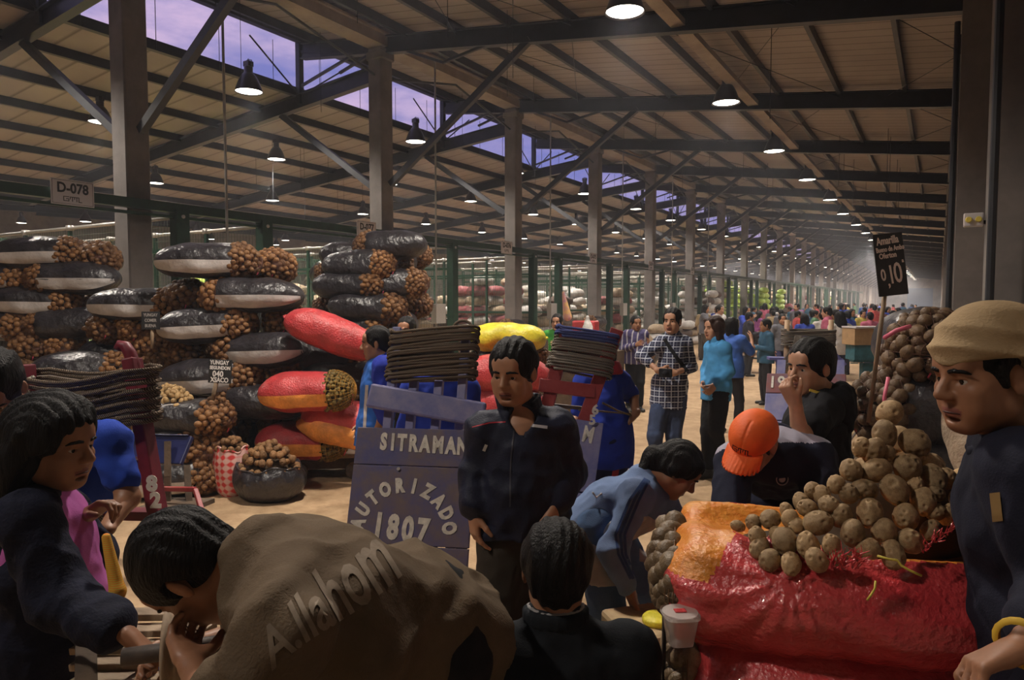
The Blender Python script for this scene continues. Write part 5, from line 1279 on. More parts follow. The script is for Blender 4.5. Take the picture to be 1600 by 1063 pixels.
def hand_ops(S, w, d, n, th, curl=.35, s=1.0, tcurl=.3, spread=.1):
    """w wrist, d finger direction, n palm normal, th thumb side sign"""
    d = unit(d); n = unit(n - d * (n @ d)); y = np.cross(n, d) * th
    Pt = lambda a, b, c_: w + (d * a + y * b + n * c_) * s
    S.cap(Pt(-.01, 0, 0), Pt(.035, 0, .002), .026 * s, .03 * s, .015, flat=n, fs=1.5)
    for i, b_ in enumerate((.027, .009, -.009, -.026)): S.cap(Pt(.02, b_ * .7, 0), Pt(.085, b_, .0), .016 * s, .0115 * s, .010 * s)
    S.cap(Pt(.015, .018, .006), Pt(.045, .033, .012), .017 * s, .014 * s, .012 * s)
    for i, (b_, L_) in enumerate(((.028, .072), (.0095, .080), (-.0095, .074), (-.027, .058))):
        p = Pt(.088, b_, 0); a = curl * (.55 + .1 * i); ang = 0
        sp_ = (1.5 - i) * spread
        for seg, (fr, r0, r1) in enumerate(((.42, .0092, .0083), (.32, .0083, .0075), (.26, .0075, .0062))):
            ang += a * (1.0, 1.25, .9)[seg]; dirv = unit(d * math.cos(ang) + n * math.sin(ang) + y * sp_ * math.cos(ang))
            e = p + dirv * L_ * fr * 1.05 * s; S.cap(p, e, r0 * s, r1 * s, .004 * s); p = e
    p = Pt(.04, .034, .012); ang = tcurl
    for seg, (l_, r0, r1) in enumerate(((.036, .0125, .0105), (.030, .0105, .0078))):
        dirv = unit(d * (.75 + .1 * seg) + y * (.65 - ang * (seg + .6)) + n * (.25 + ang * .9 * (seg + .5))); e = p + dirv * l_ * s; S.cap(p, e, r0 * s, r1 * s, .006 * s); p = e
def torso_axes(J):
    up = unit(J['nb'] - J['pc']); side = unit(J['shR'] - J['shL']); fr = unit(np.cross(up, side)); side = np.cross(fr, up)
    return side, fr, up
def body_ops(S, J, e=0.0, parts=('torso', 'arms', 'pelvis', 'legs'), fat=1.0, sleeve=1.0, leg=1.0, hem=0.0, k=.04, s=1.0, arm_w=1.0, ab=0.0, lw=1.0):
    side, fr, up = torso_axes(J); M = np.array([side, fr, up]).T
    mid = (J['shL'] + J['shR']) / 2; pc = J['pc']; T = mid - pc; Ln = np.linalg.norm(T)
    if 'torso' in parts:
        hw = np.linalg.norm(J['shR'] - J['shL']) / 2
        ch = pc + T * .72; S.ell(ch, A3(hw * .92 + e, .115 * s * fat + e, Ln * .36 + e), M, k)
        S.ell(pc + T * .38 + fr * ab * .5, A3(.142 * s * fat + e, (.105 + ab) * s * fat + e, Ln * .36 + e), M, k)
        S.cap(J['shL'] - (J['shL'] - mid) * .1, J['shR'] - (J['shR'] - mid) * .1, .062 * s + e, .062 * s + e, k)
        S.cap(mid + up * .0, J['nb'], .085 * s + e, .062 * s + e * .8, k)
    if 'pelvis' in parts or hem > 0:
        S.ell(pc + up * .03, A3(.162 * s * fat + e, .118 * s * fat + e, .13 * s + e), M, k)
        if hem > 0:
            rr = .118 * s * fat + e; 
            for q in (-1, 1): S.cap(pc + side * q * .045 * s + up * .08, pc + side * q * .05 * s - up * (.06 + hem), rr, rr * 1.0, .03)
            S.box(pc - up * (.06 + hem + .2), (.6, .6, .2), M, .002, .006, 's')
    if 'legs' in parts:
        for q in 'LR':
            h, kn, an = J['hp' + q], J['kn' + q], J['an' + q]
            S.cap(h, kn, .085 * s * lw + e, .058 * s * lw + e, k)
            if leg > .5:
                a2 = kn + (an - kn) * (leg - .5) * 2; S.cap(kn, a2, .055 * s * lw + e, (.036 * s + e * 1.3), .02)
    if 'arms' in parts:
        for q in 'LR':
            sh, el, wr = J['sh' + q], J['el' + q], J['wr' + q]
            f1 = min(1, sleeve / .5); e1 = sh + (el - sh) * f1
            S.cap(sh, e1, .053 * s * arm_w + e, (.053 - .013 * f1) * s * arm_w + e, .03)
            if sleeve > .5: f2 = (sleeve - .5) * 2; S.cap(el, el + (wr - el) * f2, .040 * s * arm_w + e, (.040 - .013 * f2) * s * arm_w + e, .02)
def cloth_disp(seed, amp=.008, f=16, fine=.002):
    return lambda p: amp * vnoise(p * A3(1, 1, 1.0), f, seed) + amp * 1.5 * (np.abs(vnoise(p * A3(1.2, 1.2, .9), f * 1.5, seed + 1)) - .2) + amp * 1.1 * (np.abs(vnoise(p, f * 3.1, seed + 4)) - .2) + fine * vnoise(p, 110, seed + 2)
def shoe(J, q, f, root, m=None, s=1.0, vox=.008):
    an = J['an' + q]; gr = A3(an[0], an[1], 0); f = unit(A3(f[0], f[1], 0)); S = SDF(vox)
    S.cap(gr + A3(0, 0, .035) - f * .04, gr + f * .15 * s + A3(0, 0, .028), .038 * s, .034 * s, .02); S.cap(gr + A3(0, 0, .04), gr + A3(0, 0, .10), .04 * s, .042 * s, .02)
    x = unit(np.cross(f, (0, 0, 1))); S.box(gr + A3(0, 0, -.03) + f * .05, (.2, .3, .03), None, .001, .002, 's')
    S.build('shoe', m or M_shoe, root)
def arr(J): return {k_: np.asarray(v, float) for k_, v in J.items()}
class Person:
    def __init__(s, label, J, hc, f, u=(0, 0, 1), hs=1.0, vox=.006, skin=0, fat=1.0, sz=1.0, w=1.0, jaw=1.0, name='person', ab=0.0, legs=True, hands=None, sleeve_skin=True, neck_r=.056, group=None, arm_w=1.0):
        s.J = J = arr(J); s.sz = sz; s.fat = fat; s.vox = vox; s.ab = ab; s.arm_w = arm_w
        s.hc = np.asarray(hc, float); s.M = axes(np.asarray(f, float), np.asarray(u, float)); s.hs = hs; s.w = w
        s.root = thing(name, label, 'person', group=group)
        S = SDF(vox)
        body_ops(S, J, -.004, ('torso', 'arms', 'pelvis', 'legs') if legs else ('torso', 'arms', 'pelvis'), fat, s=sz, ab=ab, arm_w=arm_w)
        nk = s.hc + s.M @ (A3(0, -.025, -.06) * hs); S.cap(nk, J['nb'], neck_r * hs * w, (neck_r + .006) * hs, .03)
        head_ops(S, s.hc, s.M, hs, w, jaw)
        for q in 'LR':
            h = (hands or {}).get(q, {})
            fore = unit(J['wr' + q] - J['el' + q])
            n = h.get('n'); 
            side, fr, up = torso_axes(J)
            if n is None: n = -side if q == 'R' else side
            th = h.get('th', (1 if q == 'L' else -1))
            hand_ops(S, J['wr' + q] + fore * .005, h.get('d', fore), np.asarray(n, float), th, h.get('curl', .45), sz * h.get('s', 1), h.get('tc', .2))
        hc_, M_, s_ = s.hc, s.M, hs
        def mf(c_):
            q = (c_ - hc_) @ M_ / s_
            lip = (np.abs(q[:, 2] + .0645) < .0115 - .18 * np.abs(q[:, 0])) & (np.abs(q[:, 0]) < .026) & (q[:, 1] > .075)
            return lip.astype(int)
        s.body = S.build('body', [SKIN[skin], M_lip], s.root, matfn=mf)
    def face(s, hm=None, brow=True): face_parts(s.hc, s.M, s.hs, s.root, hm or M_hair, s.w, brow)
    def hair(s, style='short', hm=None, **kw): return hair_short(s.hc, s.M, s.hs, hm or M_hair, s.root, style, s.vox, w=s.w, **kw)
    def garment(s, name, m, e, parts, vox=.009, amp=.008, seed=1, f=16, extra=None, matfn=None, label=None, **kw):
        S = SDF(vox); body_ops(S, s.J, e, parts, s.fat, s=s.sz, ab=s.ab, arm_w=s.arm_w, **kw)
        if extra: extra(S, s)
        o = S.build(name, m, s.root, disp=cloth_disp(seed, amp, f), matfn=matfn)
        if label: o['label'] = label
        return o
    def collar(s, m, r=.075, h=.035, t=.010, openf=.5, name='collar', tilt=.5):
        side, fr, up = torso_axes(s.J); nk = unit(s.hc - s.J['nb']); c = s.J['nb'] + nk * .012; S = SDF(.005)
        prev = None
        for i in range(25):
            a = -PI + 2 * PI * i / 24
            if abs(a) < openf: prev = None; continue
            p = c + (fr * math.cos(a) * 1.0 + side * math.sin(a)) * r - up * (.035 * max(0, math.cos(a)))
            if prev is not None:
                for hh in np.linspace(0, h, 4): S.cap(prev + nk * hh, p + nk * hh, t, t, .006)
            prev = p
        return S.build(name, m, s.root)
    def cuff(s, q, m, frac=1.0, r=.034, ln=.03, name='cuff'):
        wr, el = s.J['wr' + q], s.J['el' + q]; d = unit(wr - el); c = wr - d * .005; b = MB()
        n_ = len(m)
        for i in range(n_):
            b.cm = i; b.lathe([(r * .8, i * ln), (r, i * ln + .002), (r * 1.02, (i + 1) * ln - .002), (r * .8, (i + 1) * ln)], c - d * ln * n_ * .7, 20, axis=d)
        return b.build(name, m, s.root, True)
    def shoes(s, f, m=None):
        for q in 'LR': shoe(s.J, q, np.asarray(f, float), s.root, m, s.sz)
def stripmat(name, base, stripe, scale, axis='X', width=.12):
    m = bpy.data.materials.new(name); m.use_nodes = True; nt = m.node_tree; b = nt.nodes['Principled BSDF']
    tc = nt.nodes.new('ShaderNodeTexCoord'); w = nt.nodes.new('ShaderNodeTexWave'); w.bands_direction = axis; w.inputs['Scale'].default_value = scale
    nt.links.new(tc.outputs['Object'], w.inputs['Vector']); nt.links.new(ramp(nt, w.outputs['Fac'], [(width, stripe), (width + .05, base)]), b.inputs['Base Color']); b.inputs['Roughness'].default_value = .8
    return m
def plaid_mat(name, base, l1, l2, s, rot):
    m = bpy.data.materials.new(name); m.use_nodes = True; nt = m.node_tree; b = nt.nodes['Principled BSDF']
    tc = nt.nodes.new('ShaderNodeTexCoord'); mp = nt.nodes.new('ShaderNodeMapping'); mp.inputs['Rotation'].default_value = (0, 0, rot); nt.links.new(tc.outputs['Object'], mp.inputs[0])
    sx = nt.nodes.new('ShaderNodeSeparateXYZ'); nt.links.new(mp.outputs[0], sx.inputs[0]); c = None
    masks = []
    for ax in (0, 2):
        mm = nt.nodes.new('ShaderNodeMath'); mm.operation = 'MULTIPLY'; mm.inputs[1].default_value = s; nt.links.new(sx.outputs[ax], mm.inputs[0])
        fr = nt.nodes.new('ShaderNodeMath'); fr.operation = 'FRACT'; nt.links.new(mm.outputs[0], fr.inputs[0])
        masks.append(ramp(nt, fr.outputs[0], [(0, (1, 1, 1)), (.13, (1, 1, 1)), (.16, (0, 0, 0)), (.5, (0, 0, 0)), (.52, (.35, .35, .35)), (.62, (0, 0, 0))]))
    c = mixc(nt, masks[0], base, l1); c = mixc(nt, masks[1], c, l2)
    nt.links.new(c, b.inputs['Base Color']); b.inputs['Roughness'].default_value = .85
    return m
def fab(name, c, var=.15, rough=.85, sheen=0.0): return mat(name, c, rough, var=var, vscale=5, bump=.25, bscale=220, spec=.25, sheen=sheen)
Z = A3(0, 0, 1)

# 1 the man in the navy jacket
d = 2.75
J = dict(nb=P(813, 638, d + .06), shL=P(874, 668, d + .04), shR=P(757, 672, d + .02), elL=P(889, 738, d + .10), wrL=P(868, 786, d - .05), elR=P(743, 742, d + .03), wrR=P(740, 796, d - .04),
         pc=P(812, 800, d + .06), hpL=P(838, 815, d + .06), hpR=P(784, 815, d + .04), knL=P(838, 985, d + .06), knR=P(780, 985, d), anL=P(838, 1145, d + .1), anR=P(776, 1145, d + .02))
p = Person('person in navy zip jacket and dark trousers walking past the SITRAMAN cart', J, P(801, 584, d), -HF * 1 - CR * .42 - Z * .16, Z + HF * .02, .99, .0042, 0, 1.1, w=1.06, jaw=1.15, hands=dict(L=dict(curl=.5, n=-CR + HF * .4, d=-Z - CR * .12 - HF * .15), R=dict(curl=.55, n=CR + HF * .5, d=-Z - HF * .1 + CR * .08)), arm_w=1.05, ab=.02)
p.face(); p.hair('short', thick=.015)
M_navy = mat('navy_jacket_cloth', (.011, .014, .036), .62, var=.3, vscale=6, bump=.3, bscale=160, spec=.3)
def vneck(S, s):
    side, fr, up = torso_axes(s.J); c = s.J['nb'] + fr * .10 - up * .03
    S.cap(c, c - up * .07 + fr * .02, .045, .012, .01, op='s')
    for q in 'LR': S.cap(s.J['el' + q], s.J['el' + q] + (s.J['wr' + q] - s.J['el' + q]) * .8, .066, .060, .03)
    S.ell(s.J['pc'] + up * .01, A3(.19, .15, .06), np.array([side, fr, up]).T, .03)
p.garment('jacket', M_navy, .022, ('torso', 'arms'), .008, .010, 3, 14, extra=vneck, sleeve=.92, hem=.02)
M_dkhem = mat('navy_collar', (.008, .010, .028), .7); p.collar(M_dkhem, .082, .045, .009, .55)
M_red_ = mat('red_trim', (.45, .02, .04), .6); M_cufb = mat('pale_blue_trim', (.30, .38, .55), .6)
p.cuff('L', [M_dkhem, M_cufb, M_dkhem, M_cufb, M_red_], r=.039, ln=.008, name='striped_cuff'); p.cuff('R', [M_dkhem, M_cufb, M_dkhem, M_cufb, M_red_], r=.039, ln=.008, name='striped_cuff')
side, fr, up = torso_axes(p.J)
M_trou = fab('dark_olive_trousers', (.040, .034, .026)); p.garment('trousers', M_trou, .016, ('pelvis', 'legs'), .009, .009, 5, 14, lw=1.1); p.shoes(-HF - CR * .2)
jk = [o for o in p.root.children if o.name.startswith('jacket')][0]; bpy.context.view_layer.update(); bv = bvh_of(jk)
def decal_strip(p_, pts, wdt, m, name, parent, bv_, lift=.002, n=24, up_=Z):
    """ribbon laid on a garment along image points (px,py,d)"""
    P0 = [P(*q) for q in pts]; V = []
    ts = np.linspace(0, len(P0) - 1, n)
    for t in ts:
        i = min(int(t), len(P0) - 2); c = P0[i] + (P0[i + 1] - P0[i]) * (t - i); tn = unit(P0[i + 1] - P0[i]); w_ = unit(np.cross(tn, CF))
        for s_ in (-1, 1): V.append(c + w_ * s_ * wdt / 2)
    F_ = [(2 * i, 2 * i + 2, 2 * i + 3, 2 * i + 1) for i in range(n - 1)]
    Vn = []
    for v in V:
        rd = unit(v - CP); h = bv_.ray_cast(Vector(CP + rd * .3), Vector(rd), 30)
        q = v if h[0] is None or np.linalg.norm(np.array(h[0]) - v) > .35 else np.array(h[0]) + np.array(h[1]) * lift * (1 if np.dot(h[1], rd) < 0 else -1); Vn.append(q)
    return link(name, np_mesh(name, Vn, np.array(F_), m), parent)
decal_strip(p, [(809, 663, d), (855, 668, d)], .011, mat('white_trim', (.6, .6, .65), .5), 'white_chest_stripe', p.root, bv)
decal_strip(p, [(738, 668, d), (765, 661, d), (790, 660, d)], .004, M_red_, 'red_piping', p.root, bv)
decal_strip(p, [(805, 655, d), (798, 720, d), (797, 792, d)], .006, mat('zip', (.05, .05, .07), .4), 'zip', p.root, bv, n=40)
decal_strip(p, [(760, 695, d), (756, 705, d)], .012, M_eyew, 'small_white_mark', p.root, bv)

# 2 bending woman in a pale blue tracksuit
d = 3.2
J = dict(nb=P(1003, 752, 3.22), shR=P(992, 776, 3.06), shL=P(1030, 772, 3.40), elR=P(957, 862, 3.0), wrR=P(982, 918, 2.95), elL=P(1062, 822, 3.48), wrL=P(1052, 872, 3.35),
         pc=P(938, 812, 3.27), hpR=P(934, 826, 3.17), hpL=P(946, 826, 3.37), knR=P(948, 950, 3.08), knL=P(1002, 915, 3.38), anR=P(958, 1065, 3.2), anL=P(1022, 1020, 3.48))
p = Person('person in pale blue tracksuit and white apron bending down, black ponytail', J, P(1058, 737, 3.2), CR * .72 - Z * .62 - HF * .12, Z * .8 + CR * .6, .98, .006, 1, .95, hands=dict(R=dict(curl=.9, d=CR * .3 - Z * .9, n=CR * .8 - HF * .3), L=dict(curl=.6)))
p.face(); p.hair('pony', thick=.016)
M_ltb = fab('pale_blue_tracksuit', (.16, .23, .40)); M_mb = fab('mid_blue_tracksuit', (.10, .17, .32)); M_dkb = fab('stripe_blue', (.04, .08, .22))
p.garment('tracksuit_top', M_ltb, .020, ('torso', 'arms'), .008, .010, 12, 14, sleeve=.97, hem=.01)
p.garment('tracksuit_trousers', M_mb, .020, ('pelvis', 'legs'), .009, .010, 14, 13, lw=1.1); p.shoes(CR)
M_apr = mat('white_apron_cloth', (.50, .45, .43), .7, var=.15, bump=.3, bscale=60)
S = SDF(.008); side, fr, up = torso_axes(p.J)
body_ops(S, p.J, .034, ('torso', 'pelvis', 'legs'), .98, leg=.42, k=.05)
mid_ = (p.J['pc'] + p.J['nb']) / 2; S.box(mid_ - fr * .535, (.9, .6, 1.6), np.array([side, fr, up]).T, .01, .01, 's')
S.box((p.J['knL'] + p.J['knR']) / 2 - Z * .12, (1, 1, .25), None, .01, .01, 's'); S.box(p.J['nb'] + up * .02, (1, 1, .08), np.array([side, fr, up]).T, .01, .01, 's')
S.build('apron', M_apr, p.root, disp=cloth_disp(31, .008, 12))
S = SDF(.004); c_ = P(932, 778, 3.12)
for a in (-.9, .7, 2.2): S.cap(c_, c_ + (CR * math.cos(a) + Z * math.sin(a)) * .028, .003, .005, k=.004)
S.build('apron_bow', M_apr, p.root)
bpy.context.view_layer.update(); tk = [o for o in p.root.children if o.name.startswith('tracksuit_top')][0]; bv = bvh_of(tk)
for o_ in (0, 7, 14): decal_strip(p, [(1008 + o_ * .4, 748 + o_ * .2, 3), (984 + o_, 782, 3), (962 + o_, 835, 3), (966 + o_ * .8, 866, 3), (985 + o_ * .6, 905, 3)], .011, M_dkb, 'sleeve_stripe', p.root, bv, n=50)

# 3 man in an orange cap
J = dict(nb=P(1216, 692, 3.02), shL=P(1274, 716, 2.98), shR=P(1146, 722, 2.94), elL=P(1282, 810, 2.78), wrL=P(1255, 880, 2.62), elR=P(1142, 815, 2.78), wrR=P(1165, 885, 2.62),
         pc=P(1228, 740, 3.44), hpL=P(1258, 785, 3.45), hpR=P(1202, 785, 3.43), knL=P(1258, 905, 3.42), knR=P(1200, 905, 3.42), anL=P(1256, 1010, 3.5), anR=P(1200, 1010, 3.5))
hc3 = P(1176, 694, 2.80); f3 = -HF * .55 - CR * .62 - Z * .60; u3 = Z * .8 - HF * .35 - CR * .05
p = Person('person in bright orange cap bending over behind the open red sack', J, hc3, f3, u3, 1.0, .006, 1, 1.05, hands={})
p.face(); p.hair('short', thick=-.004)
def greynavy(c_): return (c_[:, 2] > 1.165 + .25 * 0).astype(int)
M_vn = fab('navy_work_jacket', (.012, .014, .032)); M_gr = fab('pale_grey_yoke', (.36, .34, .42))
side, fr, up = torso_axes(p.J); nb3 = p.J['nb']
p.garment('jacket', [M_vn, M_gr], .026, ('torso', 'arms'), .008, .009, 22, 13, sleeve=.95, matfn=lambda c_: ((((c_ - nb3) @ up) > -.115) & ((c_ - nb3) @ fr < .045)).astype(int))
p.garment('trousers', M_vn, .016, ('pelvis', 'legs'), .010, .009, 23); p.shoes(-HF); p.collar(M_vn, .08, .03, .01, .3)
M_ocap = mat('orange_cap_cloth', (.85, .13, .015), .65, var=.1, bump=.3, bscale=90)
S = SDF(.0045); Mh = p.M; Lh = lambda x, y, z: hc3 + Mh @ A3(x, y, z)
S.ell(Lh(0, -.012, .048), (.092, .112, .092), Mh, .01); S.box(Lh(0, 0, -.028), (.2, .2, .062), Mh, .004, .006, 's')
def capdisp(p_):
    q = (p_ - hc3) @ Mh; return .003 * vnoise(q, 30, 4) + .004 * np.exp(-(q[:, 0] / .004) ** 2) * (q[:, 1] > 0) * (q[:, 2] > .06)
cr_ = S.build('cap_crown', M_ocap, p.root, disp=capdisp)
S = SDF(.0045); 
for i in range(13):
    a = -1.15 + 2.3 * i / 12; x = math.sin(a) * .078; y0 = .045 + .048 * math.cos(a); S.cap(Lh(x * .95, y0, .037 - .10 * x * x * 8), Lh(x * 1.0, y0 + .085 * math.cos(a) ** .6 + .0, .018 - x * x * 5.5), .0055, .005, k=.012)
S.build('cap_brim', M_ocap, p.root)
bpy.context.view_layer.update(); bvc = bvh_of(cr_)
b = MB(); lc = Lh(0, .135, .078)
def seg3(a0, z1, a1, z2, t=.0035): b.box((0.5 * (a0 + a1), .5 * (z1 + z2), 0), (abs(a1 - a0) + t, abs(z2 - z1) + t, .001))
for (a0, z1, a1, z2) in ((0, .03, .07, .03), (0, .03, 0, -.03), (0, -.03, .07, -.03), (.035, 0, .07, 0), (.07, -.03, .07, 0), (.09, .03, .21, .03), (.09, .03, .09, 0), (.12, .03, .12, -.03), (.15, .03, .15, 0), (.18, .03, .18, -.03), (.21, .03, .21, -.035), (.21, -.035, .25, -.035)):
    q_ = .30; seg3((a0 - .125) * q_, z1 * q_ * 1.1, (a1 - .125) * q_, z2 * q_ * 1.1)
me = b.mesh('cap_emblem', M_ink); o = link('cap_emblem', me, p.root); subdivide(o, edge=.008)
xx = -unit(Mh @ A3(1, 0, 0)); xx = xx if xx @ CR > 0 else -xx; yy = unit(Mh @ A3(0, -.35, 1)); 
for v in o.data.vertices: q = lc + xx * v.co.x + yy * v.co.y; v.co = q
project_text(o, [bvc], -(Mh @ A3(0, 1, .45)), .0012)
b = MB(); cb_ = P(1222, 749, 2.72); b.lathe([(.022, 0), (.026, .002), (.022, .004)], (0, 0, 0), 20, axis=-HF); b.lathe([(0, .003), (.013, .003), (.014, 0)], (0, 0, 0), 14, axis=-HF)
o = b.build('round_badge', mat('badge_grey', (.3, .3, .33), .6), p.root); bpy.context.view_layer.update(); jb = bvh_of([q for q in p.root.children if q.name.startswith('jacket')][0])
rd = unit(P(1222, 749, 2.7) - CP); h = jb.ray_cast(Vector(CP), Vector(rd), 10)
if h[0] is not None: o.location = h[0]

# 4 man in black vest with fist at his mouth
J = dict(nb=P(1287, 620, 3.36), shL=P(1284, 640, 3.20), shR=P(1268, 638, 3.52), elL=P(1251, 684, 3.02), wrL=P(1243, 634, 3.0), elR=P(1250, 700, 3.55), wrR=P(1232, 730, 3.4),
         pc=P(1272, 752, 3.36), hpL=P(1276, 762, 3.27), hpR=P(1264, 762, 3.45), knL=P(1268, 900, 3.25), knR=P(1262, 895, 3.45), anL=P(1278, 1030, 3.3), anR=P(1270, 1010, 3.48))
p = Person('person in black vest raising a fist to the mouth beside the 1989 cart', J, P(1265, 576, 3.30), -CR * .9 - HF * .42 - Z * .05, Z, 1.03, .0055, 2, 1.1, w=1.03, hands=dict(L=dict(curl=1.35, d=Z * .8 - CR * .45, n=CR * .6 + HF * .3 + Z * .2, tc=.5)), ab=.03, arm_w=1.12)
p.face(); p.hair('short', thick=.015)
M_blk = fab('black_vest_cloth', (.010, .010, .013), .3)
p.garment('vest', M_blk, .026, ('torso', 'arms'), .008, .008, 41, 16, sleeve=.30, hem=.06, k=.035); p.garment('trousers', M_blk, .018, ('pelvis', 'legs'), .010, .008, 42); p.shoes(-CR); p.collar(M_blk, .078, .03, .012, .4)
S = SDF(.008); cb_ = P(1312, 632, 3.28); S.ell(cb_, (.07, .09, .10), None, .02); S.cap(P(1285, 614, 3.2), cb_, .02, .04, .03); S.cap(P(1316, 612, 3.3), P(1322, 668, 3.25), .045, .03, .03); o = S.build('backpack', M_blk, None, disp=cloth_disp(8, .008, 22)); tag(o, 'black bag with white lettering hanging on shoulder of fist man', 'bag')
for i, ch in enumerate('nul'): text(ch, .035, P(1309 + i * 3, 632 + i * 9, 3.175), unit(CR * .3 - Z), -HF, M_wtext, o, 'lettering', bold=.001)
b = MB(); b.box((0, 0, 0), (.05, .004, .012)); o = b.build('yellow_patch', M_ytext, p.root); o.location = tuple(P(1276, 597 + 0, 3.1)); o.location = tuple(P(1273, 612, 3.17)); o.rotation_euler = (0, .3, YAW)

# 5 woman in a blue sweater
d = 7.3
J = dict(nb=P(1121, 534, d), shL=P(1131, 546, d - .1), shR=P(1112, 545, d + .12), elL=P(1139, 580, d - .1), wrL=P(1118, 602, d - .15), elR=P(1104, 578, d + .18), wrR=P(1100, 598, d),
         pc=P(1119, 612, d), hpL=P(1124, 618, d - .08), hpR=P(1114, 618, d + .08), knL=P(1119, 672, d - .1), knR=P(1106, 672, d), anL=P(1126, 723, d), anR=P(1108, 726, d - .1))
p = Person('person with shoulder length brown hair in bright blue fleece standing in the aisle', J, P(1115, 514, d), -CR * .88 - HF * .35, Z, .98, .007, 2, .92, hands=dict(L=dict(curl=.8), R=dict(curl=.8)))
p.face(M_hairb); p.hair('bob', M_hairb)
M_fle = fab('bright_blue_fleece', (.075, .30, .60)); M_bk = fab('black_trousers', (.012, .012, .014)); p.garment('fleece', M_fle, .022, ('torso', 'arms'), .010, .008, 51, 14, sleeve=.95, hem=.03); p.collar(M_fle, .062, .05, .012, .0)
p.garment('trousers', M_bk, .020, ('pelvis', 'legs'), .010, .006, 52, lw=1.05); p.shoes(-CR - HF * .4)

# 6 man in plaid shirt holding a camera
d = 6.8
J = dict(nb=P(1052, 526, d + .03), shL=P(1069, 538, d + .03), shR=P(1034, 536, d - .0), elL=P(1080, 573, d + .08), wrL=P(1055, 583, d - .18), elR=P(1002, 557, d - .05), wrR=P(1028, 579, d - .2),
         pc=P(1045, 612, d + .03), hpL=P(1056, 620, d + .03), hpR=P(1034, 620, d + .02), knL=P(1052, 680, d), knR=P(1024, 680, d - .05), anL=P(1055, 738, d + .05), anR=P(1024, 738, d))
p = Person('person in navy and white plaid shirt holding a small black camera', J, P(1050, 503, d), -HF * .85 - CR * .5, Z, 1.0, .007, 2, .95, hands=dict(R=dict(curl=.9, n=CR * .4 + HF * .8, d=CR * .9 - Z * .2), L=dict(curl=.9, n=HF * .8 - CR * .2, d=-CR * .9)))
p.face(); p.hair('short')
M_pl = plaid_mat('navy_plaid', (.018, .022, .06), (.45, .50, .62), (.55, .58, .66), 19, .0); p.garment('plaid_shirt', M_pl, .022, ('torso', 'arms'), .009, .008, 61, 14, sleeve=.72, hem=.10); p.collar(M_pl, .068, .025, .009, .5)
M_jean = fab('blue_jeans', (.045, .065, .13), .3); p.garment('jeans', M_jean, .020, ('pelvis', 'legs'), .009, .008, 62, lw=1.05); p.shoes(-HF - CR * .4)
bpy.context.view_layer.update(); bv = bvh_of([q for q in p.root.children if q.name.startswith('plaid')][0]); decal_strip(p, [(1038, 530, d), (1055, 556, d), (1073, 580, d)], .035, M_bk, 'shoulder_strap', p.root, bv, .006)
r = thing('camera_held', 'small black camera held by the plaid shirt person', 'camera', tuple(P(1040, 583, d - .3)), YAW - .3); r.name = 'compact_camera'
b = MB(); b.box((0, 0, 0), (.12, .05, .08)); b.build('body', M_blk, r, bevel=.008); b = MB(); b.lathe([(.0, .07), (.026, .07), (.03, .0), (.03, -.0)], (0, 0, 0), 16, axis=(0, -1, 0)); b.build('lens_barrel', M_blk, r, True)

# 7 man in profile in blue beside the cart
d = 5.2
J = dict(nb=P(601, 566, d), shL=P(600, 578, d - .17), shR=P(587, 576, d + .17), elL=P(603, 628, d - .2), wrL=P(590, 672, d - .2), elR=P(575, 625, d + .2), wrR=P(566, 660, d + .1),
         pc=P(585, 676, d), hpL=P(588, 684, d - .09), hpR=P(583, 684, d + .09), knL=P(582, 762, d - .1), knR=P(576, 760, d + .1), anL=P(590, 830, d - .08), anR=P(585, 822, d + .1))
p = Person('person in profile with short beard, blue jersey and jacket over shoulder', J, P(587, 538, d), -CR * .97 - HF * .1 - Z * .05, Z, 1.0, .006, 1, .95)
p.face(); p.hair('short', thick=.008)
M_jer = fab('bright_blue_jersey', (.03, .13, .48)); M_roy = fab('royal_blue_jacket', (.015, .03, .30))
p.garment('jersey', M_jer, .018, ('torso', 'arms'), .009, .008, 71, 14, sleeve=.4, hem=.06)
S = SDF(.009); Jm = p.J; S.cap(Jm['shL'] + Z * .02, Jm['elL'], .085, .09, .03); S.cap(Jm['elL'], Jm['elL'] - Z * .12, .09, .06, .03); S.cap(Jm['nb'] + Z * .01 + CR * .05, Jm['shL'], .07, .08, .04); S.cap(Jm['nb'] + CR * .06, Jm['pc'] + CR * .09 + Z * .2, .09, .08, .04)
S.build('jacket', M_roy, p.root, disp=cloth_disp(72, .012, 14)); p.garment('trousers', M_bk, .02, ('pelvis', 'legs'), .010, .008, 73); p.shoes(-CR)
bpy.context.view_layer.update(); bv = bvh_of([q for q in p.root.children if q.name.startswith('jersey')][0]); decal_strip(p, [(574, 602, d), (572, 630, d), (570, 668, d)], .022, M_apr, 'pale_stripe', p.root, bv, .004)

# 8 small face drinking, behind the rope
d = 6.6
def stand(px, py_top, d, heading, h=1.65, sep=.0, lean=0.0):
    """relaxed standing skeleton: head top at px, py_top; heading = facing direction"""
    t = P(px, py_top, d); f = unit(A3(heading[0], heading[1], 0)); s = np.cross(f, Z); g_ = t - Z * h; k_ = h / 1.72
    R = lambda x, y, z: g_ + s * x * k_ + f * y * k_ + Z * z * k_
    return dict(nb=R(0, -.01, 1.46), shR=R(.175, 0, 1.40), shL=R(-.175, 0, 1.40), elR=R(.23, -.03, 1.12), elL=R(-.23, -.03, 1.12), wrR=R(.22, .08, .88), wrL=R(-.22, .08, .88), pc=R(0, 0, .97), hpR=R(.09, 0, .92), hpL=R(-.09, 0, .92),
                knR=R(.10, .03 + sep, .50), knL=R(-.10, .03 - sep, .50), anR=R(.11, -.02 + sep, .09), anL=R(-.11, -.02 - sep, .09)), R(0, .03, 1.60), f
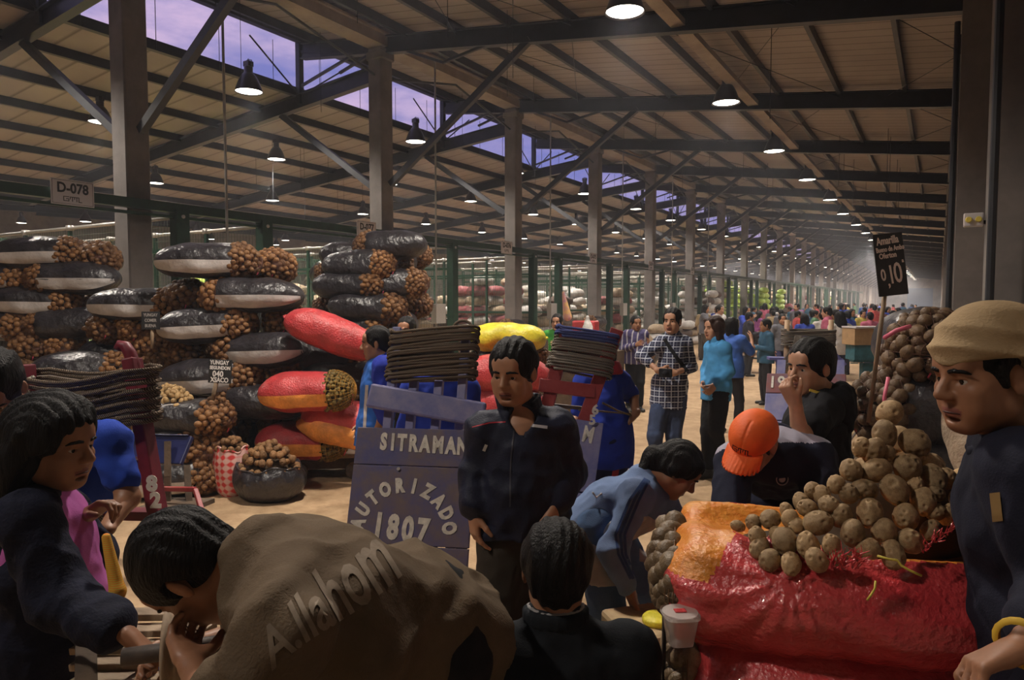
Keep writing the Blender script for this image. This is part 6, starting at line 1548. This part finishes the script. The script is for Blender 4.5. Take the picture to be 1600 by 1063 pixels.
J, hc, f = stand(636, 498, d, -HF - CR * .2, 1.66)
J['elR'] = J['shR'] + f * .15 - Z * .22; J['wrR'] = hc + f * .12 - Z * .11 - CR * .07
p = Person('person drinking from a small cup behind the rope coil of the SITRAMAN cart', J, hc, f, Z, 1.0, .007, 1, 1.0); p.face(); p.hair('short'); p.garment('dark_jacket', M_blk, .02, ('torso', 'arms'), .010, .008, 81, hem=.05); p.garment('trousers', M_bk, .018, ('pelvis', 'legs'), .012); p.shoes(f)
b = MB(); b.lathe([(0, 0), (.025, 0), (.033, .09), (.030, .09), (.023, .006), (0, .006)], J['wrR'] + f * .03 + Z * .05, 16); tag(b.build('cup', M_iron, None, True), 'small dark metal cup held at the mouth behind rope coil', 'cup')

# 9 porter behind the red cart
d = 4.6
J = dict(nb=P(948, 582, d), shR=P(966, 596, d + .05), shL=P(915, 600, d), elR=P(984, 628, d + .02), wrR=P(994, 640, d - .04), elL=P(905, 650, d), wrL=P(890, 670, d - .1), pc=P(944, 690, d), hpR=P(960, 700, d), hpL=P(925, 700, d), knR=P(950, 790, d + .05), knL=P(915, 790, d), anR=P(935, 868, d + .1), anL=P(905, 868, d))
J['elR'] = P(989, 618, d + .1); J['wrR'] = P(994, 646, d - .05)
p = Person('porter in blue shirt with red collar pulling ropes behind the red cart', J, P(938, 556, d + .02), HF * .6 - CR * .5 - Z * .3, Z, 1.0, .006, 1, 1.05, hands=dict(R=dict(curl=1.4, d=-Z * .5 - CR * .4, n=-CR + HF * .2, tc=.5)))
p.hair('short'); M_pb = fab('porter_blue_shirt', (.014, .035, .30)); p.garment('shirt', M_pb, .024, ('torso', 'arms'), .009, .010, 91, 14, sleeve=.40, hem=.10)
p.collar(mat('red_cloth', (.30, .012, .03), .8), .09, .05, .02, .0, name='red_neckerchief')
p.garment('trousers', fab('navy_trousers', (.012, .018, .07)), .02, ('pelvis', 'legs'), .009, .008, 92); p.shoes(HF); bpy.context.view_layer.update()
bv = bvh_of([q for q in p.root.children if q.name.startswith('trousers')][0]); decal_strip(p, [(966, 712, d), (958, 760, d), (948, 810, d), (940, 850, d)], .04, mat('red_cloth', (.3, .01, .03), .8), 'red_leg_stripe', p.root, bv, .004)
# porter behind cart A
J, hc, f = stand(688, 536, 4.3, HF - CR * .2, 1.56)
p = Person('porter in blue hidden behind the dark rope coil of the SITRAMAN cart', J, hc, f, Z, .95, .008, 1, 1.05); p.hair('short'); p.garment('shirt', M_pb, .03, ('torso', 'arms'), .010, .010, 95, 14, sleeve=.9, hem=.1); p.garment('trousers', M_bk, .02, ('pelvis', 'legs'), .012); p.shoes(f)

# 10 green jacket, 11 seated with striped jacket
for (px, pt, d, hd, lab, gm, h_, sk) in ((871, 493, 10.6, -HF - CR * .35, 'person in bright green jacket behind a counter under hanging flag', fab('green_jacket', (.06, .30, .05)), 1.60, 0),
                                       (993, 496, 11.5, -HF + CR * .2, 'person in purplish striped jacket sitting by post behind plaid man', stripmat('striped_jacket', (.05, .04, .12), (.4, .38, .4), 4, 'X', .1), 1.5, 1)):
    J, hc, f = stand(px, pt, d, hd, h_)
    J['wrL'] = J['pc'] + f * .3 + Z * .25 + CR * .1; J['wrR'] = J['pc'] + f * .3 + Z * .22 - CR * .1
    if h_ < 1.55:
        g0 = J['pc'] * 1.0; dz = Z * 0
    p = Person(lab, J, hc, f, Z, 1.0, .008, sk, 1.0); p.face(); p.hair('short'); p.garment('jacket', gm, .022, ('torso', 'arms'), .011, .008, 101, hem=.05, sleeve=.95); p.garment('trousers', M_bk, .018, ('pelvis', 'legs'), .012); p.shoes(f)
g_ = G(862, 660); g_ = P(862, 600, 10.0); b = MB(); b.box((g_[0], g_[1], .52), (1.3, .5, 1.04)); b.box((g_[0], g_[1], 1.06), (1.45, .6, .05)); b.box((g_[0] - .3, g_[1], 1.16), (.35, .25, .18)); o = b.build('counter', M_dwood); tag(o, 'dark wooden counter with pale top in front of green jacket person', 'counter')
S = SDF(.012); c_ = P(918, 505, 11.0); S.cap(c_ - Z * .12, c_ + Z * .1, .10, .03, .03); tag(S.build('white_bag', M_wht, disp=cloth_disp(3, .01, 20)), 'white knotted plastic bag standing behind the blue rope coil', 'bag')
S = SDF(.012); c_ = P(915, 513, 11.2); S.box(c_, (.2, .1, .12), None, .03); tag(S.build('red_carton', M_red), 'red box behind the white knotted bag', 'box')
c_ = G(925, 590); b = MB(); cc = P(918, 525, 11.1); b.box((cc[0], cc[1], .52), (1.0, .6, 1.04)); tag(b.build('crate', M_dwood), 'dark wooden crate carrying the red box and white bag', 'crate')

# 12 woman at the left in navy jacket and pink shirt
d = 2.0
J = dict(nb=P(62, 768, 2.06), shR=P(48, 812, 1.90), shL=P(88, 800, 2.24), elR=P(98, 935, 1.88), wrR=P(186, 982, 1.80), elL=P(140, 880, 2.3), wrL=P(128, 812, 2.12), pc=P(62, 1020, 2.12), hpR=P(60, 1040, 2.05), hpL=P(75, 1040, 2.2),
         knR=P(75, 1220, 2.05), knL=P(95, 1200, 2.2), anR=P(60, 1400, 2.1), anL=P(80, 1350, 2.25))
p = Person('person with wavy black hair in navy jacket over pink shirt at left', J, P(87, 697, 2.0), CR * .95 - HF * .12 - Z * .08, Z, 1.02, .0045, 1, 1.1, w=1.05, hands=dict(R=dict(curl=.6, d=CR * .7 - Z * .6, n=-HF * .2 - Z * .6 + CR * -.3), L=dict(curl=1.2, d=CR * .7 + Z * .45, n=-HF * .2 - Z * .8)), ab=.03)
p.face(); p.hair('wavy', thick=.022, seed=5)
M_nj = mat('navy_fleece_jacket', (.010, .012, .030), .8, var=.3, vscale=7, bump=.4, bscale=120, spec=.2); M_pink = fab('pink_shirt', (.48, .12, .40))
p.garment('pink_shirt', M_pink, .016, ('torso',), .008, .006, 122, 14, hem=.06)
side, fr, up = torso_axes(p.J); M3 = np.array([side, fr, up]).T
def open_front(S, s):
    m_ = (s.J['nb'] + s.J['pc']) / 2; S.ell(m_ + fr * .19 + side * .03, (.15, .15, .48), M3, .02, 's')
p.garment('jacket', M_nj, .034, ('torso', 'arms'), .007, .014, 121, 13, sleeve=.94, hem=.10, extra=lambda S, s: (S.cap(s.J['elR'], s.J['wrR'] - (s.J['wrR'] - s.J['elR']) * .1, .058, .050, .03), open_front(S, s)))
p.garment('trousers', fab('purple_trousers', (.03, .02, .08)), .02, ('pelvis', 'legs'), .012, .008, 123); p.shoes(CR); p.collar(M_pink, .070, .02, .009, .5)
S = SDF(.005); S.cap(P(166, 840, 1.93), P(184, 925, 1.90), .012, .02, .01); S.cap(P(184, 925, 1.9), P(180, 960, 1.9), .02, .006, .01); S.build('orange_scarf_edge', stripmat('orange_weave', (.75, .25, .02), (.6, .45, .05), 60, 'Z', .4), p.root)

# 13 man in blue tee at far left
d = 2.6
J = dict(nb=P(28, 650, 2.62), shL=P(176, 694, 2.55), shR=P(-35, 700, 2.75), elL=P(200, 778, 2.50), wrL=P(165, 828, 2.35), elR=P(-60, 800, 2.6), wrR=P(-10, 860, 2.4), pc=P(72, 800, 3.05), hpL=P(100, 810, 3.05), hpR=P(40, 810, 3.05), knL=P(100, 930, 2.95), knR=P(40, 930, 2.95), anL=P(100, 1060, 3.05), anR=P(40, 1060, 3.05))
p = Person('person in blue T-shirt leaning in at left edge beside the coiled rope', J, P(-8, 610, 2.45), -HF * .45 + CR * .15 - Z * .45, Z, 1.05, .005, 1, 1.1, arm_w=1.05, hands=dict(L=dict(curl=.9, d=-CR * .8 - Z * .2)))
p.face(); p.hair('short'); M_bt = fab('blue_tshirt', (.018, .06, .42)); p.garment('tshirt', M_bt, .020, ('torso', 'arms'), .009, .012, 131, 12, sleeve=.30, hem=.08); p.garment('trousers', M_bk, .018, ('pelvis', 'legs'), .012); p.shoes(-HF)

# 14 bending man in olive shirt, foreground
J = dict(nb=P(405, 868, 1.48), shL=P(452, 872, 1.66), shR=P(432, 1010, 1.20), elR=P(330, 1120, 1.20), wrR=P(300, 1040, 1.35), elL=P(380, 990, 1.85), wrL=P(300, 1010, 1.75), pc=P(675, 985, 1.74), hpL=P(705, 985, 1.84), hpR=P(690, 1030, 1.62), knL=P(720, 1130, 1.9), knR=P(690, 1200, 1.7), anL=P(760, 1330, 2.0), anR=P(720, 1420, 1.8))
hc = P(302, 893, 1.50)
p = Person('person in olive shirt bending forward with back to viewer in foreground', J, hc, -Z * .86 - CR * .42 + HF * .15, -CR * .80 + Z * .42 - HF * .1, 1.0, .0045, 1, 1.12, w=1.03, hands=dict(R=dict(curl=.8), L=dict(curl=.8)), ab=.0, neck_r=.062)
p.face(); p.hair('short', thick=.014, seed=9)
M_oliv = mat('olive_shirt_cloth', (.125, .088, .055), .85, var=.22, vscale=4, bump=.35, bscale=180, spec=.2)
sh = p.garment('olive_shirt', M_oliv, .030, ('torso', 'arms'), .008, .016, 141, 10, sleeve=.5, hem=.05, k=.06)
p.garment('trousers', M_bk, .03, ('pelvis', 'legs'), .010, .010, 142); p.shoes(-CR); p.collar(M_oliv, .080, .015, .010, .0)
bpy.context.view_layer.update(); bv = bvh_of(sh)
M_prn = mat('faded_print', (.27, .21, .15), .8, color2=(.14, .10, .065), vscale=14)
o = text('A.llahom', .20, (0, 0, 0), (1, 0, 0), (0, 0, 1), M_prn, p.root, 'shirt_lettering', depth=.0, bold=.0035, shear=.35, sx=.62); subdivide(o, edge=.015)
ang = math.radians(41); dd_ = 1.28
for v in o.data.vertices:
    u_, w_ = v.co.x, v.co.y * (1.0 + .3 * math.sin(v.co.x * 9)); px = 505 + (u_ * math.cos(ang) - w_ * math.sin(ang)) * F_PX / dd_ * .66; py = 945 - (u_ * math.sin(ang) + w_ * math.cos(ang)) * F_PX / dd_ * .66
    rd = unit(P(px, py, 1) - CP); h = bv.ray_cast(Vector(CP + rd * .3), Vector(rd), 5); v.co = Vector(P(px, py, 1.35)) if h[0] is None else h[0] + h[1] * .002 * (1 if h[1].dot(Vector(rd)) < 0 else -1)
o.data.update()

# 15 man from behind in black, bottom centre
d = 1.86
J = dict(nb=P(868, 972, d), shL=P(766, 1028, d), shR=P(986, 1024, d), elL=P(750, 1180, d + .1), elR=P(1000, 1180, d + .1), wrL=P(790, 1250, d + .3), wrR=P(950, 1250, d + .3), pc=P(868, 1290, d), hpL=P(830, 1300, d), hpR=P(906, 1300, d), knL=P(820, 1330, d + .42), knR=P(916, 1330, d + .42), anL=P(820, 1600, d + .42), anR=P(916, 1600, d + .42))
for k_ in ('anL', 'anR'): J[k_][2] = .09
for k_ in ('knL', 'knR'): J[k_][2] = .50
p = Person('person with short black hair seen from behind, black sweater, bottom centre', J, P(869, 889, d + .02), HF, Z, 1.0, .0045, 1, 1.08, w=1.05, neck_r=.060)
p.hair('short', thick=.016, seed=15); M_bs = fab('black_sweater', (.008, .010, .014), .3); p.garment('sweater', M_bs, .028, ('torso', 'arms'), .008, .007, 151, 12, hem=.05); p.collar(M_bs, .075, .02, .011, .0); p.collar(mat('pale_collar_lining', (.25, .24, .24), .7), .071, .030, .006, .3, name='inner_collar')
p.garment('trousers', M_bk, .018, ('pelvis', 'legs'), .012); p.shoes(HF)
b = MB(); c_ = p.J['pc'] - Z * .14; b.box((c_[0], c_[1], c_[2] / 2), (.40, .36, c_[2])); o = b.build('crate', M_dwood); tag(o, 'dark wooden crate serving as seat of the person seen from behind', 'crate')

# 16 man with head scarf at the right
d = 1.56
J = dict(nb=P(1580, 690, 1.62), shL=P(1606, 742, 1.46), shR=P(1585, 735, 1.80), elL=P(1660, 930, 1.40), wrL=P(1598, 1010, 1.28), elR=P(1600, 900, 1.9), wrR=P(1560, 980, 1.75), pc=P(1640, 1010, 1.62), hpL=P(1640, 1040, 1.54), hpR=P(1640, 1040, 1.70), knL=P(1640, 1300, 1.52), knR=P(1640, 1280, 1.7), anL=P(1650, 1560, 1.55), anR=P(1650, 1480, 1.72))
hc = P(1537, 588, d); fs_ = -CR * .95 - HF * .14 - Z * .12
p = Person('person in profile wearing tan knotted headscarf and dark top, right edge', J, hc, fs_, Z - CR * .05, 1.03, .0045, 1, 1.0, hands=dict(L=dict(curl=1.1, d=-CR * .85 - Z * .35, n=-Z * .8 - HF * .2)), arm_w=1.05)
p.face(); p.hair('short', thick=.004)
M_scf = mat('tan_scarf_cloth', (.42, .30, .17), .85, var=.15, vscale=6, bump=.35, bscale=160, spec=.15)
S = SDF(.005); Mh = p.M; Lh = lambda x, y, z: hc + Mh @ (A3(x, y, z) * 1.03)
S.ell(Lh(0, -.022, .056), (.102, .128, .108), Mh, .02); S.ell(Lh(0, -.07, .04), (.095, .10, .09), Mh, .04); S.cap(Lh(0, -.10, .02), Lh(0, -.155, -.01), .045, .035, .03); S.cap(Lh(-.082, -.085, .0), Lh(-.075, -.125, -.10), .022, .028, .02); S.cap(Lh(-.06, -.10, .0), Lh(-.05, -.13, -.12), .02, .026, .02)
for q in (1, -1): S.cap(Lh(q * .07, -.02, .03), Lh(q * .05, -.11, -.03), .03, .035, .03)
cutM = Mh @ np.array([[1, 0, 0], [0, math.cos(.16), math.sin(.16)], [0, -math.sin(.16), math.cos(.16)]]); S.box(Lh(0, .13, -.062), (.2, .165, .095), cutM, .006, .01, 's')
knt = Lh(-.088, -.075, .005)
def sdisp(p_):
    q = (p_ - hc) @ Mh; r_ = q - A3(-.08, -.075, .005); a = np.arctan2(r_[:, 2], r_[:, 1]); dk_ = np.linalg.norm(r_, axis=-1); return .011 * (np.abs(np.sin((q[:, 2] - .30 * q[:, 1]) * 62 + 1.6 * vnoise(q, 14, 2))) - .6) * np.exp(-((q[:, 2] - .06) / .075) ** 2) + .007 * np.sin(a * 15 + 2 * vnoise(q, 12, 2)) * np.exp(-dk_ / .07) + .0035 * vnoise(q, 24, 3) + .0045 * np.exp(-((q[:, 2] - .035 + .25 * (q[:, 1] - .05)) / .006) ** 2) * -1
S.build('headscarf', M_scf, p.root, disp=sdisp)
S = SDF(.005)
for i in range(6): a = i * 1.05; S.cap(knt, knt + Mh @ A3(-.012, -.0, 0) + Mh @ A3(.0, .022 * math.cos(a), .028 * math.sin(a)), .012, .014, .006)
S.build('scarf_knot', M_scf, p.root, disp=cloth_disp(5, .003, 60))
M_dn = fab('dark_navy_top', (.014, .015, .030), .3); p.garment('dark_top', M_dn, .032, ('torso', 'arms'), .008, .010, 161, 11, sleeve=.80, hem=.08); p.garment('trousers', M_dn, .02, ('pelvis', 'legs'), .012); p.shoes(-CR); p.collar(M_dn, .078, .02, .011, .2)
p.cuff('L', [mat('yellow_cuff', (.6, .38, .03), .7)], r=.05, ln=.012, name='yellow_band')
bpy.context.view_layer.update(); bv = bvh_of([q for q in p.root.children if q.name.startswith('dark_top')][0]); decal_strip(p, [(1556, 770, 1.5), (1561, 815, 1.5)], .022, mat('ochre_print', (.22, .13, .04), .8), 'ochre_emblem', p.root, bv, .003)

# ------------------------------------------------------------------ the crowd down the aisle
SHC = [(.02, .05, .35), (.45, .06, .06), (.55, .52, .50), (.02, .02, .03), (.10, .22, .12), (.25, .06, .22), (.03, .10, .18), (.30, .22, .12), (.5, .12, .2), (.12, .12, .14), (.04, .12, .45), (.5, .4, .08)]
CN = ['blue', 'red', 'white', 'black', 'green', 'purple', 'teal', 'tan', 'pink', 'grey', 'bright blue', 'yellow']
TRC = [(.012, .012, .016), (.05, .07, .14), (.03, .03, .09), (.06, .045, .03)]; TN = ['black trousers', 'jeans', 'navy trousers', 'brown trousers']
def crowd_proto(i, sep, arms, style, skirt=False):
    J, hc, f = stand(0, 0, 1, (0, 1, 0), 1.66, sep)
    t = P(0, 0, 1); off = A3(t[0], t[1], t[2] - 1.66)
    J = {k_: v - off for k_, v in J.items()}; hc = hc - off
    if arms == 1: J['wrR'] = J['pc'] + A3(.12, .28, .2); J['wrL'] = J['pc'] + A3(-.12, .28, .2)
    if arms == 2: J['elR'] = J['shR'] + A3(.08, .18, -.2); J['wrR'] = J['shR'] + A3(-.02, .35, .0)
    p = Person('x', J, hc, (0, 1, 0), Z, 1.0, .012, i % 2, 1.0 + .05 * (i % 3))
    p.hair(style); p.garment('shirt', mat('crowd_shirt', SHC[0], .85), .022, ('torso', 'arms'), .014, .008, 200 + i, hem=.06, sleeve=(.4, .9)[i % 2]); p.garment('trousers', mat('crowd_trousers', TRC[0], .85), .018, ('pelvis', 'legs'), .015); p.shoes((0, 1, 0))
    return register(p.root)
CPROT = [crowd_proto(0, .12, 0, 'short'), crowd_proto(1, .0, 1, 'short'), crowd_proto(2, .08, 2, 'bob'), crowd_proto(3, .16, 0, 'wavy')]
used = [False] * 4
crowd = [ # px, head top py, depth, shirt, trousers, proto, heading, label
 (1198, 500, 12.3, 6, 0, 1, -CR, 'person in teal vest and purple sleeves facing left by the lilac cart'), (1222, 492, 15, 9, 2, 0, -HF, 'person in striped grey top behind the lilac cart'), (1170, 489, 17, 3, 0, 1, CR, 'dark clad person above the low trolley'),
 (1142, 498, 9.6, 10, 0, 2, HF + CR, 'person in bright blue shirt reaching right behind the blue fleece'), (1258, 492, 15.5, 0, 1, 2, HF, 'person in blue T-shirt right of striped person'), (1285, 489, 17, 2, 1, 0, HF, 'person in white top with crossed strap in aisle'),
 (1313, 488, 13.6, 2, 1, 3, HF, 'person in pale hooded top and jeans walking away'), (1325, 487, 17.5, 0, 0, 0, HF - CR * .3, 'person in blue coverall walking right of the hooded walker'), (1360, 489, 17, 8, 1, 0, HF, 'person with pink sleeves and grey vest behind the carton'),
 (1348, 486, 21, 11, 3, 0, -HF, 'person in white cap and yellow shirt behind the carton'), (1395, 486, 22, 4, 0, 1, CR, 'person in green shirt right of the price card stick'), (1404, 482, 24, 0, 0, 2, -CR, 'person in blue beside the green shirted one'),
 (1246, 487, 21, 1, 0, 1, CR, 'person in red top between blue T-shirt and striped person'), (1208, 486, 24, 7, 3, 0, HF, 'person in tan behind the teal vest'), (1186, 487, 22, 5, 0, 3, CR, 'person in purple near the red sacks'), (1268, 486, 26, 3, 0, 0, HF, 'person in black far behind the white topped walker')]
rg = np.random.default_rng(77)
for i in range(54):
    Y_ = rg.uniform(26, 75) if i < 34 else rg.uniform(17, 34); X_ = rg.uniform(-6.5, -1.6)
    crowd.append((None, (X_, Y_), None, int(rg.integers(12)), int(rg.integers(4)), int(rg.integers(4)), unit(A3(rg.normal(), rg.normal(), 0)), None))
def cmat(n_, c_): return mat(n_, c_, .85, var=.2, vscale=5)
for (px, pt, d, sc_, tc_, pi_, hd, lb) in crowd:
    pr = CPROT[pi_]
    if used[pi_]: o = copy_tree(pr)
    else: o = pr; used[pi_] = True
    if px is None: gx, gy = pt; h_ = rg.uniform(1.52, 1.74)
    else: t = P(px, pt, d); gx, gy, h_ = t[0], t[1], min(1.78, max(1.45, t[2]))
    o.location = (gx, gy, 0); o.scale = (h_ / 1.66,) * 3; hd = np.asarray(hd, float); o.rotation_euler = (0, 0, math.atan2(hd[1], hd[0]) - PI / 2)
    for ch in o.children:
        if ch.name.startswith(('shirt', 'trousers')):
            m_ = cmat('crowd_%s_%d' % (('s', sc_) if ch.name.startswith('shirt') else ('t', tc_)), SHC[sc_] if ch.name.startswith('shirt') else TRC[tc_])
            ch.material_slots[0].link = 'OBJECT'; ch.material_slots[0].material = m_
    o['category'] = 'person'
    if lb: o['label'] = lb
    else: o['label'] = 'distant person in %s top and %s in the aisle crowd' % (CN[sc_], TN[tc_]); o['group'] = 'distant people in %s tops and %s' % (CN[sc_], TN[tc_])
# unused prototypes must not stay in the scene
for v in SK.values():
    for o in v:
        if not o['used']:
            for c_ in list(o.children_recursive): bpy.data.objects.remove(c_)
            bpy.data.objects.remove(o)
        else: del o['used']
for o in list(COL.objects):
    if o.get('label') == 'x': print('UNLABELLED', o.name)
    if 'used' in o: del o['used']
# dusty air in the hall
b = MB(); b.box((-22.5, 73, 4.2), (52, 168, 9.0))
m = bpy.data.materials.new('dusty_air'); m.use_nodes = True; nt = m.node_tree; nt.nodes.remove(nt.nodes['Principled BSDF'])
v = nt.nodes.new('ShaderNodeVolumeScatter'); v.inputs['Density'].default_value = .0024; v.inputs['Color'].default_value = (.85, .88, 1, 1); v.inputs['Anisotropy'].default_value = .3
nt.links.new(v.outputs[0], nt.nodes['Material Output'].inputs['Volume'])
o = b.build('haze', m); o['kind'] = 'stuff'; o['label'] = 'thin dusty haze filling the hall'; o['category'] = 'haze'
scene.cycles.volume_bounces = 0
vs = scene.view_settings
vs.view_transform = 'Standard'; vs.look = 'None'; vs.gamma = 1; vs.use_curve_mapping = False; vs.exposure = 0.18
scene.cycles.use_denoising = True
scene.cycles.max_bounces = 5; scene.cycles.diffuse_bounces = 3; scene.cycles.glossy_bounces = 2; scene.cycles.transmission_bounces = 4; scene.cycles.transparent_max_bounces = 6
scene.cycles.use_adaptive_sampling = True; scene.cycles.adaptive_threshold = .02
scene.cycles.sample_clamp_indirect = 4; scene.cycles.caustics_reflective = False; scene.cycles.caustics_refractive = False
